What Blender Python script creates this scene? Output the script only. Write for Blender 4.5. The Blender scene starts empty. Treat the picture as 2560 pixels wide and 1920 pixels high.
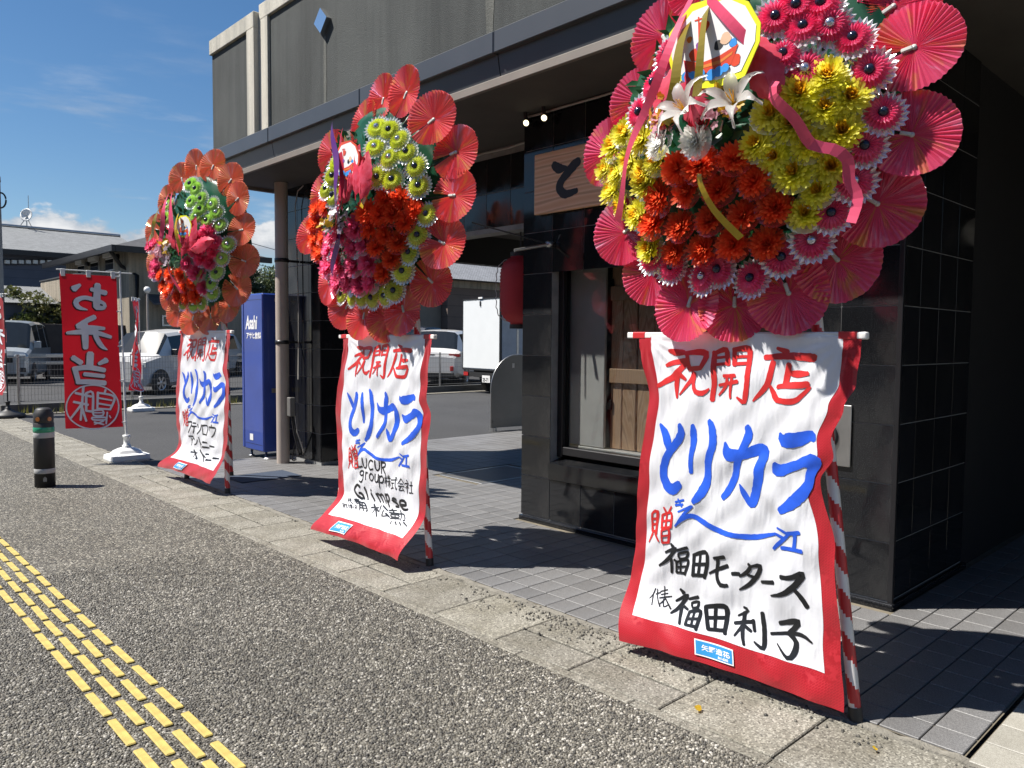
import bpy, math, random
import numpy as np
from mathutils import Vector, Matrix, Quaternion

random.seed(7)
rng = np.random.default_rng(7)
SC = bpy.context.scene
COL = SC.collection

# ============================ camera, sky, sun, exposure ====================
CAM_H, FPX = 1.34, 1936.0            # eye height (m); focal length in px of a 2560 px wide frame
_p, _y, _r = map(math.radians, (3.227, 46.733, 0.479))
FW = Vector((math.cos(_y) * math.cos(_p), math.sin(_y) * math.cos(_p), -math.sin(_p)))
_rt = FW.cross(Vector((0, 0, 1))).normalized(); _up = _rt.cross(FW)
RT = _rt * math.cos(_r) + _up * math.sin(_r); UP = _up * math.cos(_r) - _rt * math.sin(_r)
EYE = Vector((0, 0, CAM_H))
cd = bpy.data.cameras.new('camera'); cam = bpy.data.objects.new('camera', cd); COL.objects.link(cam)
cd.sensor_width = 36.0; cd.lens = FPX / 2560 * 36.0; cd.clip_start = 0.05; cd.clip_end = 6000
cam.matrix_world = Matrix(((RT.x, UP.x, -FW.x, 0), (RT.y, UP.y, -FW.y, 0), (RT.z, UP.z, -FW.z, CAM_H), (0, 0, 0, 1)))
SC.camera = cam

SUN_EL, SUN_AZ = math.radians(56.5), math.radians(139.0)     # azimuth: direction towards the sun, from +x
TO_SUN = Vector((math.cos(SUN_EL) * math.cos(SUN_AZ), math.cos(SUN_EL) * math.sin(SUN_AZ), math.sin(SUN_EL)))
w = bpy.data.worlds.new('World'); SC.world = w; w.use_nodes = True
nt = w.node_tree; nt.nodes.clear()
N = nt.nodes.new
sky = N('ShaderNodeTexSky'); sky.sky_type = 'NISHITA'; sky.sun_disc = False
sky.sun_elevation = SUN_EL; sky.sun_rotation = math.atan2(TO_SUN.x, TO_SUN.y)
sky.altitude = 50; sky.air_density = 1.0; sky.dust_density = 0.35; sky.ozone_density = 3.0
tc = N('ShaderNodeTexCoord'); sep = N('ShaderNodeSeparateXYZ'); nt.links.new(tc.outputs['Generated'], sep.inputs[0])
def wmath(op, a, b=None, clamp=False):
    n = N('ShaderNodeMath'); n.operation = op; n.use_clamp = clamp
    for i, v in enumerate((a, b)):
        if v is None: continue
        if hasattr(v, 'is_linked'): nt.links.new(v, n.inputs[i])
        else: n.inputs[i].default_value = v
    return n.outputs[0]
def wramp(v, lo, hi, a=0.0, b=1.0):
    n = N('ShaderNodeMapRange'); n.interpolation_type = 'SMOOTHSTEP'
    nt.links.new(v, n.inputs[0]); n.inputs[1].default_value = lo; n.inputs[2].default_value = hi
    n.inputs[3].default_value = a; n.inputs[4].default_value = b
    return n.outputs[0]
mp = N('ShaderNodeMapping'); mp.inputs['Scale'].default_value = (2.2, 2.2, 13.0); mp.inputs['Location'].default_value = (3.1, .4, .2)
nt.links.new(tc.outputs['Generated'], mp.inputs[0])
wisp = N('ShaderNodeTexNoise'); wisp.inputs['Scale'].default_value = 1.6; wisp.inputs['Detail'].default_value = 7; wisp.inputs['Roughness'].default_value = .56
nt.links.new(mp.outputs[0], wisp.inputs['Vector'])
wm = wmath('MULTIPLY', wramp(wisp.outputs['Fac'], .50, .70), wramp(sep.outputs['Z'], .16, .34, .85, .10))
mp2 = N('ShaderNodeMapping'); mp2.inputs['Scale'].default_value = (5, 5, 9); mp2.inputs['Location'].default_value = (.9, 1.3, .6)
nt.links.new(tc.outputs['Generated'], mp2.inputs[0])
puff = N('ShaderNodeTexNoise'); puff.inputs['Scale'].default_value = 2.3; puff.inputs['Detail'].default_value = 9; puff.inputs['Roughness'].default_value = .58
nt.links.new(mp2.outputs[0], puff.inputs['Vector'])
pz = wmath('ADD', puff.outputs['Fac'], wramp(sep.outputs['Z'], .10, .19, .13, -.26))
pm_ = wramp(pz, .50, .60)
cm = wmath('MAXIMUM', wm, pm_, True)
cmix = N('ShaderNodeMixRGB'); nt.links.new(cm, cmix.inputs[0]); hs = N('ShaderNodeHueSaturation'); hs.inputs['Saturation'].default_value = 1.22; nt.links.new(sky.outputs[0], hs.inputs['Color']); nt.links.new(hs.outputs[0], cmix.inputs[1])
shade = N('ShaderNodeMixRGB'); nt.links.new(wramp(puff.outputs['Fac'], .45, .68), shade.inputs[0])
shade.inputs[1].default_value = (4.4, 4.9, 5.6, 1); shade.inputs[2].default_value = (8.3, 8.4, 8.5, 1)
nt.links.new(shade.outputs[0], cmix.inputs[2])
bg = N('ShaderNodeBackground'); bg.inputs[1].default_value = 0.056; nt.links.new(cmix.outputs[0], bg.inputs[0])
wo = N('ShaderNodeOutputWorld'); nt.links.new(bg.outputs[0], wo.inputs[0])

sl = bpy.data.lights.new('sun', 'SUN'); sl.energy = 4.9; sl.angle = math.radians(.53); sl.color = (1, .95, .88)
so = bpy.data.objects.new('sun', sl); COL.objects.link(so)
so.rotation_euler = TO_SUN.to_track_quat('Z', 'Y').to_euler(); so.location = (0, 0, 30)

vs = SC.view_settings; vs.view_transform = 'Standard'; vs.look = 'None'; vs.gamma = 1.0; vs.use_curve_mapping = False; vs.exposure = 0.92
cy = SC.cycles; cy.use_denoising = True; cy.max_bounces = 7; cy.diffuse_bounces = 3; cy.glossy_bounces = 4; cy.transparent_max_bounces = 12
cy.caustics_reflective = False; cy.caustics_refractive = False; cy.sample_clamp_indirect = 4.0
try: cy.denoiser = 'OPENIMAGEDENOISE'; cy.denoising_prefilter = 'ACCURATE'
except Exception: pass

# ============================ helpers ======================================
def ray(px, py): return (FW * FPX + RT * (px - 1280) + UP * (960 - py))
def G(px, py, z=0.0):
    d = ray(px, py); return EYE + d * ((z - CAM_H) / d.z)
def at(px, py, depth): return EYE + ray(px, py) * (depth / FPX)

def tag(o, label=None, cat=None, group=None, kind=None):
    if label: o['label'] = label
    if cat: o['category'] = cat
    if group: o['group'] = group
    if kind: o['kind'] = kind
    return o
def thing(name, label, cat, loc=(0, 0, 0), rz=0.0, group=None):
    o = bpy.data.objects.new(name, None); COL.objects.link(o); o.empty_display_size = .1
    o.location = loc; o.rotation_euler = (0, 0, rz)
    return tag(o, label, cat, group)
def wpos(o):
    v = Vector(o.location)
    while o.parent: o = o.parent; v += Vector(o.location)
    return v
def link(name, me, parent=None, loc=None, rot=None, scale=None):
    o = bpy.data.objects.new(name, me); COL.objects.link(o)
    if parent: o.parent = parent
    if loc is not None: o.location = loc
    if rot is not None: o.rotation_euler = rot
    if scale is not None: o.scale = scale
    return o

class MB:
    """collects geometry; build() links it as one mesh object"""
    def __init__(s): s.v = []; s.f = []; s.m = []; s.sm = []
    def add(s, vs, fs, m=0, smooth=False):
        k = len(s.v); s.v += [tuple(p) for p in vs]
        for f in fs: s.f.append(tuple(i + k for i in f)); s.m.append(m); s.sm.append(smooth)
        return s
    def quad(s, a, b, c, d, m=0): return s.add((a, b, c, d), ((0, 1, 2, 3),), m)
    def box(s, x0, x1, y0, y1, z0, z1, m=0, bev=0.0):
        if x1 < x0: x0, x1 = x1, x0
        if y1 < y0: y0, y1 = y1, y0
        if z1 < z0: z0, z1 = z1, z0
        if bev <= 0:
            return s.add(((x0, y0, z0), (x1, y0, z0), (x1, y1, z0), (x0, y1, z0), (x0, y0, z1), (x1, y0, z1), (x1, y1, z1), (x0, y1, z1)),
                ((3, 2, 1, 0), (4, 5, 6, 7), (0, 1, 5, 4), (1, 2, 6, 5), (2, 3, 7, 6), (3, 0, 4, 7)), m)
        b = min(bev, (x1 - x0) * .45, (y1 - y0) * .45, (z1 - z0) * .45); vs = []; idx = {}
        X, Y, Z = (x0, x1), (y0, y1), (z0, z1); sg = (1, -1)
        for i in (0, 1):
            for j in (0, 1):
                for k in (0, 1):
                    for ax in range(3):
                        p = [X[i] + sg[i] * b, Y[j] + sg[j] * b, Z[k] + sg[k] * b]; p[ax] = (X[i], Y[j], Z[k])[ax]
                        idx[i, j, k, ax] = len(vs); vs.append(p)
        F = []
        q = ((0, 0), (1, 0), (1, 1), (0, 1))
        for ax in range(3):
            for e in (0, 1):
                r = []
                for a, c in q:
                    t = [0, 0, 0]; t[ax] = e; t[(ax + 1) % 3] = a; t[(ax + 2) % 3] = c; r.append(idx[t[0], t[1], t[2], ax])
                F.append(r if e else r[::-1])
        for ax in range(3):            # chamfer strips along axis ax
            o1, o2 = (ax + 1) % 3, (ax + 2) % 3
            for a in (0, 1):
                for c in (0, 1):
                    t0 = [0, 0, 0]; t0[o1] = a; t0[o2] = c; t1 = list(t0); t1[ax] = 1
                    r = [idx[tuple(t0) + (o1,)], idx[tuple(t1) + (o1,)], idx[tuple(t1) + (o2,)], idx[tuple(t0) + (o2,)]]
                    F.append(r if (a + c) % 2 == 0 else r[::-1])
        for i in (0, 1):
            for j in (0, 1):
                for k in (0, 1):
                    r = [idx[i, j, k, 0], idx[i, j, k, 1], idx[i, j, k, 2]]
                    F.append(r if (i + j + k) % 2 == 1 else r[::-1])
        return s.add(vs, F, m)
    def tube(s, path, r, n=8, m=0, cap=True, smooth=True):
        path = [Vector(p) for p in path]; vs = []; fs = []; L = len(path)
        rr = r if isinstance(r, (list, tuple)) else [r] * L
        ref = None
        for i, p in enumerate(path):
            d = (path[min(i + 1, L - 1)] - path[max(i - 1, 0)]).normalized()
            if ref is None: ref = Vector((0, 0, 1)) if abs(d.z) < .9 else Vector((1, 0, 0))
            a = d.cross(ref)
            if a.length < 1e-5: a = d.cross(Vector((0, 1, 0)))
            a.normalize(); b = d.cross(a); ref = -(d.cross(a).cross(d)) if False else ref
            for k in range(n):
                t = 2 * math.pi * k / n; vs.append(p + (a * math.cos(t) + b * math.sin(t)) * rr[i])
        for i in range(L - 1):
            for k in range(n):
                fs.append((i * n + k, (i + 1) * n + k, (i + 1) * n + (k + 1) % n, i * n + (k + 1) % n))
        s.add(vs, fs, m, smooth)
        if cap:
            s.add(vs[:n], (tuple(range(n)),), m); s.add(vs[-n:], (tuple(reversed(range(n))),), m)
        return s
    def lathe(s, prof, c=(0, 0, 0), ax='z', n=24, m=0, smooth=True, ms=None):
        vs = []; fs = []; mm = []
        for r, h in prof:
            for k in range(n):
                t = 2 * math.pi * k / n; p = (r * math.cos(t), r * math.sin(t), h)
                if ax == 'x': p = (p[2], p[0], p[1])
                elif ax == 'y': p = (p[1], p[2], p[0])
                vs.append((c[0] + p[0], c[1] + p[1], c[2] + p[2]))
        for i in range(len(prof) - 1):
            for k in range(n):
                f = (i * n + k, i * n + (k + 1) % n, (i + 1) * n + (k + 1) % n, (i + 1) * n + k)
                if ms: s.add([vs[q] for q in f], ((0, 1, 2, 3),), ms[i], smooth)
                else: fs.append(f)
        if fs: s.add(vs, fs, m, smooth)
        return s
    def prism(s, pts, d, m=0):
        """pts: closed 3-D outline; d: extrusion vector"""
        n = len(pts); d = Vector(d); P = [Vector(p) for p in pts]; Q = [p + d for p in P]
        s.add(P, (tuple(reversed(range(n))),), m); s.add(Q, (tuple(range(n)),), m)
        for i in range(n):
            j = (i + 1) % n; s.add((P[i], P[j], Q[j], Q[i]), ((0, 1, 2, 3),), m)
        return s
    def mesh(s, name, mats=(), off=None):
        me = bpy.data.meshes.new(name)
        v = s.v if off is None else [(p[0] - off[0], p[1] - off[1], p[2] - off[2]) for p in s.v]
        me.from_pydata(v, [], s.f)
        for mt in (mats if isinstance(mats, (list, tuple)) else (mats,)): me.materials.append(mt)
        me.polygons.foreach_set('material_index', s.m); me.polygons.foreach_set('use_smooth', s.sm); me.update()
        return me
    def build(s, name, mats, parent=None, off=None):
        """vertices are in world space unless off=False; they are re-based on the parent"""
        if off is None and parent is not None: off = wpos(parent)
        return link(name, s.mesh(name, mats, None if off is False else off), parent)

def text_mesh(s, size=1.0, bold=0.0):
    c = bpy.data.curves.new('glyphs', 'FONT'); c.body = s; c.size = size; c.offset = bold; c.resolution_u = 3
    o = bpy.data.objects.new('glyphs', c); COL.objects.link(o)
    me = bpy.data.meshes.new_from_object(o.evaluated_get(bpy.context.evaluated_depsgraph_get()))
    bpy.data.objects.remove(o); bpy.data.curves.remove(c)
    return me
def put_text(name, s, size, origin, xdir, ydir, mat, parent, bold=0.0, stretch=1.0, shear=0.0):
    me = text_mesh(s, size, bold); xd, yd, o = Vector(xdir).normalized(), Vector(ydir).normalized(), Vector(origin)
    b = wpos(parent) if parent else Vector()
    for v in me.vertices: v.co = o + xd * (v.co.x * stretch + v.co.y * shear) + yd * v.co.y - b
    me.materials.clear(); me.materials.append(mat)
    for p in me.polygons: p.material_index = 0
    return link(name, me, parent)

# ---- brush strokes --------------------------------------------------------
def catmull(pts, step):
    if len(pts) == 1: return pts
    out = []
    for i in range(len(pts) - 1):
        p0, p1, p2, p3 = pts[max(i - 1, 0)], pts[i], pts[i + 1], pts[min(i + 2, len(pts) - 1)]
        n = max(2, int(math.dist(p1[:2], p2[:2]) / step))
        for k in range(n):
            t = k / n
            out.append(tuple(.5 * (2 * b + (c - a) * t + (2 * a - 5 * b + 4 * c - d) * t * t + (3 * b - a - 3 * c + d) * t ** 3) for a, b, c, d in zip(p0, p1, p2, p3)))
    out.append(pts[-1]); return out
def stroke_mesh(mb, stroke, fn, step, lift, asp=1.0, m=0, jit=.075):
    """stroke: (u, v, width); fn(u, v, lift) -> 3-D; asp scales u so widths are isotropic"""
    P = catmull([(p[0] * asp, p[1], p[2]) for p in stroke], step); L = len(P)
    vs = []
    ext = []
    for i, (x, y, wd) in enumerate(P):
        a, b = P[max(i - 1, 0)], P[min(i + 1, L - 1)]
        dx, dy = b[0] - a[0], b[1] - a[1]; l = math.hypot(dx, dy) or 1; dx /= l; dy /= l
        ext.append((x, y, dx, dy, max(wd, 1e-4) / 2))
    x, y, dx, dy, h = ext[0]; ext = [(x - dx * h * .55, y - dy * h * .55, dx, dy, h * .55)] + ext
    x, y, dx, dy, h = ext[-1]; ext.append((x + dx * h * .55, y + dy * h * .55, dx, dy, h * .55))
    for x, y, dx, dy, h in ext:
        j1, j2 = 1 + random.uniform(-jit, jit), 1 + random.uniform(-jit, jit)
        for k, j in ((-1, j1), (-.35, 1), (.35, 1), (1, j2)):
            vs.append(fn((x - dy * h * k * j) / asp, y + dx * h * k * j, lift))
    fs = []
    for i in range(len(ext) - 1):
        for k in range(3): fs.append((i * 4 + k, i * 4 + k + 1, i * 4 + k + 5, i * 4 + k + 4))
    mb.add(vs, fs, m, True)
NEAR_TEXT = [(0,[[(.159,.048,.0124),(.197,.052,.0257),(.243,.052,.0177)],[(.131,.095,.0113),(.187,.084,.019),(.253,.077,.0176),(.223,.096,.0199),(.159,.131,.0235),(.066,.161,.0148)],[(.191,.118,.0234),(.176,.154,.0212),(.179,.195,.0089)],[(.202,.122,.02),(.23,.136,.011)],[(.256,.058,.0154),(.255,.104,.0209)],[(.244,.055,.0144),(.305,.051,.0207),(.351,.054,.0248),(.342,.075,.0205),(.318,.097,.0152)],[(.255,.103,.0176),(.318,.098,.0163)],[(.274,.113,.0142),(.254,.141,.0165),(.192,.184,.0067)],[(.281,.114,.012),(.27,.147,.0142),(.285,.171,.0175),(.321,.176,.0195),(.351,.161,.0075)]]),
 (0,[[(.393,.05,.0214),(.38,.115,.0235),(.371,.194,.0225)],[(.393,.053,.0139),(.448,.042,.0201),(.453,.085,.019)],[(.397,.067,.0096),(.449,.062,.0095)],[(.394,.087,.0107),(.45,.082,.0106)],[(.488,.039,.0188),(.483,.086,.0189)],[(.488,.041,.0157),(.551,.038,.0237),(.555,.072,.0206),(.542,.131,.0217),(.547,.191,.0197),(.506,.181,.0073)],[(.49,.062,.0105),(.55,.06,.0103)],[(.486,.083,.0115),(.549,.08,.0114)],[(.427,.12,.0117),(.483,.117,.0136)],[(.402,.148,.0107),(.494,.134,.0146)],[(.442,.122,.0116),(.436,.15,.0137),(.405,.178,.0075)],[(.466,.119,.0116),(.462,.153,.0126),(.47,.184,.0105)]]),
 (0,[[(.676,.035,.012),(.719,.046,.0208)],[(.624,.062,.0183),(.73,.056,.0228),(.83,.06,.028)],[(.66,.074,.0201),(.642,.12,.0212),(.618,.16,.0204),(.587,.188,.0072)],[(.727,.079,.0198),(.719,.107,.0228),(.712,.135,.0219)],[(.728,.103,.0129),(.762,.106,.0246),(.81,.103,.0136)],[(.647,.142,.0101),(.693,.175,.0201),(.716,.182,.018),(.78,.181,.0207),(.807,.159,.0205),(.819,.141,.0146)],[(.682,.143,.015),(.741,.138,.0217),(.81,.133,.0214)]]),
 (1,[[(.093,.283,.0091),(.127,.307,.0305),(.157,.336,.0338),(.182,.363,.0225)],[(.218,.278,.0189),(.23,.303,.0366),(.199,.346,.0369),(.167,.392,.0373),(.154,.437,.0374),(.174,.472,.043),(.212,.484,.0416),(.256,.465,.0301)]]),
 (1,[[(.29,.276,.0164),(.3,.305,.0307),(.312,.369,.0275),(.321,.423,.0187)],[(.379,.257,.0162),(.408,.287,.0354),(.417,.361,.0355),(.418,.432,.0357),(.377,.481,.0359),(.331,.513,.0187)]]),
 (1,[[(.48,.318,.0106),(.498,.342,.0317),(.544,.353,.0451),(.609,.341,.0413),(.665,.327,.0408),(.691,.349,.0407),(.7,.413,.0389),(.667,.466,.036),(.639,.488,.0258),(.611,.456,.026),(.598,.436,.0063)],[(.586,.265,.0207),(.602,.284,.0341),(.576,.333,.0312),(.581,.403,.0314),(.538,.454,.0274),(.493,.484,.0213)]]),
 (1,[[(.761,.274,.01),(.779,.292,.0449),(.843,.286,.0453),(.905,.274,.0369),(.923,.283,.0193)],[(.756,.36,.0101),(.795,.379,.0431),(.856,.361,.0405),(.906,.341,.0447),(.942,.355,.0436),(.945,.408,.037),(.864,.459,.0375),(.782,.494,.0221)]]),
 (1,[[(.227,.524,.0078),(.275,.513,.0089)],[(.241,.513,.0078),(.265,.535,.0078)],[(.228,.534,.009),(.271,.527,.0089)]]),
 (1,[[(.246,.553,.0067),(.321,.527,.0088)],[(.327,.526,.0077),(.283,.554,.0122),(.234,.6,.0067)],[(.232,.601,.0079),(.276,.571,.0156),(.321,.558,.0176),(.38,.568,.0196),(.453,.584,.0193),(.536,.59,.0169),(.642,.584,.0186),(.744,.561,.0091)]]),
 (1,[[(.752,.544,.0067),(.792,.554,.011)],[(.747,.562,.0089),(.777,.57,.0122)],[(.736,.605,.0101),(.764,.583,.0145),(.81,.552,.0077)],[(.799,.554,.0132),(.855,.545,.0131)],[(.834,.549,.0153),(.825,.597,.0154)],[(.77,.598,.0122),(.863,.596,.0141)]]),
 (0,[[(.1,.575,.0102),(.104,.634,.0128)],[(.101,.573,.0089),(.129,.566,.0139),(.131,.638,.0127)],[(.103,.593,.0089),(.129,.588,.0089)],[(.106,.611,.0089),(.13,.606,.0089)],[(.104,.634,.0102),(.132,.629,.0102)],[(.108,.639,.0102),(.086,.672,.0051)],[(.124,.639,.0102),(.146,.661,.0089)],[(.158,.549,.0076),(.174,.564,.01)],[(.204,.541,.0075),(.188,.562,.0088)],[(.155,.574,.0088),(.205,.563,.0112),(.21,.609,.0112)],[(.155,.574,.0101),(.164,.616,.0101)],[(.178,.569,.0088),(.184,.611,.0088)],[(.16,.594,.0076),(.207,.585,.0075)],[(.164,.615,.0088),(.21,.607,.0087)],[(.165,.623,.0088),(.202,.615,.01),(.204,.658,.0113)],[(.165,.623,.0088),(.167,.663,.0088)],[(.166,.641,.0076),(.203,.634,.0075)],[(.167,.663,.0088),(.206,.656,.0088)]]),
 (2,[[(.217,.66,.0087),(.231,.669,.0162)],[(.186,.692,.0088),(.242,.671,.0149),(.228,.689,.015),(.198,.715,.0151),(.158,.739,.0076)],[(.223,.707,.0137),(.224,.753,.0113)],[(.239,.708,.01),(.258,.714,.0087)],[(.25,.676,.0099),(.301,.662,.0123)],[(.259,.686,.0087),(.304,.675,.0111),(.296,.696,.0111)],[(.259,.686,.0087),(.265,.701,.0087),(.296,.695,.0086)],[(.25,.714,.0099),(.249,.749,.01)],[(.248,.714,.0087),(.306,.701,.0111),(.297,.747,.0111)],[(.271,.71,.0087),(.272,.746,.0087)],[(.25,.731,.0081),(.299,.721,.008)],[(.251,.748,.0087),(.298,.743,.0086)]]),
 (2,[[(.333,.68,.0147),(.341,.744,.0147)],[(.333,.681,.0122),(.407,.665,.0156),(.398,.742,.0145)],[(.369,.674,.0121),(.367,.737,.0121)],[(.338,.71,.0122),(.399,.699,.0121)],[(.341,.741,.0122),(.398,.735,.0121)]]),
 (2,[[(.444,.674,.0107),(.498,.663,.0142)],[(.421,.724,.0084),(.468,.704,.0131),(.511,.688,.0153)],[(.465,.673,.0143),(.458,.724,.0143),(.481,.75,.0154),(.515,.746,.0118)]]),
 (2,[[(.533,.708,.0129),(.569,.703,.0139)]]),
 (2,[[(.617,.666,.0115),(.624,.675,.0138),(.596,.698,.0139),(.569,.71,.0081)],[(.628,.672,.0092),(.674,.664,.0159),(.649,.699,.016),(.606,.732,.015),(.569,.75,.0058)],[(.607,.7,.0092),(.64,.703,.0126)]]),
 (2,[[(.672,.711,.0114),(.732,.701,.0135)]]),
 (2,[[(.765,.681,.0145),(.806,.677,.0154),(.86,.66,.0207),(.83,.692,.0197),(.775,.726,.0167),(.717,.742,.0056)],[(.81,.7,.0132),(.846,.726,.0186),(.87,.748,.0196)]]),
 (2,[[(.15,.82,.0051),(.147,.838,.0051),(.136,.853,.0032)],[(.148,.84,.0051),(.158,.87,.0051)],[(.16,.836,.0045),(.179,.828,.0044)],[(.16,.82,.0045),(.173,.846,.0044),(.196,.869,.0057)]]),
 (2,[[(.178,.825,.0044),(.215,.812,.0044)],[(.185,.834,.0044),(.22,.823,.0044)],[(.182,.845,.0051),(.242,.829,.005)],[(.195,.805,.0051),(.208,.842,.005)],[(.21,.844,.005),(.194,.861,.0051)],[(.204,.845,.005),(.213,.868,.005),(.23,.86,.0038)],[(.214,.842,.005),(.249,.869,.0075)]]),
 (2,[[(.279,.799,.0099),(.298,.808,.0173)],[(.267,.84,.0087),(.318,.813,.0173),(.308,.832,.0161),(.287,.859,.0161),(.253,.882,.0075)],[(.301,.854,.0161),(.307,.905,.0123)],[(.312,.85,.0111),(.334,.856,.0098)],[(.329,.823,.0098),(.376,.807,.0134)],[(.347,.832,.0098),(.383,.821,.0122),(.38,.841,.0122)],[(.347,.832,.0098),(.356,.846,.0098),(.38,.84,.0097)],[(.346,.861,.0122),(.337,.902,.0122)],[(.345,.861,.011),(.401,.848,.0145),(.391,.906,.0133)],[(.371,.856,.0097),(.368,.898,.0097)],[(.345,.882,.0098),(.397,.872,.0097)],[(.336,.901,.0098),(.391,.897,.0109)]]),
 (2,[[(.421,.828,.0169),(.448,.895,.0167)],[(.421,.829,.0145),(.513,.816,.0189),(.523,.894,.0164)],[(.468,.821,.0143),(.478,.893,.013)],[(.439,.86,.0132),(.514,.847,.013)],[(.448,.894,.0131),(.522,.885,.0129)]]),
 (2,[[(.591,.8,.0081),(.613,.807,.0127),(.571,.83,.007)],[(.561,.854,.0117),(.639,.834,.0138)],[(.6,.815,.0162),(.603,.868,.0162),(.614,.906,.0115)],[(.597,.857,.0139),(.568,.89,.007)],[(.61,.853,.0127),(.64,.862,.0115)],[(.643,.829,.0149),(.655,.859,.0114)],[(.681,.799,.0159),(.696,.849,.017),(.694,.9,.0158),(.657,.889,.0068)]]),
 (2,[[(.755,.816,.0157),(.832,.796,.0209),(.822,.815,.0187),(.795,.836,.0155)],[(.793,.838,.0166),(.825,.857,.0198),(.817,.891,.0187),(.792,.905,.0132),(.751,.875,.0045)],[(.724,.852,.0101),(.79,.839,.0122),(.851,.831,.0142),(.893,.843,.0065)]])]
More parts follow.
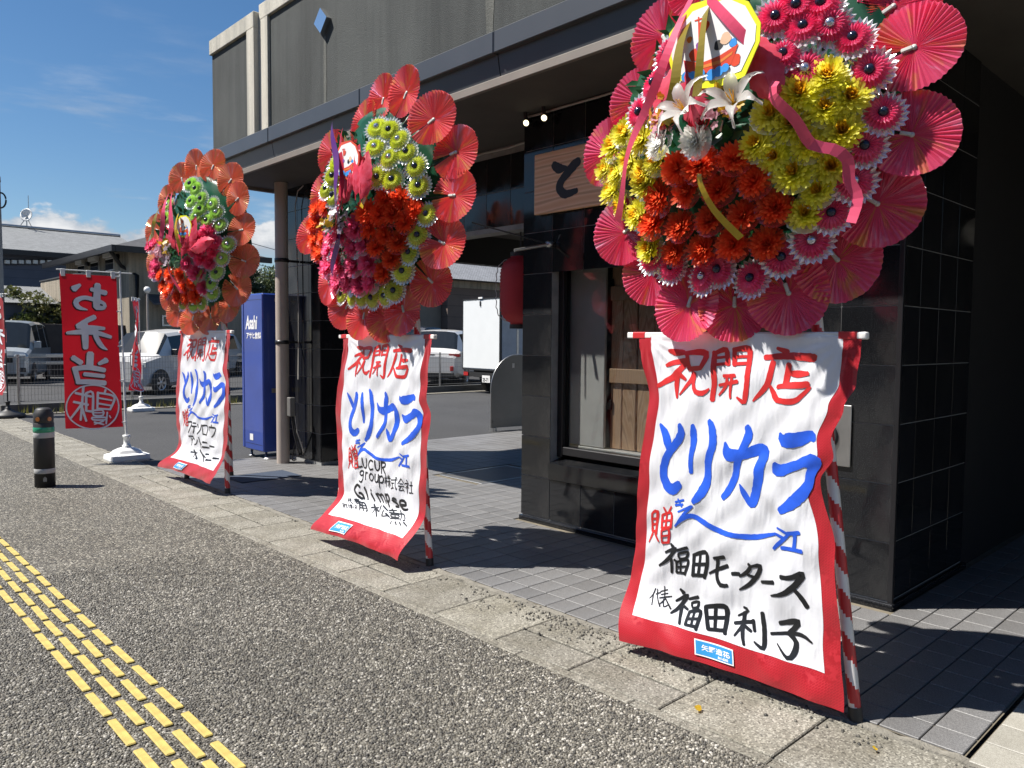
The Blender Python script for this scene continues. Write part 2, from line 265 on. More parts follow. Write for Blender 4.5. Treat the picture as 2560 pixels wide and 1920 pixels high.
MID_TEXT = [(2,[[(.229,.614,.0145),(.224,.672,.0127),(.288,.667,.01)]]),
 (2,[[(.304,.616,.0144),(.302,.659,.0125),(.323,.674,.0125),(.348,.657,.0124),(.354,.614,.0099)]]),
 (2,[[(.44,.622,.0141),(.407,.619,.0123),(.379,.645,.0124),(.4,.673,.0123),(.438,.665,.0098)]]),
 (2,[[(.466,.615,.014),(.465,.655,.0122),(.485,.67,.0122),(.508,.653,.0121),(.512,.613,.0097)]]),
 (2,[[(.533,.614,.0139),(.533,.682,.0097)],[(.534,.618,.0139),(.571,.618,.012),(.574,.637,.012),(.534,.648,.0097)],[(.549,.647,.0139),(.582,.68,.0096)]]),
 (2,[[(.298,.697,.0133),(.269,.695,.0116),(.25,.71,.0116),(.265,.723,.0116),(.294,.715,.0116),(.298,.697,.0116),(.296,.743,.0116),(.274,.761,.0116),(.248,.755,.0093)]]),
 (2,[[(.333,.694,.0132),(.334,.739,.0092)],[(.334,.708,.0132),(.349,.696,.0115),(.368,.696,.0092)]]),
 (2,[[(.412,.694,.0131),(.389,.707,.0114),(.389,.726,.0114),(.412,.737,.0114),(.434,.724,.0113),(.434,.705,.0113),(.412,.694,.0091)]]),
 (2,[[(.457,.693,.013),(.459,.728,.0113),(.477,.737,.0113),(.497,.726,.0112),(.497,.69,.009)],[(.497,.69,.0129),(.501,.736,.009)]]),
 (2,[[(.515,.697,.0129),(.517,.768,.009)],[(.516,.704,.0129),(.543,.695,.0112),(.56,.713,.0111),(.545,.733,.0112),(.517,.731,.009)]]),
 (2,[[(.571,.703,.0075),(.6,.7,.0052)],[(.585,.684,.0074),(.588,.752,.0052)],[(.586,.706,.0074),(.572,.733,.0052)],[(.587,.708,.0074),(.599,.724,.0052)],[(.611,.686,.0074),(.608,.701,.0052)],[(.608,.7,.0074),(.639,.696,.0051)],[(.605,.718,.0074),(.64,.714,.0051)],[(.622,.682,.0074),(.626,.75,.0052)],[(.624,.716,.0074),(.608,.744,.0052)],[(.625,.716,.0074),(.642,.74,.0051)]]),
 (2,[[(.647,.705,.0074),(.718,.697,.0051)],[(.698,.685,.0073),(.704,.727,.0064),(.722,.752,.0064),(.724,.741,.0051)],[(.704,.685,.0073),(.712,.691,.0051)],[(.653,.722,.0074),(.688,.718,.0051)],[(.67,.721,.0074),(.672,.748,.0051)],[(.653,.753,.0074),(.692,.743,.0051)]]),
 (2,[[(.763,.684,.0078),(.729,.717,.0054)],[(.763,.684,.0078),(.801,.713,.0054)],[(.749,.714,.0078),(.781,.712,.0054)],[(.738,.728,.0078),(.796,.725,.0054)],[(.765,.726,.0078),(.748,.751,.0068),(.792,.745,.0054)],[(.779,.737,.0078),(.797,.753,.0054)]]),
 (2,[[(.821,.686,.0082),(.828,.695,.0057)],[(.807,.707,.0082),(.841,.702,.0071),(.81,.732,.0057)],[(.825,.719,.0082),(.829,.76,.0057)],[(.829,.721,.0082),(.843,.729,.0057)],[(.852,.712,.0082),(.888,.708,.0057)],[(.868,.689,.0081),(.875,.751,.0057)],[(.85,.754,.0082),(.896,.75,.0057)]]),
 (2,[[(.26,.791,.0212),(.225,.782,.0185),(.187,.813,.0186),(.225,.844,.0185),(.285,.857,.0183),(.302,.847,.0183),(.272,.827,.0184),(.243,.829,.0148)],[(.272,.827,.0211),(.319,.856,.0146)]]),
 (2,[[(.315,.789,.021),(.366,.853,.0145)]]),
 (2,[[(.4,.811,.0186),(.446,.851,.0128)],[(.399,.792,.0186),(.399,.799,.0129)]]),
 (2,[[(.462,.806,.0174),(.51,.851,.012)],[(.467,.815,.0173),(.485,.804,.015),(.507,.813,.015),(.548,.848,.0119)],[(.509,.812,.0172),(.527,.802,.015),(.55,.81,.0149),(.588,.845,.0118)]]),
 (2,[[(.576,.795,.0192),(.638,.86,.0132)],[(.578,.803,.0192),(.611,.793,.0166),(.633,.811,.0166),(.627,.83,.0166),(.593,.829,.0133)]]),
 (2,[[(.715,.808,.0199),(.686,.804,.0174),(.669,.816,.0174),(.727,.831,.0172),(.741,.845,.0172),(.705,.848,.0138)]]),
 (2,[[(.763,.831,.0208),(.832,.824,.0179),(.806,.805,.0179),(.764,.809,.0181),(.76,.831,.0181),(.81,.851,.0179),(.857,.844,.0142)]]),
 (2,[[(.109,.876,.0068),(.121,.889,.0047)],[(.12,.884,.0068),(.162,.9,.0047)],[(.135,.884,.0068),(.167,.88,.0047)],[(.127,.875,.0068),(.167,.889,.0059),(.208,.897,.0046)],[(.141,.875,.0068),(.156,.877,.0047)]]),
 (2,[[(.195,.871,.0078),(.25,.867,.0054)],[(.209,.875,.0078),(.256,.871,.0054)],[(.209,.88,.0078),(.279,.875,.0054)],[(.214,.865,.0078),(.243,.877,.0054)],[(.243,.878,.0078),(.231,.888,.0054)],[(.239,.883,.0078),(.259,.891,.0067),(.27,.887,.0054)],[(.278,.879,.0077),(.267,.883,.0054)],[(.242,.879,.0078),(.31,.888,.0054)]]),
 (2,[[(.086,.909,.0045),(.114,.908,.0031)],[(.092,.909,.0045),(.135,.926,.0031)],[(.108,.908,.0045),(.156,.928,.0031)],[(.106,.915,.0045),(.122,.914,.0031)],[(.117,.919,.0045),(.133,.918,.0031)],[(.126,.926,.0045),(.146,.922,.0031)],[(.123,.91,.0045),(.145,.909,.0039),(.167,.926,.0031)],[(.131,.912,.0045),(.188,.925,.0031)]]),
 (2,[[(.158,.904,.0045),(.164,.91,.0039),(.178,.91,.0031)],[(.173,.907,.0045),(.177,.917,.0031)],[(.182,.914,.0045),(.207,.924,.0031)],[(.18,.906,.0045),(.207,.904,.0031)],[(.187,.902,.0045),(.194,.905,.0031)],[(.189,.91,.0045),(.197,.913,.0031)],[(.189,.91,.0045),(.22,.908,.0031)],[(.206,.914,.0044),(.221,.921,.0031)],[(.206,.914,.0044),(.225,.912,.0039),(.241,.92,.0031)],[(.208,.91,.0044),(.238,.923,.0031)]]),
 (2,[[(.228,.9,.0044),(.227,.906,.0031)],[(.242,.905,.0044),(.241,.913,.0031)],[(.244,.91,.0044),(.267,.92,.0031)],[(.246,.9,.0044),(.261,.908,.0031)],[(.246,.9,.0044),(.263,.9,.0038),(.28,.906,.0038),(.287,.905,.0031)],[(.264,.91,.0044),(.288,.908,.0038),(.283,.919,.0031)],[(.27,.911,.0044),(.316,.917,.003)]]),
 (2,[[(.269,.881,.01),(.32,.902,.0086),(.343,.919,.0068)],[(.269,.881,.01),(.347,.877,.0086),(.43,.912,.0084),(.411,.911,.0068)],[(.298,.893,.0099),(.375,.888,.0068)],[(.324,.904,.0099),(.401,.899,.0068)],[(.308,.879,.0099),(.392,.914,.0068)]]),
 (2,[[(.44,.889,.0119),(.52,.881,.0082)],[(.448,.87,.0119),(.569,.923,.0081)],[(.486,.888,.0118),(.494,.912,.0082)],[(.497,.89,.0118),(.553,.898,.0081)],[(.531,.868,.0118),(.546,.89,.0081)],[(.555,.865,.0117),(.634,.882,.008)],[(.585,.887,.0116),(.61,.914,.01),(.664,.905,.008)],[(.625,.898,.0116),(.692,.911,.0079)]]),
 (2,[[(.647,.878,.0094),(.724,.869,.0065)],[(.673,.867,.0094),(.764,.911,.0064)],[(.658,.889,.0094),(.76,.881,.0065)],[(.684,.896,.0094),(.765,.889,.0081),(.785,.899,.008),(.705,.905,.0081),(.684,.896,.0065)],[(.707,.914,.0093),(.806,.903,.0064)],[(.764,.883,.0093),(.83,.875,.008),(.866,.902,.0079),(.844,.902,.0064)],[(.768,.863,.0093),(.812,.889,.008),(.82,.91,.0064)],[(.741,.926,.0093),(.753,.939,.0064)],[(.78,.922,.0092),(.813,.933,.0064)],[(.825,.918,.0092),(.858,.929,.0063)],[(.864,.912,.0091),(.922,.925,.0063)]])]
FAR_TEXT = [(2,[[(.225,.654,.018),(.314,.652,.0155),(.284,.704,.0155),(.223,.745,.0125)]]),
 (2,[[(.345,.654,.0166),(.403,.651,.0115)],[(.325,.682,.0167),(.416,.677,.0115)],[(.376,.68,.0166),(.362,.716,.0144),(.336,.738,.0116)]]),
 (2,[[(.432,.659,.0165),(.449,.686,.0114)],[(.521,.654,.0163),(.492,.703,.0142),(.441,.737,.0114)]]),
 (2,[[(.543,.659,.0152),(.543,.731,.0106)],[(.543,.659,.0152),(.638,.657,.013),(.629,.732,.0104)],[(.543,.729,.0152),(.629,.728,.0104)]]),
 (2,[[(.744,.637,.0169),(.748,.655,.0118)],[(.679,.66,.017),(.681,.689,.0119)],[(.679,.66,.017),(.819,.657,.0146),(.797,.698,.0146),(.72,.738,.0118)]]),
 (2,[[(.229,.775,.0146),(.329,.77,.0126),(.297,.803,.0101)],[(.281,.79,.0145),(.293,.825,.0126),(.29,.848,.0101)]]),
 (2,[[(.333,.779,.0156),(.366,.794,.0108)],[(.433,.786,.0154),(.408,.821,.0134),(.364,.835,.0108)]]),
 (2,[[(.47,.763,.0164),(.523,.849,.0114)],[(.478,.797,.0164),(.533,.817,.0114)]]),
 (2,[[(.554,.794,.0184),(.645,.791,.0127)],[(.556,.834,.0185),(.693,.829,.0126)]]),
 (2,[[(.697,.813,.0171),(.801,.811,.0117)]]),
 (2,[[(.327,.903,.0167),(.482,.896,.0114)],[(.371,.88,.0166),(.542,.942,.0142),(.505,.939,.0114)],[(.429,.903,.0165),(.44,.941,.0115)]]),
 (2,[[(.505,.866,.0175),(.698,.948,.0119)],[(.583,.898,.0173),(.68,.916,.0119)]]),
 (2,[[(.645,.888,.0193),(.717,.883,.0133)],[(.713,.928,.0192),(.816,.92,.0132)]]),
 (2,[[(.823,.901,.0179),(.926,.896,.0123)]])]
FLAG_TEXT = [(0,[[(.345,.067,.057),(.231,.094,.123)],[(.655,.06,.114),(.633,.144,.132),(.62,.206,.123)],[(.794,.112,.101),(.54,.092,.079)],[(.62,.209,.101),(.749,.209,.079),(.76,.183,.066),(.607,.161,.083),(.409,.148,.079),(.267,.171,.096),(.29,.209,.088),(.454,.226,.022)]]),
 (0,[[(.581,.271,.096),(.444,.294,.096),(.261,.332,.079)],[(.261,.338,.066),(.521,.34,.088),(.748,.345,.066)],[(.079,.377,.057),(.392,.368,.11),(.607,.374,.096),(.861,.401,.066)],[(.395,.309,.11),(.396,.397,.123),(.398,.474,.096)],[(.59,.345,.105),(.59,.397,.096),(.683,.459,.088),(.783,.485,.022)]]),
 (0,[[(.171,.534,.101),(.315,.57,.101)],[(.48,.508,.127),(.46,.599,.127)],[(.757,.553,.11),(.625,.577,.066)],[(.174,.608,.088),(.438,.6,.101),(.718,.62,.088)],[(.202,.608,.101),(.251,.691,.088)],[(.365,.643,.079),(.703,.659,.079)],[(.23,.692,.096),(.482,.695,.101),(.717,.705,.101)]]),
 (0,[[(.945,.861,.028),(.936,.89,.028),(.908,.917,.028),(.866,.943,.028),(.808,.964,.028),(.738,.983,.028),(.66,.996,.028),(.574,1.004,.028),(.486,1.007,.028),(.398,1.004,.028),(.311,.996,.028),(.233,.983,.028),(.162,.964,.028),(.104,.943,.028),(.061,.917,.028),(.033,.89,.028),(.023,.861,.028),(.03,.833,.028),(.056,.805,.028),(.097,.78,.028),(.154,.758,.028),(.225,.74,.028),(.304,.726,.028),(.392,.719,.028),(.482,.716,.028),(.573,.719,.028),(.661,.726,.028),(.74,.74,.028),(.811,.758,.028),(.869,.78,.028),(.911,.805,.028),(.937,.833,.028),(.945,.861,.028)]]),
 (0,[[(.336,.725,.048),(.258,.944,.039)],[(.19,.764,.048),(.462,.791,.048)],[(.151,.821,.048),(.401,.844,.048)],[(.276,.844,.044),(.093,.929,.039)],[(.287,.852,.044),(.351,.952,.039)],[(.378,.768,.048),(.36,.883,.044)],[(.378,.768,.044),(.493,.766,.044),(.474,.89,.044)],[(.364,.883,.044),(.474,.89,.044)]]),
 (0,[[(.587,.764,.044),(.557,.875,.039)],[(.587,.768,.039),(.869,.798,.044),(.785,.883,.039)],[(.723,.749,.039),(.702,.772,.035)],[(.588,.802,.035),(.827,.821,.035)],[(.571,.837,.035),(.812,.856,.035)],[(.557,.871,.039),(.791,.881,.035)]]),
 (0,[[(.484,.883,.035),(.65,.883,.035),(.65,.917,.035),(.485,.914,.035),(.484,.883,.035)],[(.495,.898,.026),(.65,.9,.026)],[(.454,.929,.035),(.691,.933,.035),(.671,.948,.031),(.464,.944,.031),(.454,.929,.031)],[(.485,.96,.035),(.65,.979,.031)],[(.65,.956,.031),(.485,.975,.026)],[(.733,.898,.031),(.691,.975,.031)],[(.764,.921,.026),(.784,.937,.026)]])]
WREATHS = {'mid':([(.045,.655),(.322,.624),(.577,.421),(.717,.226),(.741,-.015),(.666,-.27),(.5,-.471),(.262,-.633),(.061,-.671),(-.164,-.668),(-.437,-.595),(-.58,-.43),(-.775,-.089),(-.643,.164),(-.494,.415),(-.138,.547)],[('g',.273,.402,.199),('g',.354,.379,.174),('g',.423,.316,.157),('g',.29,.286,.226),('g',.477,.24,.143),('g',.388,.216,.192),('g',.532,.157,.121),('g',.323,.114,.232),('g',.406,.092,.19),('g',.547,.049,.112),('g',.579,-.105,.078),('g',.511,-.216,.09),('g',.441,-.306,.096),('g',.365,-.406,.088),('g',.257,-.512,.072),('g',.168,-.538,.077),('g',.045,-.546,.085),('g',-.07,-.537,.089),('g',-.191,-.532,.076),('g',-.343,-.515,.06),('g',.049,.22,.323),('g',.036,.144,.346),('g',-.022,.076,.353),('g',.036,.035,.341),('r',.366,-.009,.204),('r',.449,-.013,.161),('r',.239,-.082,.248),('r',.4,-.091,.174),('r',.513,-.078,.118),('r',.317,-.096,.212),('r',.459,-.146,.133),('r',.238,-.162,.224),('r',.321,-.205,.179),('r',.395,-.247,.135),('r',.249,-.264,.184),('r',.32,-.339,.131),('r',.226,-.411,.128),('r',-.671,.06,.06),('r',-.102,-.01,.314),('r',-.696,-.036,.06),('r',-.386,-.16,.164),('r',-.685,-.135,.06),('r',-.617,-.228,.06),('p',.149,-.152,.255),('p',-.113,-.173,.256),('p',.008,-.17,.268),('p',.166,-.249,.213),('p',.065,-.257,.226),('p',-.275,-.237,.186),('p',-.147,-.275,.206),('p',-.516,-.332,.06),('p',-.195,-.343,.166),('p',.003,-.357,.183),('p',.145,-.355,.171),('p',-.385,-.441,.066),('p',-.146,-.456,.122),('p',-.023,-.472,.125),('p',.105,-.457,.127),('p',-.126,-.4,.152),('o',.068,-.083,.298),('c',.188,.209,.284)]),'far':([(-.097,.71),(.171,.676),(.425,.53),(.582,.352),(.616,.094),(.604,-.162),(.495,-.387),(.362,-.53),(.106,-.625),(-.115,-.643),(-.305,-.569),(-.508,-.418),(-.751,-.09),(-.683,.192),(-.491,.438),(-.308,.624)],[('g',.157,.489,.198),('g',.234,.442,.197),('g',.31,.353,.199),('g',.228,.332,.238),('g',.413,.301,.166),('g',.319,.265,.217),('g',.454,.233,.156),('g',.386,.167,.198),('g',.49,.127,.145),('g',.299,.202,.237),('g',.54,-.028,.11),('g',.479,-.14,.125),('g',.407,-.256,.127),('g',.331,-.339,.127),('g',.304,-.424,.1),('g',.143,-.508,.096),('g',.034,-.511,.104),('g',-.126,-.498,.104),('g',-.021,.314,.291),('g',.013,.199,.333),('p',.396,.072,.195),('p',.309,.026,.235),('p',.444,-.013,.164),('p',.352,-.04,.206),('p',.274,-.072,.236),('p',.419,-.088,.165),('p',.239,-.024,.26),('p',.311,-.142,.202),('p',.375,-.181,.164),('p',.167,-.181,.24),('p',.229,-.253,.195),('p',.241,-.376,.14),('p',-.621,-.142,.06),('p',-.684,.041,.06),('p',-.633,-.215,.06),('r',-.532,-.242,.073),('r',-.141,-.258,.215),('r',.043,-.267,.224),('r',.136,-.336,.181),('r',-.511,-.336,.06),('r',-.185,-.353,.164),('r',.018,-.366,.178),('r',-.403,-.393,.08),('r',-.159,-.443,.126),('r',.111,-.44,.135),('r',-.019,-.452,.135),('o',-.018,-.066,.31),('c',.257,.112,.264)]),'near':([(-.347,.447),(-.486,.226),(-.64,.03),(.545,.312),(.623,.153),(.627,-.126),(-.542,-.326),(-.403,-.505),(-.194,-.655),(-.002,-.66),(.222,-.62),(.385,-.508),(.52,-.332)],[('g',.261,.287,.238),('g',.346,.238,.21),('g',.418,.236,.174),('g',.484,.183,.145),('g',.532,.074,.122),('g',.296,.155,.243),('g',.359,.097,.214),('g',.565,-.061,.093),('g',.515,-.157,.103),('g',-.122,.249,.297),('g',-.189,.162,.291),('g',-.285,.084,.251),('g',.389,.311,.175),('g',.317,.317,.206),('g',.479,-.264,.092),('g',.405,-.359,.092),('g',.336,-.446,.081),('g',.228,-.494,.088),('g',.104,-.564,.072),('g',-.018,-.522,.099),('g',-.096,-.547,.082),('g',-.244,-.5,.081),('g',-.344,-.456,.074),('y',.421,.063,.182),('y',.344,.02,.218),('y',.481,-.005,.145),('y',.26,-.039,.249),('y',.413,-.032,.177),('y',.457,-.107,.143),('y',.32,-.074,.215),('y',.211,-.126,.246),('y',.36,-.141,.182),('y',.261,-.168,.214),('y',.42,-.214,.134),('y',.312,-.228,.176),('y',-.396,.036,.193),('y',-.496,.01,.138),('y',-.587,-.064,.08),('y',-.374,-.078,.189),('y',-.478,-.096,.133),('y',-.198,-.116,.253),('y',-.294,-.143,.209),('y',-.273,-.02,.246),('y',.374,-.29,.13),('y',.327,-.359,.121),('y',-.279,-.176,.205),('y',-.365,-.284,.135),('y',-.475,-.23,.104),('y',-.536,-.161,.091),('y',-.342,-.42,.09),('r',.131,-.163,.255),('r',.002,-.164,.271),('r',-.096,-.161,.264),('r',.185,-.239,.212),('r',-.077,-.244,.231),('r',.056,-.255,.228),('r',.237,-.332,.16),('r',-.221,-.245,.2),('r',-.284,-.33,.147),('r',-.002,-.35,.186),('r',.125,-.35,.176),('r',-.145,-.36,.168),('r',-.204,-.448,.115),('r',-.064,-.45,.134),('r',.065,-.441,.139),('r',.187,-.449,.118),('l',.191,-.008,.283),('l',.035,-.01,.328),('w',.038,-.104,.294),('w',-.116,-.083,.288),('s',.056,-.042,.314),('o',-.114,-.009,.31),('o',.122,-.023,.305),('v',.271,.087,.258),('v',-.095,.048,.328),('v',.036,.037,.342),('c',.112,.209,.311)])}
RIBBONS = {'near':[('pink',.034,[(-.006,.42,.316),(-.031,.289,.37),(-.089,.148,.401),(-.188,.029,.36),(-.307,-.089,.288),(-.388,-.189,.226),(-.468,-.304,.155)]),('pink',.034,[(.056,.399,.353),(.17,.269,.376),(.247,.169,.365)]),('pink',.036,[(.314,.047,.315),(.306,.002,.314),(.366,-.079,.273),(.402,-.156,.238),(.455,-.174,.208),(.492,-.208,.181),(.493,-.273,.163),(.516,-.332,.14),(.5,-.409,.14)]),('olive',.036,[(.005,.353,.335),(-.005,.231,.383),(-.009,.093,.418),(-.042,.04,.401),(-.082,-.024,.375)]),('olive',.03,[(.073,.349,.352),(.091,.195,.401),(.072,.032,.412)]),('gold',.026,[(.03,-.207,.311),(.028,-.237,.298),(.061,-.332,.252),(.13,-.43,.197)])],'mid':[('violet',.04,[(-.071,.488,.282),(.137,.124,.386),(.074,-.161,.337),(-.234,-.414,.195)]),('red',.035,[(.079,.412,.305),(.148,.025,.366),(.005,-.214,.309)]),('olive',.035,[(.125,.351,.321),(.229,.255,.318),(.304,.179,.297)]),('gold',.04,[(.352,.073,.277),(.323,.013,.287),(.276,-.06,.297)])],'far':[('pink',.045,[(.026,.413,.309),(.055,.236,.376),(-.027,-.037,.379)]),('pink',.045,[(.067,.409,.308),(.142,.134,.373),(.125,.03,.375)]),('olive',.045,[(-.035,.305,.353),(-.081,.11,.397),(-.655,.029,.12)]),('gold',.04,[(.203,.219,.336),(.198,.085,.351),(.201,-.093,.319)]),('pink',.03,[(.054,-.107,.341),(-.023,-.264,.276),(.009,-.419,.202)]),('olive',.05,[(.334,-.241,.212),(.223,-.352,.205)])]}
CARD = {'outline':[(-.093,.156),(-.029,.152),(.045,.147),(.125,.099),(.17,.018),(.168,-.04),(.117,-.138),(.017,-.151),(-.086,-.133),(-.163,-.078),(-.188,.003),(-.185,.082)],'white':[(-.088,.129),(-.024,.132),(.046,.133),(.114,.088),(.155,.015),(.152,-.036),(.104,-.118),(.016,-.126),(-.082,-.107),(-.15,-.062),(-.172,-.001),(-.167,.066)],'hull':[(-.12,-.028),(-.049,-.055),(.022,-.049),(.094,-.028),(.068,-.088),(.019,-.094),(-.044,-.094),(-.105,-.076)],'stripe':[(-.045,-.065),(.026,-.064),(.075,-.047),(.07,-.057),(.027,-.075),(-.044,-.075)],'waves':[(-.109,-.087,.0177),(-.083,-.096,.021),(-.052,-.094,.021),(-.006,-.105,.0189),(.023,-.101,.0177),(.048,-.095,.0143)],'mast':[(-.066,.105),(-.06,.103),(-.052,-.045),(-.058,-.043)],'yard':[(-.079,.097),(-.032,.097),(-.031,.091),(-.078,.092)],'disc':[(-.042,.065,.022)],'bundles':[(-.076,-.021,.0219,'r'),(-.057,.004,.0151,'v'),(.017,-.012,.0168,'k'),(.045,.003,.0202,'t'),(.074,-.019,.0143,'b'),(.083,-.078,.0202,'r'),(-.097,.036,.0109,'p')]}
SIGN_TEXT = [[(3.797,2.564,0.0565),(3.742,2.53,0.0692),(3.672,2.526,0.0222)],[(3.561,2.554,0.0583),(3.622,2.519,0.0717),(3.709,2.45,0.0615),(3.737,2.398,0.0692),(3.682,2.347,0.0594),(3.574,2.358,0.0366)]]
# ---- hanging banner surface, shared by cloth and brush strokes -------------
def lerp_table(tab, z):
    if z >= tab[0][0]: return tab[0][1]
    for (z0, y0), (z1, y1) in zip(tab, tab[1:]):
        if z >= z1:
            t = (z - z1) / (z0 - z1); t = t * t * (3 - 2 * t)
            return y1 + (y0 - y1) * t
    return tab[-1][1]

BANNERS = {
 'near': dict(x=2.69, zt=1.365, zb=.05, left=((1.36, 2.06), (1.09, 2.004), (.777, 2.036), (.49, 2.058), (.2, 2.09), (.04, 2.06)),
              right=((1.34, 1.115), (1.2, 1.125), (1.115, 1.163), (1.0, 1.205), (.94, 1.195), (.85, 1.24), (.6, 1.178), (.3, 1.15), (.05, 1.12)),
              fl=.10, fr=.035, seed=1),
 'mid': dict(x=2.70, zt=1.355, zb=.075, left=((1.34, 4.50), (.78, 4.583), (.42, 4.55), (.3, 4.54), (.18, 4.56), (.075, 4.62)),
             right=((1.34, 3.54), (1.1, 3.575), (.99, 3.586), (.904, 3.545), (.65, 3.565), (.25, 3.60), (.075, 3.62)),
             fl=.19, fr=.17, seed=2),
 'far': dict(x=2.70, zt=1.39, zb=.10, left=((1.38, 7.37), (.82, 7.49), (.4, 7.46), (.28, 7.48), (.1, 7.72)),
             right=((1.38, 6.28), (1.1, 6.34), (.95, 6.28), (.82, 6.296), (.5, 6.35), (.2, 6.42), (.08, 6.50)),
             fl=.11, fr=.10, seed=3),
}

def banner_point(B, u, v, wrinkle=True):
    z = B['zt'] + (B['zb'] - B['zt']) * v
    yl, yr = lerp_table(B['left'], z), lerp_table(B['right'], z)
    y = yl + (yr - yl) * u
    k = max(0.0, (v - .80) / .20); k = k * k * (3 - 2 * k)
    n = .012 * math.sin(3.1 * v) + k * (B['fl'] + (B['fr'] - B['fl']) * u)
    z += .05 * k * math.sin(u * math.pi) * .35
    if wrinkle:
        s = B['seed']
        e = abs(2 * u - 1) ** 6
        n += e * .007 * math.sin(13 * v + 2.1 * s + 3 * u) * min(1, v * 6)
        f = min(1, v * 5) * (1 - .4 * e)
        n += f * (.0030 * math.sin(21 * u + 9 * v + s) * math.sin(5 * v + s)
                  + .0030 * math.sin(17 * u - 26 * v + 2 * s + 1.5 * math.sin(6 * u))
                  + .0026 * math.sin(34 * u + 41 * v + s * 1.7 + 2 * math.sin(9 * v + 3 * u))
                  + .0022 * math.sin(47 * v - 19 * u + 2.3 * math.sin(11 * u + s)))
        # gathers that fan out from the tied upper corners
        for cu in (0.04, 0.96):
            d = math.hypot((u - cu) * 1.0, v * 1.35)
            a = math.atan2(v * 1.35, (u - cu) if cu < .5 else (cu - u))
            n += .0045 * math.exp(-d * 3.4) * math.sin(a * 17 + s) * min(1, d * 9)
    return (B['x'] - n, y, z)
# ============================ materials ====================================
def nodes(name):
    m = bpy.data.materials.new(name); m.use_nodes = True; t = m.node_tree
    return m, t, t.nodes['Principled BSDF']
def setin(b, **k):
    for key, v in k.items():
        key = key.replace('_', ' ').title().replace('Ior', 'IOR')
        for nm in (key,):
            if nm in b.inputs:
                i = b.inputs[nm]
                i.default_value = (tuple(v) + (1,)) if isinstance(v, (tuple, list)) and len(v) == 3 and i.type == 'RGBA' else v
def tnode(t, kind, **k):
    n = t.nodes.new('ShaderNode' + kind)
    for a, v in k.items():
        if a in n.inputs: n.inputs[a].default_value = v
        else: setattr(n, a, v)
    return n
def noise_fac(t, scale, detail=4, rough=.55, coord='Object', stretch=None):
    c = tnode(t, 'TexCoord'); src = c.outputs[coord]
    if stretch:
        mpn = tnode(t, 'Mapping'); mpn.inputs['Scale'].default_value = stretch; t.links.new(src, mpn.inputs[0]); src = mpn.outputs[0]
    n = tnode(t, 'TexNoise'); n.inputs['Scale'].default_value = scale; n.inputs['Detail'].default_value = detail; n.inputs['Roughness'].default_value = rough
    t.links.new(src, n.inputs['Vector']); return n.outputs['Fac']
def ramp(t, fac, stops, interp='LINEAR'):
    r = tnode(t, 'ValToRGB'); r.color_ramp.interpolation = interp; e = r.color_ramp.elements
    while len(e) < len(stops): e.new(.5)
    for el, (p, c) in zip(e, stops): el.position = p; el.color = tuple(c) + (1,) if len(c) == 3 else c
    t.links.new(fac, r.inputs[0]); return r.outputs[0]
def mixc(t, fac, a, b, mode='MIX'):
    n = tnode(t, 'MixRGB', blend_type=mode)
    for i, v in zip((0, 1, 2), (fac, a, b)):
        if hasattr(v, 'is_linked'): t.links.new(v, n.inputs[i])
        elif i == 0: n.inputs[0].default_value = v
        else: n.inputs[i].default_value = tuple(v) + (1,)
    return n.outputs[0]
def bump(t, b, fac, strength=.3, dist=.01, chain=None):
    n = tnode(t, 'Bump'); n.inputs['Strength'].default_value = strength; n.inputs['Distance'].default_value = dist
    t.links.new(fac, n.inputs['Height'])
    if chain is not None: t.links.new(chain, n.inputs['Normal'])
    t.links.new(n.outputs[0], b.inputs['Normal']); return n.outputs[0]
def scale_c(c, k): return tuple(min(1, x * k) for x in c)
def plain(name, col, rough=.5, metal=0.0, var=.12, scale=6.0, bmp=0.0, bscale=60.0, bdist=.004, **kw):
    """a base colour with gentle blotchy variation and optional fine relief"""
    m, t, b = nodes(name)
    f = noise_fac(t, scale, 5)
    t.links.new(ramp(t, f, ((.25, scale_c(col, 1 - var)), (.75, scale_c(col, 1 + var)))), b.inputs['Base Color'])
    setin(b, roughness=rough, metallic=metal, **kw)
    if bmp: bump(t, b, noise_fac(t, bscale, 3), bmp, bdist)
    return m
def per_object(name, col, rough, var=.15, hue=.0, bmp=0.0, bscale=80, **kw):
    """colour shifts from piece to piece"""
    m, t, b = nodes(name)
    oi = tnode(t, 'ObjectInfo'); f = noise_fac(t, 9, 5)
    c1 = ramp(t, oi.outputs['Random'], ((0, scale_c(col, 1 - var)), (1, scale_c(col, 1 + var))))
    t.links.new(mixc(t, .35, c1, ramp(t, f, ((.3, scale_c(col, .75)), (.7, scale_c(col, 1.2))))), b.inputs['Base Color'])
    setin(b, roughness=rough, **kw)
    if bmp: bump(t, b, noise_fac(t, bscale, 3), bmp, .003)
    return m

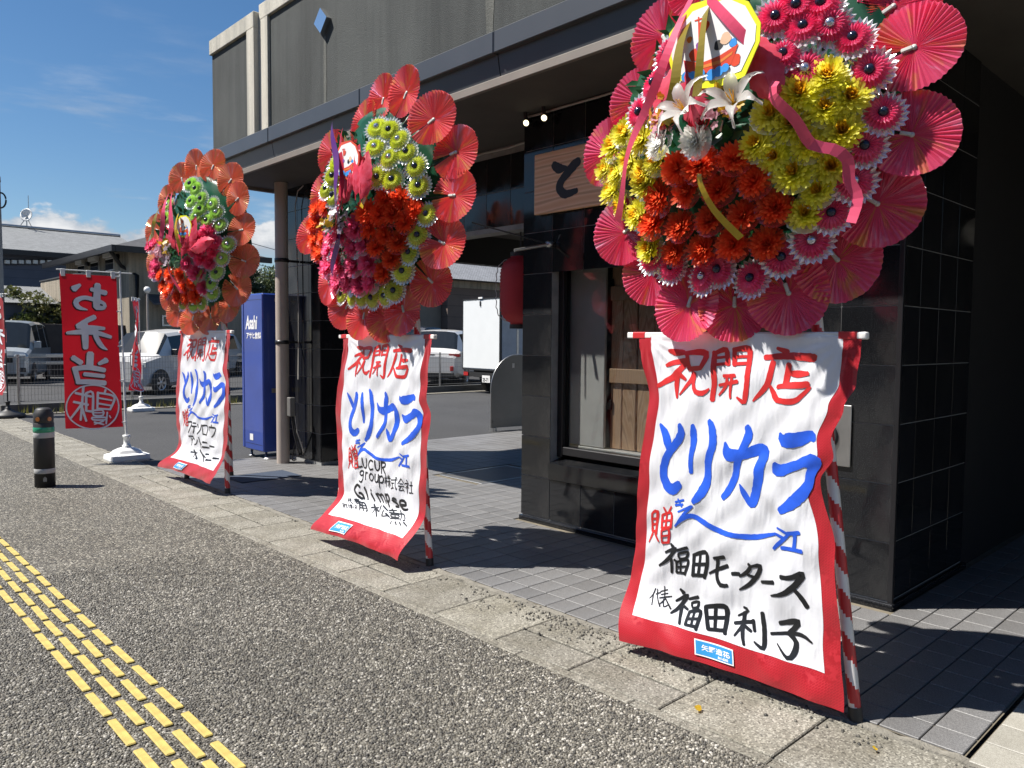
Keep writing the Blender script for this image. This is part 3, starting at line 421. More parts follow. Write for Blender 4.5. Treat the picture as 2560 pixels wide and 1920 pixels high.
# -- ground
def m_aggregate():
    m, t, b = nodes('exposed_aggregate')
    c = tnode(t, 'TexCoord')
    v = tnode(t, 'TexVoronoi'); v.inputs['Scale'].default_value = 105; t.links.new(c.outputs['Object'], v.inputs['Vector'])
    s = tnode(t, 'SeparateColor'); t.links.new(v.outputs['Color'], s.inputs[0])
    col = ramp(t, s.outputs[0], ((0, (.033, .031, .027)), (.35, (.077, .072, .061)), (.6, (.121, .113, .094)), (.82, (.183, .171, .143)), (1, (.44, .42, .37))))
    big = noise_fac(t, 1.1, 4); mid = noise_fac(t, 7, 4)
    col = mixc(t, 1.0, col, ramp(t, big, ((.3, (.82, .80, .76)), (.7, (1.1, 1.1, 1.1)))), 'MULTIPLY')
    col = mixc(t, 1.0, col, ramp(t, mid, ((.3, (.85, .84, .8)), (.7, (1.08, 1.08, 1.08)))), 'MULTIPLY')
    edge = ramp(t, v.outputs['Distance'], ((.45, (1, 1, 1)), (.8, (.45, .43, .38))))
    t.links.new(mixc(t, 1.0, col, edge, 'MULTIPLY'), b.inputs['Base Color']); setin(b, roughness=.72)
    inv = tnode(t, 'Math', operation='SUBTRACT'); inv.inputs[0].default_value = 1; t.links.new(v.outputs['Distance'], inv.inputs[1])
    bump(t, b, inv.outputs[0], 1.0, .006); return m
def m_pebble():
    m, t, b = nodes('pebble')
    a = tnode(t, 'Attribute', attribute_name='tint'); f = noise_fac(t, 300, 3)
    t.links.new(mixc(t, 1.0, a.outputs['Color'], ramp(t, f, ((.3, (.75, .75, .75)), (.7, (1.2, 1.2, 1.2)))), 'MULTIPLY'), b.inputs['Base Color'])
    setin(b, roughness=.6); return m
def m_granite(name, base, light, dark, k=1.0):
    m, t, b = nodes(name)
    c = tnode(t, 'TexCoord'); v = tnode(t, 'TexVoronoi'); v.inputs['Scale'].default_value = 170 * k; t.links.new(c.outputs['Object'], v.inputs['Vector'])
    s = tnode(t, 'SeparateColor'); t.links.new(v.outputs['Color'], s.inputs[0])
    col = ramp(t, s.outputs[0], ((0, dark), (.3, base), (.75, scale_c(base, 1.15)), (.9, light), (1, light)))
    oi = tnode(t, 'ObjectInfo'); big = noise_fac(t, 3.5, 6)
    col = mixc(t, 1.0, col, ramp(t, oi.outputs['Random'], ((0, (.85, .84, .82)), (1, (1.1, 1.09, 1.05)))), 'MULTIPLY')
    col = mixc(t, 1.0, col, ramp(t, big, ((.3, (.68, .66, .6)), (.62, (1.08, 1.08, 1.08)))), 'MULTIPLY')
    t.links.new(col, b.inputs['Base Color']); setin(b, roughness=.8)
    bump(t, b, noise_fac(t, 220 * k, 3), .5, .003); return m
def m_floor_tile(name, col, spot):
    m, t, b = nodes(name)
    oi = tnode(t, 'ObjectInfo'); g = noise_fac(t, 420, 2, .5); f = noise_fac(t, 2.0, 6)
    c = mixc(t, 1.0, ramp(t, g, ((.38, scale_c(col, .72)), (.5, col), (.66, spot))), ramp(t, oi.outputs['Random'], ((0, (.86, .86, .86)), (1, (1.1, 1.1, 1.1)))), 'MULTIPLY')
    c = mixc(t, 1.0, c, ramp(t, f, ((.3, (.78, .76, .73)), (.65, (1.06, 1.06, 1.06)))), 'MULTIPLY')
    t.links.new(c, b.inputs['Base Color']); setin(b, roughness=.55)
    bump(t, b, noise_fac(t, 160, 3), .22, .002); return m
def m_asphalt():
    m, t, b = nodes('asphalt')
    f = noise_fac(t, 130, 3, .6); g = noise_fac(t, .7, 6)
    c = mixc(t, 1.0, ramp(t, f, ((.35, (.018, .018, .019)), (.55, (.041, .041, .042)), (.72, (.10, .10, .098)))), ramp(t, g, ((.3, (.8, .8, .8)), (.7, (1.15, 1.15, 1.15)))), 'MULTIPLY')
    t.links.new(c, b.inputs['Base Color']); setin(b, roughness=.85); bump(t, b, f, .8, .006); return m
def m_black_granite():
    m, t, b = nodes('polished_black_granite')
    oi = tnode(t, 'ObjectInfo')
    g = noise_fac(t, 260, 2, .5); dust = noise_fac(t, 1.6, 7, .62, stretch=(1, 1, .55))
    c = ramp(t, g, ((.45, (.006, .0065, .008)), (.6, (.014, .015, .017)), (.72, (.05, .052, .055))))
    c = mixc(t, 1.0, c, ramp(t, oi.outputs['Random'], ((0, (.7, .7, .7)), (1, (1.25, 1.25, 1.25)))), 'MULTIPLY')
    df = ramp(t, dust, ((.55, (0, 0, 0)), (.78, (.10, .10, .10))))
    t.links.new(mixc(t, df, c, (.30, .29, .27)), b.inputs['Base Color'])
    rr = ramp(t, dust, ((.45, (.05, .05, .05)), (.75, (.22, .22, .22)))); t.links.new(rr, b.inputs['Roughness'])
    setin(b, specular_ior_level=.42); return m
def m_stucco(name, col, var=.1, streak=True):
    m, t, b = nodes(name)
    f = noise_fac(t, 1.2, 6); s = noise_fac(t, 3.2, 6, .6, stretch=(1, 1, .06)); g = noise_fac(t, 190, 2, .5)
    c = ramp(t, f, ((.3, scale_c(col, 1 - var)), (.7, scale_c(col, 1 + var))))
    c = mixc(t, 1.0, c, ramp(t, g, ((.35, (.72, .72, .72)), (.65, (1.22, 1.22, 1.22)))), 'MULTIPLY')
    if streak: c = mixc(t, 1.0, c, ramp(t, s, ((.36, (.55, .57, .58)), (.58, (1.08, 1.08, 1.07)))), 'MULTIPLY')
    t.links.new(c, b.inputs['Base Color']); setin(b, roughness=.9); bump(t, b, g, .9, .006); return m
def m_wood(name, a, bcol, scale=1.0, rough=.55, axis=1):
    m, t, b = nodes(name)
    oi = tnode(t, 'ObjectInfo'); c = tnode(t, 'TexCoord'); mpn = tnode(t, 'Mapping')
    st = [9 * scale] * 3; st[axis] = .9 * scale; mpn.inputs['Scale'].default_value = st
    ad = tnode(t, 'VectorMath', operation='ADD'); t.links.new(c.outputs['Object'], ad.inputs[0]); t.links.new(oi.outputs['Random'], ad.inputs[1])
    t.links.new(ad.outputs[0], mpn.inputs[0])
    wv = tnode(t, 'TexWave', wave_type='RINGS'); wv.inputs['Scale'].default_value = 1.3; wv.inputs['Distortion'].default_value = 5.5; wv.inputs['Detail'].default_value = 3; wv.inputs['Detail Scale'].default_value = 1.2
    t.links.new(mpn.outputs[0], wv.inputs['Vector'])
    col = ramp(t, wv.outputs['Fac'], ((.0, a), (.75, bcol), (1, scale_c(a, .8))))
    col = mixc(t, 1.0, col, ramp(t, oi.outputs['Random'], ((0, (.82, .8, .78)), (1, (1.12, 1.1, 1.08)))), 'MULTIPLY')
    t.links.new(col, b.inputs['Base Color']); setin(b, roughness=rough); bump(t, b, wv.outputs['Fac'], .12, .003); return m
def m_glass(name, tint, gloss=.02):
    m = bpy.data.materials.new(name); m.use_nodes = True; t = m.node_tree; t.nodes.clear()
    tr = tnode(t, 'BsdfTransparent'); tr.inputs[0].default_value = tuple(tint) + (1,)
    gl = tnode(t, 'BsdfGlossy'); gl.inputs['Roughness'].default_value = gloss
    lw = tnode(t, 'LayerWeight'); pw = tnode(t, 'Math', operation='POWER'); t.links.new(lw.outputs['Facing'], pw.inputs[0]); pw.inputs[1].default_value = 4.0
    fr = tnode(t, 'Math', operation='MULTIPLY_ADD'); t.links.new(pw.outputs[0], fr.inputs[0]); fr.inputs[1].default_value = .80; fr.inputs[2].default_value = .035
    mx = tnode(t, 'MixShader'); t.links.new(fr.outputs[0], mx.inputs[0]); t.links.new(tr.outputs[0], mx.inputs[1]); t.links.new(gl.outputs[0], mx.inputs[2])
    o = tnode(t, 'OutputMaterial'); t.links.new(mx.outputs[0], o.inputs[0]); return m

# -- festive things
def m_cloth(name, col, rough=.45, trans=.25, sheen=0.0, damask=False, wave=True, crease=False):
    m, t, b = nodes(name); out = t.nodes['Material Output']
    f = noise_fac(t, 4, 5); c = ramp(t, f, ((.3, scale_c(col, .94)), (.7, scale_c(col, 1.04))))
    setin(b, roughness=rough, sheen_weight=sheen)
    if damask:
        tcn = tnode(t, 'TexCoord'); br = tnode(t, 'TexBrick', offset=.5); br.inputs['Scale'].default_value = 34; br.inputs['Mortar Size'].default_value = .035
        rot = tnode(t, 'Mapping'); rot.inputs['Rotation'].default_value = (math.radians(45), 0, 0); t.links.new(tcn.outputs['Object'], rot.inputs[0])
        sw = tnode(t, 'SeparateXYZ'); t.links.new(rot.outputs[0], sw.inputs[0]); cb = tnode(t, 'CombineXYZ')
        t.links.new(sw.outputs['Y'], cb.inputs['X']); t.links.new(sw.outputs['Z'], cb.inputs['Y']); t.links.new(cb.outputs[0], br.inputs['Vector'])
        vz = tnode(t, 'TexVoronoi'); vz.inputs['Scale'].default_value = 11; t.links.new(tcn.outputs['Object'], vz.inputs['Vector'])
        patt = mixc(t, ramp(t, vz.outputs['Distance'], ((.3, (1, 1, 1)), (.36, (0, 0, 0)))), ramp(t, br.outputs['Fac'], ((0, (0, 0, 0)), (1, (1, 1, 1)))), ramp(t, noise_fac(t, 40, 2), ((.48, (0, 0, 0)), (.52, (.8, .8, .8)))))
        c = mixc(t, 1.0, c, ramp(t, patt, ((0, (.86, .86, .86)), (1, (1.12, 1.2, 1.2)))), 'MULTIPLY')
        rr = ramp(t, patt, ((0, (.30, .30, .30)), (1, (.52, .52, .52)))); t.links.new(rr, b.inputs['Roughness'])
    t.links.new(c, b.inputs['Base Color'])
    if wave:
        n1 = bump(t, b, noise_fac(t, 26, 4, .6, stretch=(1, 1, .45)), .2, .010)
        if crease:       # sharp pull creases running in two slanting directions
            for ang, sc_ in ((38, 7), (-50, 9), (72, 13)):
                cn = tnode(t, 'TexCoord'); mpn = tnode(t, 'Mapping'); mpn.inputs['Rotation'].default_value = (math.radians(ang), 0, 0); mpn.inputs['Scale'].default_value = (1, 1, .22); t.links.new(cn.outputs['Object'], mpn.inputs[0])
                nz = tnode(t, 'TexNoise'); nz.inputs['Scale'].default_value = sc_; nz.inputs['Detail'].default_value = 2; nz.inputs['Distortion'].default_value = .5; t.links.new(mpn.outputs[0], nz.inputs['Vector'])
                rg = ramp(t, nz.outputs['Fac'], ((.36, (0, 0, 0)), (.5, (1, 1, 1)), (.64, (0, 0, 0)))); n1 = bump(t, b, rg, .16, .008, n1)
        bump(t, b, noise_fac(t, 700, 1), .08, .001, n1)
    if trans:
        tl = tnode(t, 'BsdfTranslucent'); t.links.new(c, tl.inputs[0])
        mx = tnode(t, 'MixShader'); mx.inputs[0].default_value = trans; t.links.new(b.outputs[0], mx.inputs[1]); t.links.new(tl.outputs[0], mx.inputs[2]); t.links.new(mx.outputs[0], out.inputs[0])
    return m
def tnode_mul(t, a, k):
    n = tnode(t, 'Math', operation='MULTIPLY'); t.links.new(a, n.inputs[0]); n.inputs[1].default_value = k; return n.outputs[0]
def m_film(name, c1, c2, c3, rough=.14, trans=.5, iri=380, spec=.9, radial=True, coat=.6, metal=.12):
    """crinkled metallic plastic film: colour drifts between three tints from fold to fold"""
    m, t, b = nodes(name); out = t.nodes['Material Output']; oi = tnode(t, 'ObjectInfo')
    tcn = tnode(t, 'TexCoord'); ad = tnode(t, 'VectorMath', operation='ADD'); t.links.new(tcn.outputs['Object'], ad.inputs[0]); t.links.new(oi.outputs['Random'], ad.inputs[1])
    if radial:
        gr = tnode(t, 'TexGradient', gradient_type='RADIAL'); t.links.new(tcn.outputs['Object'], gr.inputs[0]); ln = tnode(t, 'VectorMath', operation='LENGTH'); t.links.new(tcn.outputs['Object'], ln.inputs[0])
        cb = tnode(t, 'CombineXYZ'); t.links.new(tnode_mul(t, gr.outputs['Fac'], 26.0), cb.inputs['X']); t.links.new(tnode_mul(t, ln.outputs['Value'], 9.0), cb.inputs['Y']); t.links.new(tnode_mul(t, oi.outputs['Random'], 37.0), cb.inputs['Z']); vec = cb.outputs[0]; sc0 = .55  # radial tint streaks put the film's iridescent sheen into its colour
    else: vec = ad.outputs[0]; sc0 = 5.5
    n = tnode(t, 'TexNoise'); n.inputs['Scale'].default_value = sc0; n.inputs['Detail'].default_value = 4; n.inputs['Distortion'].default_value = .8; t.links.new(vec, n.inputs['Vector'])
    c = ramp(t, n.outputs['Fac'], ((.30, c1), (.46, c2), (.60, c2), (.72, c3)))
    t.links.new(c, b.inputs['Base Color']); setin(b, roughness=rough, specular_ior_level=spec, coat_weight=coat, coat_roughness=.06, metallic=metal)
    if 'Thin Film Thickness' in b.inputs: b.inputs['Thin Film Thickness'].default_value = iri; b.inputs['Thin Film IOR'].default_value = 1.5
    bump(t, b, noise_fac(t, 60, 3), .12, .004)
    tl = tnode(t, 'BsdfTranslucent'); t.links.new(c, tl.inputs[0])
    mx = tnode(t, 'MixShader'); mx.inputs[0].default_value = trans; t.links.new(b.outputs[0], mx.inputs[1]); t.links.new(tl.outputs[0], mx.inputs[2]); t.links.new(mx.outputs[0], out.inputs[0])
    return m
def m_petal(name, col, tip=None, rough=.4, trans=.62):
    m, t, b = nodes(name); out = t.nodes['Material Output']
    oi = tnode(t, 'ObjectInfo'); c0 = ramp(t, oi.outputs['Random'], ((0, scale_c(col, .85)), (1, scale_c(col, 1.1))))
    f = noise_fac(t, 30, 3); c = mixc(t, ramp(t, f, ((.4, (0, 0, 0)), (.7, (.6, .6, .6)))), c0, tip or scale_c(col, 1.2))
    t.links.new(c, b.inputs['Base Color']); setin(b, roughness=rough)
    tl = tnode(t, 'BsdfTranslucent'); t.links.new(c, tl.inputs[0])
    mx = tnode(t, 'MixShader'); mx.inputs[0].default_value = trans; t.links.new(b.outputs[0], mx.inputs[1]); t.links.new(tl.outputs[0], mx.inputs[2]); t.links.new(mx.outputs[0], out.inputs[0])
    return m
def m_foil(name, col, alpha=.45):
    m, t, b = nodes(name); out = t.nodes['Material Output']
    setin(b, base_color=col, roughness=.18, specular_ior_level=.9, metallic=.35); bump(t, b, noise_fac(t, 90, 2), .3, .004)
    tr = tnode(t, 'BsdfTransparent'); mx = tnode(t, 'MixShader'); mx.inputs[0].default_value = alpha
    t.links.new(tr.outputs[0], mx.inputs[1]); t.links.new(b.outputs[0], mx.inputs[2]); t.links.new(mx.outputs[0], out.inputs[0]); return m
def m_leaf(name, a, b_, trans=.3):
    m, t, b = nodes(name); out = t.nodes['Material Output']
    f = noise_fac(t, 2.2, 4); c = ramp(t, f, ((.3, a), (.7, b_)))
    t.links.new(c, b.inputs['Base Color']); setin(b, roughness=.5)
    tl = tnode(t, 'BsdfTranslucent'); t.links.new(c, tl.inputs[0]); mx = tnode(t, 'MixShader'); mx.inputs[0].default_value = trans
    t.links.new(b.outputs[0], mx.inputs[1]); t.links.new(tl.outputs[0], mx.inputs[2]); t.links.new(mx.outputs[0], out.inputs[0]); return m
def m_emit(name, col, k):
    m, t, b = nodes(name); setin(b, base_color=col, emission_color=col, emission_strength=k); return m

M = dict(
 aggregate=m_aggregate(), pebble=m_pebble(),
 slab=m_granite('kerb_granite', (.175, .167, .144), (.32, .308, .272), (.082, .078, .067)),
 mortar=plain('mortar', (.19, .178, .15), .95, var=.3, scale=14, bmp=.8, bscale=90, bdist=.01),
 joint=plain('dark_joint', (.09, .085, .075), .95, var=.4, scale=20),
 grout=plain('ochre_grout', (.145, .125, .09), .95, var=.3, scale=10),
 floor_tile=m_floor_tile('grey_paver', (.142, .142, .145), (.225, .225, .225)), white_tile=m_floor_tile('pale_paver', (.34, .33, .29), (.44, .43, .39)),
 asphalt=m_asphalt(), earth=plain('bare_ground', (.17, .155, .125), .95, var=.35, scale=1.2, bmp=.8, bscale=12, bdist=.05),
 tactile=plain('yellow_tactile_rubber', (.43, .33, .09), .6, var=.32, scale=18, bmp=.3, bscale=70),
 black=m_black_granite(), tile_joint=plain('tile_joint', (.26, .265, .26), .8, var=.25, scale=8),
 stucco=m_stucco('dark_grey_stucco', (.055, .060, .058), .2), cream=m_stucco('cream_stucco', (.52, .49, .42), .08, True),
 streak=m_stucco('pale_streak', (.12, .122, .108), .2, True),
 gutter=plain('painted_gutter', (.07, .074, .08), .34, .15, var=.10, scale=2.5, bmp=.05, bscale=20), lip=plain('taupe_trim', (.19, .165, .14), .6, var=.1),
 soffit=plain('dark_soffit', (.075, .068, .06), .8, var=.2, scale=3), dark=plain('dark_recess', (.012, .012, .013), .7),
 mirror=plain('mirror_steel', (.86, .86, .85), .22, 1.0, var=.03), steel=plain('brushed_steel', (.42, .42, .41), .34, .9, var=.12, scale=9),
 greysteel=plain('grey_sheet', (.23, .225, .215), .42, .5, var=.08, scale=5), alu=plain('black_aluminium', (.018, .018, .02), .35, .3),
 glass=m_glass('window_glass', (.72, .73, .73)), carglass=plain('tinted_glass', (.015, .018, .02), .06, 0, specular_ior_level=.7),
 sign_wood=m_wood('cedar_board', (.68, .40, .21), (.80, .54, .32), .42, .5, 1), board=m_wood('pine_planks', (.60, .38, .23), (.72, .50, .33), 1.3, .6, 2),
 curtain=plain('white_screen', (.76, .75, .72), .8, var=.08, bmp=.3, bscale=120), blackpaint=plain('black_ink', (.012, .012, .012), .55),
 pipe=plain('taupe_pipe', (.40, .345, .30), .5, var=.08, scale=4), cable=plain('grey_cable', (.42, .40, .37), .6), blackrub=plain('black_rubber', (.02, .02, .021), .55, var=.2),
 vblue=plain('blue_enamel', (.024, .058, .29), .30, 0, var=.14, scale=3.0, coat_weight=.4), vwhite=plain('white_print', (.82, .82, .82), .5),
 white=plain('white_plastic', (.74, .74, .72), .4, var=.06, scale=8), redpl=plain('red_paper', (.42, .022, .03), .6, var=.12, scale=5, bmp=.2, bscale=30),
 green_ref=plain('green_reflector', (.03, .27, .15), .25), grey_ref=plain('grey_band', (.42, .42, .41), .5), orange=plain('orange_reflector', (.45, .16, .04), .3),
 bulb=m_emit('warm_lamp', (1, .86, .55), 1.6),
 cloth_white=m_cloth('white_satin', (.88, .89, .93), .33, .25, .1, crease=True), cloth_red=m_cloth('red_damask', (.43, .012, .022), .34, .12, .15, damask=True),
 ink_red=plain('red_ink', (.58, .028, .028), .38, var=.14, scale=18), ink_blue=plain('blue_ink', (.022, .10, .62), .36, var=.2, scale=18), ink_black=plain('black_brush_ink', (.012, .013, .015), .34, var=.3),
 label_blue=plain('label_blue', (.03, .24, .52), .4), pole_red=plain('red_tape', (.52, .03, .035), .35), pole_white=plain('white_tape', (.74, .72, .69), .4),
 cord=m_cloth('white_cord', (.8, .8, .8), .4, .3, wave=False),
 flag_red=m_cloth('red_flag', (.43, .006, .015), .6, .35, .1), flag_ink=plain('flag_white', (.80, .80, .84), .6), flag_shadow=plain('flag_black', (.03, .012, .012), .6),
 fan_pink=m_film('pink_fan_film', (.84, .36, .14), (.94, .13, .27), (.96, .42, .60)), fan_orange=m_film('orange_fan_film', (.74, .40, .13), (.95, .31, .20), (.96, .50, .46), iri=420),
 fan_red=m_film('red_fan_film', (.92, .42, .13), (.95, .17, .18), (.95, .42, .60), iri=340),
 green_film=m_film('green_film', (.002, .035, .016), (.004, .07, .032), (.010, .13, .065), rough=.42, trans=.1, iri=0, spec=.3, radial=False, coat=0.0, metal=0.0),
 p_pink=m_petal('hot_pink_petal', (.95, .12, .30), (.97, .34, .52)), p_yellow=m_petal('yellow_petal', (.94, .88, .08), (.96, .92, .30)), p_red=m_petal('vermilion_petal', (.94, .11, .035), (.96, .24, .08)),
 p_lime=m_petal('lime_petal', (.60, .86, .26), (.78, .93, .48)), p_ygreen=m_petal('yellow_green_petal', (.80, .86, .16), (.88, .92, .36)), p_white=m_petal('white_petal', (.82, .82, .78), (.9, .9, .86)),
 p_blush=m_petal('blush_petal', (.80, .42, .52), (.86, .62, .68)), p_lilac=m_petal('lilac_petal', (.62, .52, .62), (.78, .74, .78)), p_rose=m_petal('rose_petal', (.34, .008, .02), (.5, .02, .03)), p_gold=m_petal('gold_petal', (.80, .50, .03), (.86, .66, .08)),
 ycore=m_petal('amber_petal', (.80, .46, .02), (.84, .56, .03)), foil=m_foil('clear_foil', (.92, .92, .94), .62), foil_red=m_foil('red_foil', (.72, .12, .12), .6),
 core_dark=plain('dark_core', (.02, .025, .05), .12, .2), core_silver=plain('silver_core', (.5, .53, .62), .15, .8),
 leaf_green=m_petal('silk_leaf', (.02, .10, .028), (.04, .17, .05), .35, .3), stick=plain('black_stick', (.03, .028, .025), .5), tape=plain('sticky_tape', (.5, .5, .46), .3),
 leaf_pink=m_petal('pink_feather', (.86, .07, .12), (.92, .16, .26), .3, .45),
 rib_pink=m_cloth('pink_ribbon', (.82, .10, .20), .35, .3, wave=False), rib_olive=m_cloth('olive_gold_ribbon', (.22, .17, .02), .2, .1, wave=False), rib_gold=m_cloth('gold_ribbon', (.50, .34, .02), .2, .1, wave=False),
 rib_violet=m_cloth('violet_ribbon', (.10, .015, .16), .3, .15, wave=False), rib_red=m_cloth('red_ribbon', (.55, .03, .06), .3, .3, wave=False),
 card_yellow=plain('card_yellow', (.78, .78, .02), .3), card_white=plain('card_white', (.80, .79, .78), .3), card_red=plain('card_red', (.66, .07, .025), .3), card_orange=plain('card_orange', (.72, .22, .04), .3), card_blue=plain('card_blue', (.05, .28, .70), .3), card_violet=plain('card_violet', (.25, .07, .3), .3), card_tan=plain('card_tan', (.75, .5, .33), .3),
)
# ============================ the ground ===================================
def struct(name, mb, mats, **k):
    o = mb.build(name, mats); tag(o, kind='structure'); return o
def sheet(x0, x1, y0, y1, z): return MB().quad((x0, y0, z), (x1, y0, z), (x1, y1, z), (x0, y1, z))

struct('ground', sheet(-2500, 2500, -2500, 2500, -.05), M['earth'])
sidewalk = struct('sidewalk', MB().box(-9, 2.235, -8, 70, -.04, 0), M['aggregate'])
lot = struct('parking_lot', sheet(2.76, 70, 8.2, 90, -.002), M['asphalt'])
road = struct('road', sheet(-30, -9.05, -60, 200, -.045), M['asphalt'])

# pebbles of the exposed aggregate that lie close enough to tell apart
def pebble_field(name, pts, size, parent, tints, zoff=0.0, flat=.55):
    n = len(pts); K = 6
    ang = np.linspace(0, 2 * np.pi, K, endpoint=False)[None, :] + rng.uniform(0, 6.28, (n, 1))
    rad = size * rng.uniform(.62, 1.18, (n, 1)) * .5; el = rng.uniform(.72, 1.3, (n, 1)); h = rad * rng.uniform(.7, 1.25, (n, 1)) * flat * 1.5
    jit = rng.uniform(.85, 1.15, (n, K)); th = rng.uniform(0, 3.14, (n, 1))
    def ring(k, z):
        lx, ly = np.cos(ang) * rad * jit * k * el, np.sin(ang) * rad * jit * k / el
        x, y = lx * np.cos(th) - ly * np.sin(th), lx * np.sin(th) + ly * np.cos(th)
        return np.stack([pts[:, :1] + x, pts[:, 1:2] + y, np.broadcast_to(z, x.shape)], -1)
    z0 = zoff + (pts[:, 2:3] if pts.shape[1] > 2 else 0.0)
    V = np.concatenate([ring(1.0, z0 - .001 + 0 * h), ring(.82, z0 + h * .62), ring(.42, z0 + h)], 1)
    V = V.reshape(-1, 3); base = (np.arange(n) * 3 * K)[:, None]
    i = np.arange(K); j = (i + 1) % K
    q = np.concatenate([np.stack([i, j, j + K, i + K], 1), np.stack([i + K, j + K, j + 2 * K, i + 2 * K], 1)])
    quads = (base[:, :, None] + q[None]).reshape(-1, 4)
    caps = base + np.arange(2 * K, 3 * K)[None]
    me = bpy.data.meshes.new(name); me.vertices.add(len(V)); me.vertices.foreach_set('co', V.astype(np.float32).ravel())
    nl = quads.size + caps.size; me.loops.add(nl); me.loops.foreach_set('vertex_index', np.concatenate([quads.ravel(), caps.ravel()]).astype(np.int32))
    npoly = len(quads) + len(caps); me.polygons.add(npoly)
    st = np.concatenate([np.arange(len(quads)) * 4, quads.size + np.arange(len(caps)) * K]).astype(np.int32)
    me.polygons.foreach_set('loop_start', st); me.update(calc_edges=True); me.polygons.foreach_set('use_smooth', np.ones(npoly, bool))
    a = me.color_attributes.new('tint', 'FLOAT_COLOR', 'POINT')
    t = rng.random(n); pal = np.array(tints); k = np.clip(t * (len(pal) - 1), 0, len(pal) - 1.001); f = (k % 1)[:, None]; k = k.astype(int)
    c = pal[k] * (1 - f) + pal[k + 1] * f; c = c * rng.uniform(.85, 1.15, (n, 1)); X_, Y_ = pts[:, 0], pts[:, 1]; lowf = 1 + .2 * np.sin(2.1 * X_ + 1.3 * np.sin(1.7 * Y_)) * np.sin(1.3 * Y_ + .8 * X_) + .07 * np.sin(7.3 * X_ - 3 * Y_) * np.sin(5.1 * Y_ + 2 * X_); c = c * lowf[:, None]
    c = np.repeat(np.concatenate([c, np.ones((n, 1))], 1), 3 * K, 0); a.data.foreach_set('color', c.astype(np.float32).ravel())
    me.materials.append(M['pebble']); me.validate()
    o = link(name, me, parent); tag(o, kind='stuff'); return o
TINTS = [(.024, .023, .020), (.046, .043, .037), (.070, .065, .054), (.096, .089, .073), (.122, .113, .092), (.151, .140, .115), (.198, .184, .152), (.41, .39, .345)]
def visible(x, y, margin=60):
    v = np.stack([x, y, np.full_like(x, -CAM_H)], -1); d = v @ np.array(FW)
    px = 1280 + FPX * (v @ np.array(RT)) / d; py = 960 - FPX * (v @ np.array(UP)) / d
    return (d > .5) & (px > -margin) & (px < 2560 + margin) & (py < 1920 + margin), d
gx, gy = np.meshgrid(np.arange(-.6, 2.23, .0098), np.arange(.8, 4.9, .0098))
gx = gx.ravel() + rng.uniform(-.0042, .0042, gx.size); gy = gy.ravel() + rng.uniform(-.0042, .0042, gy.size)
ok, dd = visible(gx, gy)
keep = ok & (rng.random(gx.size) < np.clip((4.9 - dd) / 1.0, 0, .93))
bars_x = [.778, .846, .912, .982]
for bx in bars_x: keep &= ~((gx > bx - .003) & (gx < bx + .036))
pebble_field('gravel', np.stack([gx[keep], gy[keep]], 1), .0125, sidewalk, TINTS, -.001)

# yellow guide bars of the tactile strip
bar = MB().box(-.0155, .0155, -.112, .112, 0, .0085, bev=.0035).mesh('tactile_bar', M['tactile'])
tips = MB()
for bi, bx in enumerate(bars_x):
    y = .9 + (.0, .11, .03, .14)[bi]
    while y < 9.6:
        link('tactile_bar', bar, sidewalk, (bx + .0165 + random.uniform(-.0035, .0035), y, .0005), (random.uniform(-.006, .006), 0, random.uniform(-.012, .012)), (1, random.uniform(.94, 1.06), 1))
        y += .268 * random.uniform(.975, 1.02)

# kerb strip: granite slabs and slotted drain covers in turn
kerb = struct('kerb_strip', sheet(2.235, 2.76, -3, 16, -.006), M['joint'])
edge = MB()
y = -3.0
while y < 16:
    L = random.uniform(.55, .62); edge.box(2.237, 2.283, y, y + L - .004, -.02, .003, bev=.004); y += L
edge.build('edge_stone', M['slab'], kerb)
y = -2.80
def slab(x0, x1, y0, y1, dz=0.0):
    mb = MB().box(-(x1 - x0) / 2 + .003, (x1 - x0) / 2 - .003, -(y1 - y0) / 2 + .003, (y1 - y0) / 2 - .003, -.03, .004, bev=.004)
    link('slab', mb.mesh('slab', M['slab']), kerb, ((x0 + x1) / 2, (y0 + y1) / 2, dz), (random.uniform(-.004, .004), random.uniform(-.004, .004), random.uniform(-.003, .003)))
k = 0
ys = 2.52 - 1.78 * 3
while ys < 16:
    slab(2.284, 2.462, ys - .89, ys - .44); slab(2.284, 2.462, ys - .44, ys)
    slab(2.474, 2.70, ys - .89, ys - .44); slab(2.474, 2.70, ys - .44, ys)
    slab(2.284, 2.70, ys, ys + .445); slab(2.284, 2.70, ys + .445, ys + .89); ys += 1.78
# rough mortar fillet between slabs and pavers
mb = MB(); prev = None
for i in range(420):
    yy = -3 + i * .045; a = 2.70 + random.uniform(-.012, .006); c = 2.742 + random.uniform(-.006, .003); h = random.uniform(.004, .014)
    cur = [(a, yy, -.01), (a + .006, yy, h), (c - .006, yy, h + random.uniform(0, .004)), (c, yy, .002)]
    if prev:
        for q in range(3): mb.add((prev[q], prev[q + 1], cur[q + 1], cur[q]), ((3, 2, 1, 0),), 0, True)
    prev = cur
mb.build('mortar_fillet', M['mortar'], kerb)
# loose stones swept against the fillet
nn = 500
yy = np.concatenate([rng.normal(2.3, .42, 360), rng.normal(1.3, .35, 70), rng.uniform(.3, 8, 70)])
xx = 2.72 - np.abs(rng.normal(0, .10, nn)); s_ = np.clip(xx, 2.29, 2.74)
pebble_field('loose_stones', np.stack([s_, yy, np.full(nn, .004)], 1), .0135, kerb, TINTS[:7], 0, .7)

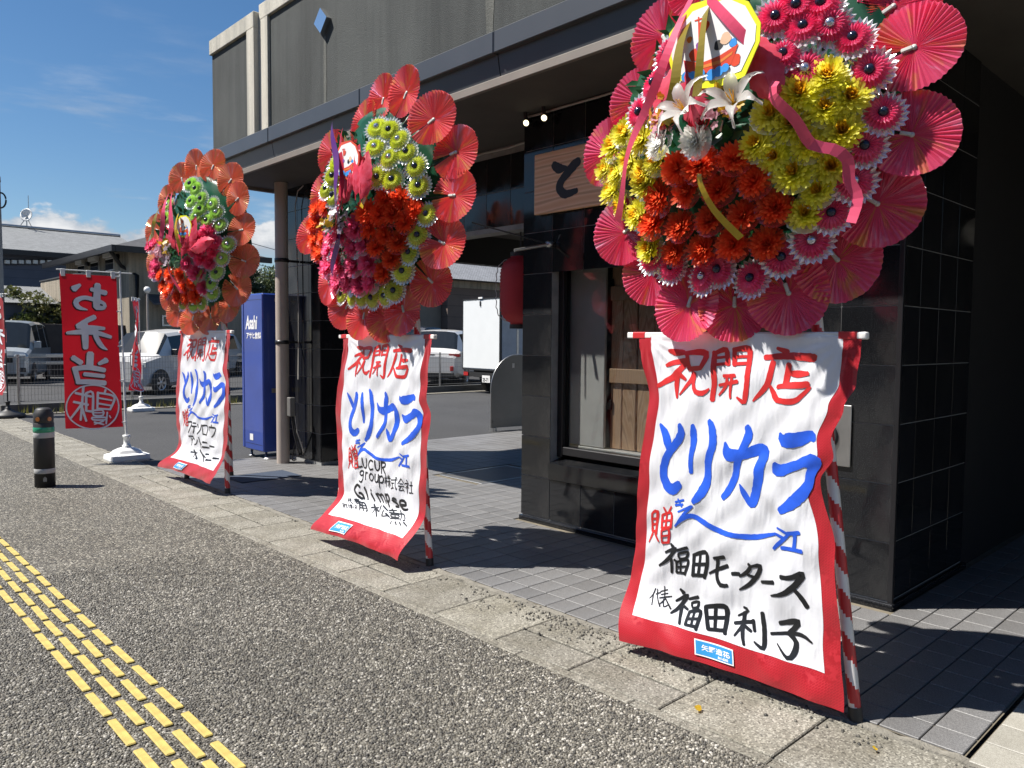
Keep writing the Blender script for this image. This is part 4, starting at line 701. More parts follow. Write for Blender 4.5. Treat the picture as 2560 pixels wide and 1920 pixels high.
# grey pavers of the forecourt
court = struct('forecourt', sheet(2.742, 9.0, .762, 8.2, .004), M['grout'])
PX_, PY_ = .172, .1352
tile_a = MB().box(-PX_ / 2 + .0025, PX_ / 2 - .0025, -PY_ / 2 + .0025, PY_ / 2 - .0025, -.006, .006, bev=.0022).mesh('paver', M['floor_tile'])
tile_c = MB().box(-.0695, .0695, -PY_ / 2 + .0025, PY_ / 2 - .0025, -.006, .006, bev=.0022).mesh('paver_cut', M['floor_tile'])
spots = []
for i in range(-1, 36):
    for j in range(55):
        x = 2.89 + (i + .5) * PX_; yv = .766 + (j + .5) * PY_
        if i == -1: x = 2.818
        if x > 3.93 and 1.50 < yv < 4.1: continue
        if x > 6.7 and yv < 1.6: continue
        if 4.66 < x < 5.56 and 5.35 < yv < 5.98: continue
        spots.append((math.hypot(x, yv), i, x, yv))
spots.sort()
for d_, i, x, yv in spots[:300]:
    link('paver', tile_c if i == -1 else tile_a, court, (x, yv, .006 + random.uniform(-.0008, .0008)), (random.uniform(-.004, .004), random.uniform(-.004, .004), 0))
mb = MB()
for d_, i, x, yv in spots[300:]:
    hx = .0695 if i == -1 else PX_ / 2 - .0025; mb.box(x - hx, x + hx, yv - PY_ / 2 + .0025, yv + PY_ / 2 - .0025, 0, .012 + random.uniform(-.0008, .0008), bev=.002)
tag(mb.build('far_pavers', M['floor_tile'], court), kind='stuff')
# pale pavers of the neighbouring entrance
pale = struct('pale_paving', sheet(2.742, 9, -4, .748, .004), M['grout'])
tile_w = MB().box(-.0855, .0855, -.149, .149, -.006, .006, bev=.002).mesh('pale_paver', M['white_tile'])
for i in range(-1, 18):
    for j in range(6): link('pale_paver', tile_w, pale, (2.89 + (i + .5) * .176, .745 - (j + .5) * .303, .006 + random.uniform(-.0006, .0006)))
# soil and low plants along the lot fence
mb = MB().box(2.8, 14.2, 15.15, 15.42, -.02, .015); mb.build('planting_strip', M['earth'], lot)

def litter(px, py, label, mat, s):
    p = G(px, py, .008); mb = MB(); vs = []
    for k in range(9):
        a = 6.283 * k / 9; r = s * random.uniform(.7, 1.1); vs.append((p.x + r * math.cos(a), p.y + r * .75 * math.sin(a), .012 + random.uniform(0, .012)))
    vs.append((p.x, p.y, .014)); mb.add(vs, [(k, (k + 1) % 9, 9) for k in range(9)], 0, True)
    o = mb.build('fallen_leaf', mat); tag(o, label, 'leaf', 'fallen yellow leaves'); return o
# ============================ the restaurant ===============================
bld = thing('restaurant_building', 'single-storey restaurant with black granite tiled piers and dark grey stucco parapet', 'building', (4.0, 4.0, 0))
XF = 4.0                      # front face of the granite piers
ROW, TW = .2965, .297
def tile_face(part, axis, fixed, u0, ncol, k0, nrow, skip=None, tw=TW, u_dir=1, sign=-1, zbase=.045):
    """polished tiles laid on a wall: axis 'x' faces -x at x=fixed, 'y' faces -y at y=fixed"""
    th, gap = .004, .0022
    if axis == 'x': me = MB().box(-th, 0, -tw / 2 + gap, tw / 2 - gap, -ROW / 2 + gap, ROW / 2 - gap, bev=.0012).mesh('granite_tile', M['black'])
    else: me = MB().box(-tw / 2 + gap, tw / 2 - gap, -th, 0, -ROW / 2 + gap, ROW / 2 - gap, bev=.0012).mesh('granite_tile', M['black'])
    b = wpos(part)
    for i in range(ncol):
        for k in range(k0, k0 + nrow):
            if skip and skip(i, k): continue
            u = u0 + u_dir * (i + .5) * tw; z = zbase + (k + .5) * ROW
            p = (fixed, u, z) if axis == 'x' else (u, fixed, z)
            link('granite_tile', me, part, Vector(p) - b)
def part(name, parent=bld):
    o = bpy.data.objects.new(name, None); COL.objects.link(o); o.parent = parent; o.empty_display_size = .1; return o

# --- near pier with the window
WY0, WY1, WZ0, WZ1 = 2.05, 3.846, .50, 1.95
core = MB()
core.box(XF + .004, 5.09, 1.482, WY0, .0, 3.0).box(XF + .004, 5.09, WY1, 4.128, .0, 3.0)
core.box(XF + .0045, 5.088, WY0, WY1, 0, WZ0 - .06).box(XF + .0045, 5.088, WY0, WY1, WZ1, 3.0).box(4.75, 5.087, WY0, WY1, WZ0 - .06, WZ1)
pier = core.build('pier', M['tile_joint'], bld)
tile_face(pier, 'x', XF + .004, 1.469, 9, 0, 10, skip=lambda i, k: 2 <= i <= 7 and 1 <= k <= 5)
tile_face(pier, 'y', 1.482, 4.0, 4, 0, 10, tw=.273)
mb = MB().box(3.998, 4.02, 1.462, 1.486, 0, 2.95, bev=.002); mb.build('corner_trim', M['alu'], bld)
mb = MB().box(3.975, 5.1, 1.452, 4.14, 0, .04, bev=.004); mb.build('plinth', M['black'], bld)
# window: sill, frame, glass, timber shutters behind
mb = MB(); mb.prism([(3.985, WY0, WZ0 - .155), (4.22, WY0, WZ0 - .155), (4.22, WY0, WZ0 + .015), (3.985, WY0, WZ0 - .04)], (0, WY1 - WY0, 0)); mb.build('window_sill', M['black'], bld)
win = bpy.data.objects.new('window', None); COL.objects.link(win); win.parent = bld
def wbox(name, mat, *a, bev=.004): return MB().box(*a, bev=bev).build(name, mat, win)
wbox('frame', M['alu'], 4.07, 4.15, WY1 - .05, WY1, WZ0, WZ1); wbox('frame', M['alu'], 4.07, 4.15, WY0, WY0 + .05, WZ0, WZ1)
wbox('frame', M['alu'], 4.072, 4.148, WY0 + .05, WY1 - .05, WZ1 - .05, WZ1); wbox('frame', M['alu'], 4.072, 4.148, WY0 + .05, WY1 - .05, WZ0 + .016, WZ0 + .075)
wbox('inner_sill', M['white'], 4.155, 4.26, WY0 + .01, WY1 - .01, WZ0 + .02, WZ0 + .085)
MB().box(4.105, 4.111, WY0 + .05, WY1 - .05, WZ0 + .075, WZ1 - .05).build('pane', M['glass'], win)
wbox('screen_post', M['curtain'], 4.165, 4.19, WY1 - .36, WY1 - .005, WZ0 + .09, WZ1 - .01)
yy = WY1 - .375; n = 0
while yy > WY0 + .1:
    wd = random.choice((.10, .115, .13)); wbox('plank', M['board'], 4.215, 4.24, yy - wd, yy, WZ0 + .09, WZ1 - .01, bev=.005); yy -= wd + (.014 if n % 2 else .006); n += 1
for z in (1.05, 1.62): wbox('batten', M['board'], 4.192, 4.2125, WY0 + .05, WY1 - .38, z, z + .10)
wbox('hinge', M['alu'], 4.195, 4.21, WY1 - .40, WY1 - .365, 1.70, 1.77); wbox('hinge', M['alu'], 4.195, 4.21, WY1 - .40, WY1 - .365, .86, .93)

# --- far pier
pier2 = MB().box(4.072, 4.95, 7.232, 7.95, 0, 3.0).build('pier', M['tile_joint'], bld)
tile_face(pier2, 'x', 4.072, 7.22, 3, 0, 10, tw=.245); tile_face(pier2, 'y', 7.232, 4.06, 3, 0, 10)
# --- lintel over the passage and beam at its far side
lint = MB().box(4.472, 4.62, 4.15, 7.22, 2.26, 2.965).build('lintel', M['tile_joint'], bld)
tile_face(lint, 'x', 4.472, 4.18, 10, 0, 2, zbase=2.30, tw=.302)
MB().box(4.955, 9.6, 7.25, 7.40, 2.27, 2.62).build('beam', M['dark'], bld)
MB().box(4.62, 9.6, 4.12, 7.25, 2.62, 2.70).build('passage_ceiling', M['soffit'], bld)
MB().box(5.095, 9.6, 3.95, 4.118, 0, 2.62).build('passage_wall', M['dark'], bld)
# --- recess on the right
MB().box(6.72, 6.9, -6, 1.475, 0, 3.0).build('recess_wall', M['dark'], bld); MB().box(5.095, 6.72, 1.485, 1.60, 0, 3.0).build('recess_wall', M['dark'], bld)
# --- roof slab, soffit, gutter
MB().box(3.34, 9.7, -6, 8.05, 2.965, 3.06).build('soffit', M['soffit'], bld)
MB().box(3.60, 9.6, -6, 8.0, 3.06, 3.30).build('roof_slab', M['soffit'], bld)  # unseen roof box above the soffit, put there to block the sun
MB().box(3.315, 3.345, -6, 8.10, 2.93, 2.985, bev=.004).build('trim_strip', M['lip'], bld)
MB().box(3.345, 9.7, 8.052, 8.10, 2.93, 3.04, bev=.004).build('trim_strip', M['lip'], bld)
seg = [-6.0, -2.4, -.9, .62, 2.15, 3.66, 5.19, 6.72, 8.24]
for a, c in zip(seg, seg[1:]):
    g = MB(); g.box(3.262, 3.40, a + .004, c - .004, 3.115, 3.25, bev=.006)
    g.prism([(3.30, a + .004, 3.115), (3.325, a + .004, 2.985), (3.42, a + .004, 2.985), (3.42, a + .004, 3.115)], (0, c - a - .008, 0))
    g.build('gutter', M['gutter'], bld)
    g = MB(); g.box(3.268, 3.39, c - .0045, c + .0045, 3.12, 3.245); g.build('gutter_joint', M['alu'], bld)
# --- parapet: two stucco panels in cream frames
par = MB().box(3.452, 3.70, -6, 7.06, 3.20, 4.56).build('parapet', M['stucco'], bld)
fr = MB(); fr.box(3.425, 3.72, -6, 7.225, 4.38, 4.53, bev=.006); fr.build('frame_band', M['cream'], bld)
MB().box(3.426, 3.719, 7.05, 7.224, 3.20, 4.38).build('frame_band', M['cream'], bld)
MB().box(3.40, 3.71, 7.36, 8.27, 3.20, 4.41).build('parapet', M['stucco'], bld)
MB().box(3.372, 3.73, 7.23, 8.285, 4.31, 4.462, bev=.006).build('frame_band', M['cream'], bld)
MB().box(3.373, 3.452, 7.231, 7.385, 3.20, 4.31).build('frame_band', M['cream'], bld)
# mirrored diamond and the pale run-off stains below it
P = EYE + ray(804, 52) * (3.42 / ray(804, 52).x); w_, h_ = .105, .105
mb = MB(); mb.prism([(3.405, P.y + w_, P.z), (3.405, P.y, P.z + h_), (3.405, P.y - w_, P.z), (3.405, P.y, P.z - h_)], (.05, 0, 0)); mb.build('diamond_plate', M['mirror'], bld)
for yy, z0, z1, wd in ((P.y, P.z - .12, 3.26, .024), (P.y - 2.12, 4.1, 3.28, .042)):
    mb = MB(); prev = None
    for i in range(13):
        t = i / 12; z = z0 + (z1 - z0) * t; hw = wd * (.5 + .5 * math.sin(2.6 * t + .3)) * random.uniform(.8, 1.1); c = (3.4495, yy + hw, z), (3.4495, yy - hw, z)
        if prev: mb.add((prev[0], prev[1], c[1], c[0]), ((0, 1, 2, 3),))
        prev = c
    mb.build('stain', M['streak'], bld)
# --- cables, spot lamps
def cable(name, pts, r, mat, parent=bld, n=6): return MB().tube(pts, r, n).build(name, mat, parent)
cable('cable', [(4.44, 4.16 + i * .155, 2.945 - .012 * abs(math.sin(i * 1.1))) for i in range(21)], .008, M['cable'])
cable('cable', [(3.97, 4.10 - i * .17, 2.952 - .006 * abs(math.sin(i * 1.3))) for i in range(15)], .008, M['cable'])
cable('cable', [(4.03, 7.50, 2.94), (4.03, 7.62, 2.90), (4.03, 7.68, 2.75), (4.035, 7.66, 2.3), (4.04, 7.64, 1.6), (4.04, 7.66, .9)], .006, M['cable'])
for yy in (4.05, 3.87):
    s = MB(); s.lathe([(.0, .05), (.026, .045), (.03, .0), (.027, -.004)], (0, 0, 0), 'x', 16); l = MB(); l.lathe([(.0, -.008), (.014, -.006), (.021, -.002)], (0, 0, 0), 'x', 16)
    sp = link('spot_lamp', s.mesh('spot_lamp', M['alu']), bld, Vector((3.93, yy, 2.895)) - wpos(bld), (0, math.radians(-24), math.radians(24)))
    link('lens', l.mesh('lens', M['bulb']), sp); link('bracket', MB().box(.0, .02, -.01, .01, .03, .09).mesh('bracket', M['alu']), sp)
# --- folded awning arm on the pier
def onx(px, py, x): d = ray(px, py); return EYE + d * (x / d.x)
k0, k1 = onx(1375, 611, 3.97), onx(1286, 626, 3.72); k2 = onx(1180, 556, 3.55)
cable('awning_arm', [k0, k1], .013, M['steel']); cable('awning_arm', [k0, k2], .006, M['alu']); MB().lathe([(.0, -.03), (.022, -.03), (.022, .03), (.0, .03)], tuple(k0), 'x', 12).build('arm_pivot', M['steel'], bld)
# --- steel plate with a round speaker, wall light in the recess
pl = MB().box(3.985, 3.999, 1.69, 1.93, .70, 1.02, bev=.003).build('steel_plate', M['steel'], bld)
MB().lathe([(.085, -.0), (.085, -.012), (.070, -.016), (.066, -.006), (.0, -.004)], (3.985, 1.84, .85), 'x', 28).build('speaker_cone', M['blackrub'], pl)
wl = MB(); wl.lathe([(.0, -.12), (.06, -.115), (.10, -.07), (.115, 0)], (6.70, 1.05, 2.2), 'x', 24).build('wall_light', M['white'], bld)
# --- wooden name board
sg_ = thing('name_board', 'wide cedar shop sign board with a black brushed character on the granite pier', 'sign', (3.96, 3.2, 2.23))
MB().box(3.955, 3.985, 2.30, 3.99, 2.237, 2.662, bev=.005).build('board', M['sign_wood'], sg_)
def sign_fn(u, v, l): return (3.955 - l, u, v)
SX = -.62
for k, ch in enumerate((SIGN_TEXT, [[(3.10, 2.58, .05), (3.09, 2.50, .055), (3.08, 2.42, .05)], [(2.97, 2.61, .05), (2.955, 2.5, .06), (2.97, 2.40, .055), (3.03, 2.32, .03)]])):
    mb = MB()
    for i, st in enumerate(ch): stroke_mesh(mb, st, sign_fn, .012, .002 + .0006 * i)
    mb.build('character', M['blackpaint'], sg_)

# --- down pipe with brackets, socket box and hoses
dp = thing('down_pipe', 'taupe round down pipe in front of the far granite pier', 'pipe', (3.86, 7.66, 0))
MB().tube([(3.86, 7.66, .0), (3.86, 7.66, 2.965)], .068, 20).build('pipe', M['pipe'], dp)
for z in (1.30, 2.16):
    MB().lathe([(.069, z - .02), (.074, z - .02), (.074, z + .02), (.069, z + .02)], (3.86, 7.66, 0), 'z', 20).build('collar', M['alu'], dp); MB().box(3.92, 4.06, 7.65, 7.67, z - .012, z + .012).build('bracket', M['alu'], dp)
MB().box(3.86, 3.92, 7.50, 7.575, .52, .72, bev=.006).build('socket_box', M['greysteel'], dp)
for dx in (0, .02, .04): MB().tube([(3.89 + dx, 7.53, .52), (3.90 + dx, 7.50, .35), (3.93 + dx, 7.47 - dx, .16), (3.97 + dx, 7.50, .10), (4.0, 7.52, .2 + dx)], .007, 6).build('hose', M['blackrub'] if dx < .03 else M['cable'], dp)

# --- drain grating in the passage and dark mat by the far pier
gr = thing('drain_grating', 'steel bar grating set in the grey pavers beside the pier', 'grating', (5.1, 5.67, 0))
for a in ((4.66, 5.56, 5.35, 5.375), (4.66, 5.56, 5.955, 5.98), (4.66, 4.685, 5.375, 5.955), (5.535, 5.56, 5.375, 5.955)): MB().box(*a, .002, .016, bev=.002).build('rim', M['steel'], gr)
MB().box(4.685, 5.535, 5.375, 5.955, .0045, .006).build('pit', M['dark'], gr)
for i in range(33): MB().box(4.70 + i * .0255, 4.709 + i * .0255, 5.375, 5.955, .006, .014).build('bar', M['greysteel'], gr)
mt = thing('door_mat', 'dark blue rubber mat lying on pavers near the down pipe', 'mat', (3.35, 7.0, .012))
MB().box(3.02, 3.62, 6.80, 7.20, .0125, .02, bev=.003).build('pad', plain('blue_mat', (.03, .045, .075), .8, bmp=.8, bscale=140), mt)

# --- red paper lantern
lp = at(1301, 726, 6.6)
lan = thing('paper_lantern', 'long red paper lantern hanging in the passage behind the pier', 'lantern', (lp.x, lp.y, lp.z - .33))
prof = []; 
for i in range(41):
    t = i / 40; r = .175 * (1 - abs(2 * t - 1) ** 5) ** .5 + .004 * math.cos(i * math.pi); prof.append((max(r, .085), lp.z - .29 + .58 * t))
MB().lathe(prof, (lp.x, lp.y, 0), 'z', 32).build('shade', M['redpl'], lan)
for z in (lp.z - .325, lp.z + .285): MB().lathe([(.0, z), (.09, z), (.09, z + .035), (.0, z + .035)], (lp.x, lp.y, 0), 'z', 24, smooth=False).build('cap', M['blackpaint'], lan)
MB().tube([(lp.x, lp.y, lp.z + .3), (lp.x, lp.y, lp.z + .5), (lp.x, lp.y, 2.62)], .006, 6).build('hanger', M['blackpaint'], lan)
ol = (-RT).normalized()
MB().tube([Vector((lp.x, lp.y, lp.z + .31)) + ol * .02] + [Vector((lp.x, lp.y, lp.z + .28 - .56 * i / 24)) + ol * (.186 * (1 - abs(2 * i / 24 - 1) ** 5) ** .5 + .02 + .006 * math.sin(i * 2.2)) for i in range(25)], .004, 5).build('cord', M['cable'], lan)

# --- arched steel panel beyond the passage
a_, b_ = G(1226, 1078), G(1296, 1073); d_ = (b_ - a_).normalized(); nrm = Vector((d_.y, -d_.x, 0))
ap = thing('steel_partition', 'grey steel partition with a rounded upper corner standing in the lot', 'partition', tuple(a_))
out_ = [(0, .05), (0, .62)] + [(.46 - .46 * math.cos(t), .62 + .50 * math.sin(t)) for t in [math.pi / 2 * k / 10 for k in range(1, 11)]] + [(.95, 1.12), (.95, .05)]
MB().prism([a_ + d_ * x + Vector((0, 0, z)) for x, z in out_], nrm * .03).build('panel', M['greysteel'], ap)
MB().tube([a_ + d_ * x + Vector((0, 0, z)) + nrm * .015 for x, z in out_[:-1]], .014, 8).build('rim', M['steel'], ap)
MB().prism([a_ + d_ * x + Vector((0, 0, z)) + nrm * .031 for x, z in ((.02, .12), (.93, .12), (.93, .16), (.02, .16))], nrm * .006).build('kick_rail', M['greysteel'], ap)
MB().prism([a_ + d_ * x + Vector((0, 0, z)) + nrm * .031 for x, z in ((.36, .93), (.40, .93), (.40, 1.0), (.36, 1.0))], nrm * .002).build('sticker', M['white'], ap)
for x in (.05, .8): MB().box(*sorted((a_.x + d_.x * x - .02, a_.x + d_.x * x + .02)), a_.y + d_.y * x - .06, a_.y + d_.y * x + .06, 0, .05).build('foot', M['steel'], ap)

# --- drinks machine seen from its side
vx0, vx1, vy0, vy1 = 3.80, 4.56, 8.00, 8.47
vm = thing('vending_machine', 'tall blue drinks vending machine standing behind the down pipe', 'vending machine', ((vx0 + vx1) / 2, (vy0 + vy1) / 2, 0))
MB().box(vx0, vx1, vy0, vy1, .09, 1.83, bev=.012).build('cabinet', M['vblue'], vm)
MB().box(vx0 - .001, vx1 - .03, vy1 + .002, vy1 + .055, .10, 1.825, bev=.008).build('door', M['vblue'], vm)
for x in (vx0 + .06, vx1 - .06):
    for y in (vy0 + .06, vy1 - .05): MB().lathe([(.0, 0), (.04, 0), (.04, .012), (.014, .02), (.014, .09), (.0, .09)], (x, y, 0), 'z', 12).build('foot', M['steel'], vm)
MB().box(vx0 + .03, vx0 + .2, vy0 - .03, vy0 + .05, .0, .03, bev=.008).build('anchor_bracket', M['white'], vm)
for z in (.16, 1.76): MB().box(vx0 - .0012, vx0, vy0 + .02, vy1 - .02, z, z + .004).build('seam', M['alu'], vm)
for k in range(6): MB().box(vx0 + .18, vx0 + .52, vy0 - .0015, vy0, .16 + k * .022, .17 + k * .022).build('vent_slot', M['alu'], vm)
MB().tube([(vx0 + .5, vy0 - .01, .12), (vx0 + .42, vy0 - .06, .02), (vx0 + .2, vy0 - .30, .012), (4.0, 7.74, .03), (3.98, 7.58, .3), (3.91, 7.54, .5)], .008, 6).build('power_cable', M['blackrub'], vm)
put_text('brand_lettering', 'Asahi', .205, (vx0 - .0025, vy0 + .41, 1.445), (0, -1, 0), (0, 0, 1), M['vwhite'], vm, .006, .62, .12)
put_text('brand_lettering', 'アサヒ飲料', .078, (vx0 - .0025, vy0 + .40, 1.34), (0, -1, 0), (0, 0, 1), M['vwhite'], vm, .002, .95)
MB().box(vx0 - .003, vx0, vy0 + .25, vy0 + .33, .20, .27).build('sticker', M['white'], vm)
MB().lathe([(.0, -.003), (.03, -.003), (.03, 0)], (vx0 + .17, vy0, 1.76), 'y', 16).build('cap', M['steel'], vm); MB().box(vx0 + .10, vx0 + .20, vy0 - .003, vy0, .74, .79).build('sticker', M['greysteel'], vm)
# ============================ congratulatory flower stands =================
def dome(a, b):
    r = math.hypot(a, (b - .10) * .92) / .64
    return .06 + .30 * max(0, 1 - r ** 1.25)
def fan_mesh(name, mat, seed):
    rd = random.Random(seed); mb = MB(); n = 46; R = .174; vs = []; span = math.radians(rd.uniform(344, 356)); a0 = math.pi / 2 - span / 2
    cone = rd.uniform(-.02, .03)
    for i in range(n * 2 + 1):
        a = a0 + span * i / (n * 2); z = .0062 if i % 2 else -.0062; rr = R * (1.0 + rd.uniform(-.014, .014)); jz = rd.uniform(.6, 1.3)
        for f, zz in ((.05, .1), (.5, .62), (1.0, 1.0)):
            vs.append((rr * f * math.cos(a), rr * f * math.sin(a), z * zz * jz + cone * f + rd.uniform(-.002, .002) * f))
    fs = []
    for i in range(n * 2):
        for k in range(2): fs.append((i * 3 + k, i * 3 + k + 1, i * 3 + k + 4, i * 3 + k + 3))
    mb.add(vs, fs, 0, False); mb.lathe([(.0, .008), (.011, .006), (.011, -.006)], (0, 0, 0), 'z', 8, 1)
    return mb.mesh(name, [mat, M['tape']])
def gerbera_mesh(name, petal):
    mb = MB(); n = 22; rd = random.Random(len(name))
    for (r0, r1, z0, zm, z1, mi, wz) in ((.035, .081, -.004, -.006, -.002, 1, .004), (.014, .060, .006, .012, .004, 0, .0045), (.013, .043, .011, .018, .019, 0, .0038)):
        vs = []; fs = []
        for i in range(n * 2):
            a = math.pi * i / n; k = wz if i % 2 else -wz; tip = r1 * (1.0 if i % 2 else .84) * rd.uniform(.96, 1.03)
            for r, z, q in ((r0, z0, .2), ((r0 + tip) / 2, zm, 1), (tip, z1, .7)): vs.append((r * math.cos(a), r * math.sin(a), z + k * q))
        for i in range(n * 2):
            j = (i + 1) % (n * 2)
            for q in range(2): fs.append((i * 3 + q, i * 3 + q + 1, j * 3 + q + 1, j * 3 + q))
        mb.add(vs, fs, mi, False)
    return mb.mesh(name, [petal, M['foil']])
def mum_mesh(name, petal, core, collar, spiky=1.0, layers=7, seed=0):
    mb = MB(); rd = random.Random(len(name) + 3 + seed); spiky *= rd.uniform(.92, 1.08); flop = rd.uniform(-.12, .16); side_ = rd.uniform(0, 6.28)
    n = 20; vs = []; fs = []
    for i in range(n * 2):
        a = math.pi * i / n
        for r, z in ((.03, -.008), (.066 * (1 if i % 2 else .93), -.004 + (.004 if i % 2 else -.003))): vs.append((r * math.cos(a), r * math.sin(a), z))
    for i in range(n * 2): j = (i + 1) % (n * 2); fs.append((i * 2, i * 2 + 1, j * 2 + 1, j * 2))
    mb.add(vs, fs, 2, True)
    for L in range(layers):
        t = L / (layers - 1); el = math.radians(2 + 74 * t ** 1.15); ln = (.056 - .024 * t) * spiky; cnt = int(22 - 9 * t); wd = .0072 - .002 * t; base = .006 * (1 - t)
        for i in range(cnt):
            a = 2 * math.pi * (i + .5 * (L % 2)) / cnt + rd.uniform(-.08, .08); e2 = el + rd.uniform(-.16, .16) + flop * math.cos(a - side_) * 1.4; l2 = ln * rd.uniform(.82, 1.12)
            ca, sa = math.cos(a), math.sin(a); ce, se = math.cos(e2), math.sin(e2)
            def pt(s, w, cup): 
                r = base + l2 * s * ce; z = l2 * s * se + .010 * math.sin(s * math.pi * .5) * (1 - t) + cup
                return (r * ca - w * sa, r * sa + w * ca, z)
            v = [pt(.0, -wd * .35, 0), pt(.0, wd * .35, 0), pt(.55, -wd, .0022), pt(.55, 0, -.001), pt(.55, wd, .0022), pt(.93, -wd * .7, .004), pt(.97, wd * .7, .004), pt(1.04, 0, .0075)]
            mb.add(v, ((0, 1, 4, 3), (0, 3, 2), (2, 3, 6, 5), (3, 4, 6), (5, 6, 7)), 1 if t > .80 else 0, True)
    return mb.mesh(name, [petal, core, collar])
def lily_mesh():
    mb = MB()
    for i in range(6):
        a = 2 * math.pi * i / 6 + (.1 if i % 2 else 0); ln = .105 if i % 2 else .095; wd = .017 if i % 2 else .022; vs = []
        for k in range(7):
            s = k / 6; r = .008 + ln * s ** 1.15; z = .055 * math.sin(s * 2.0) - .03 * s ** 3; w_ = wd * math.sin(min(1, s * 1.15 + .12) * math.pi * .93)
            for q, cup in ((-1, .005), (0, -.003), (1, .005)): vs.append((r * math.cos(a) - w_ * q * math.sin(a), r * math.sin(a) + w_ * q * math.cos(a), z + cup))
        fs = [(k * 3 + q, k * 3 + q + 1, k * 3 + q + 4, k * 3 + q + 3) for k in range(6) for q in range(2)]; mb.add(vs, fs, 0, True)
    for i in range(5):
        a = 1.256 * i; mb.tube([(0, 0, 0), (.012 * math.cos(a), .012 * math.sin(a), .05)], .0015, 4, 1)
    return mb.mesh('lily', [M['p_white'], M['p_gold']])
def spray_mesh(name, mat, seed, rad=.075, cnt=20):
    rd = random.Random(seed); mb = MB()
    for c in range(cnt):
        th, rr = rd.uniform(0, 6.28), rad * math.sqrt(rd.random()); cx, cy, cz = rr * math.cos(th), rr * math.sin(th), rd.uniform(.02, .08)
        mb.tube([(0, 0, -.01), (cx * .7, cy * .7, cz * .5), (cx, cy, cz)], .0016, 4, 1)
        tx, ty = rd.uniform(-.7, .7), rd.uniform(-.7, .7); s = rd.uniform(.016, .026)
        for p in range(5):
            a = 1.2566 * p + th
            def q(r, w, z): 
                x, y = r * math.cos(a) - w * math.sin(a), r * math.sin(a) + w * math.cos(a); return (cx + x, cy + y, cz + z + x * tx + y * ty)
            mb.add([q(0, 0, 0), q(s * .6, -s * .42, .004), q(s * 1.05, -s * .15, .0), q(s * 1.05, s * .15, .0), q(s * .6, s * .42, .004)], ((0, 1, 2, 3, 4),), 0, True)
    for c in range(9):
        a = rd.uniform(0, 6.28); l = rad * 1.3; x, y = math.cos(a), math.sin(a); wv = .012
        mb.add([(0, 0, .01), (x * l * .5 - y * wv, y * l * .5 + x * wv, .03), (x * l, y * l, .02), (x * l * .5 + y * wv, y * l * .5 - x * wv, .03)], ((0, 1, 2, 3),), 1, True)
    return mb.mesh(name, [mat, M['leaf_green']])
def feather_mesh():
    mb = MB(); vs = []; K = 12; rd = random.Random(4)
    for k in range(K + 1):
        s = k / K; wv = .055 * math.sin(min(1, s * .86 + .16) * math.pi) ** .8 * (1 + (.10 if k % 2 else -.06)); y = -.06 + .22 * s; z = .02 * math.sin(s * 2)
        for q in (-1, -.5, 0, .5, 1): vs.append((wv * q, y + .03 * abs(q), z - .018 * abs(q) + (.0012 if (k + int(q * 2)) % 2 else -.0012)))
    fs = [(k * 5 + q, k * 5 + q + 1, k * 5 + q + 6, k * 5 + q + 5) for k in range(K) for q in range(4)]; mb.add(vs, fs, 0, True)
    mb.tube([(0, -.08, -.005), (0, .0, .01), (0, .15, .022)], .002, 5, 0); return mb.mesh('feather_leaf', [M['leaf_pink']])
def rose_mesh():
    mb = MB()
    for L in range(4):
        for i in range(5):
            a = 1.2566 * i + L * .6; r0 = .004 + .007 * L; h = .03 - .003 * L
            vs = []
            for q in (-.7, -.3, .1, .5, .7):
                for z, k in ((0, .6), (h * .6, 1.0), (h, 1.15 + .2 * L * .3)): vs.append((r0 * k * math.cos(a + q), r0 * k * math.sin(a + q), z))
            mb.add(vs, [(j * 3 + k, j * 3 + k + 1, j * 3 + k + 4, j * 3 + k + 3) for j in range(4) for k in range(2)], 0, True)
    return mb.mesh('rose', [M['p_rose']])
CENTER = [MB().lathe([(.0, .027), (.008, .026), (.0145, .020), (.016, .012)], n=14).mesh('flower_center', M[k]) for k in ('core_dark', 'core_dark', 'core_silver')]
ME = dict(lily=lily_mesh(), wmum=mum_mesh('white_mum', M['p_white'], M['p_white'], M['foil'], 1.0, 6), rose=rose_mesh(), feather=feather_mesh(),
          red=[mum_mesh('red_mum', M['p_red'], M['p_red'], M['foil_red'], seed=s) for s in range(4)], pink=[mum_mesh('pink_mum', M['p_pink'], M['p_pink'], M['foil'], seed=s) for s in range(4)], yellow=[mum_mesh('yellow_mum', M['p_yellow'], M['ycore'], M['foil'], 1.02, 7, seed=s) for s in range(4)],
          blush=spray_mesh('orchid_spray', M['p_blush'], 3), lilac=spray_mesh('orchid_spray', M['p_lilac'], 5, .10, 26), gold=spray_mesh('orchid_spray', M['p_gold'], 8, .085, 20))

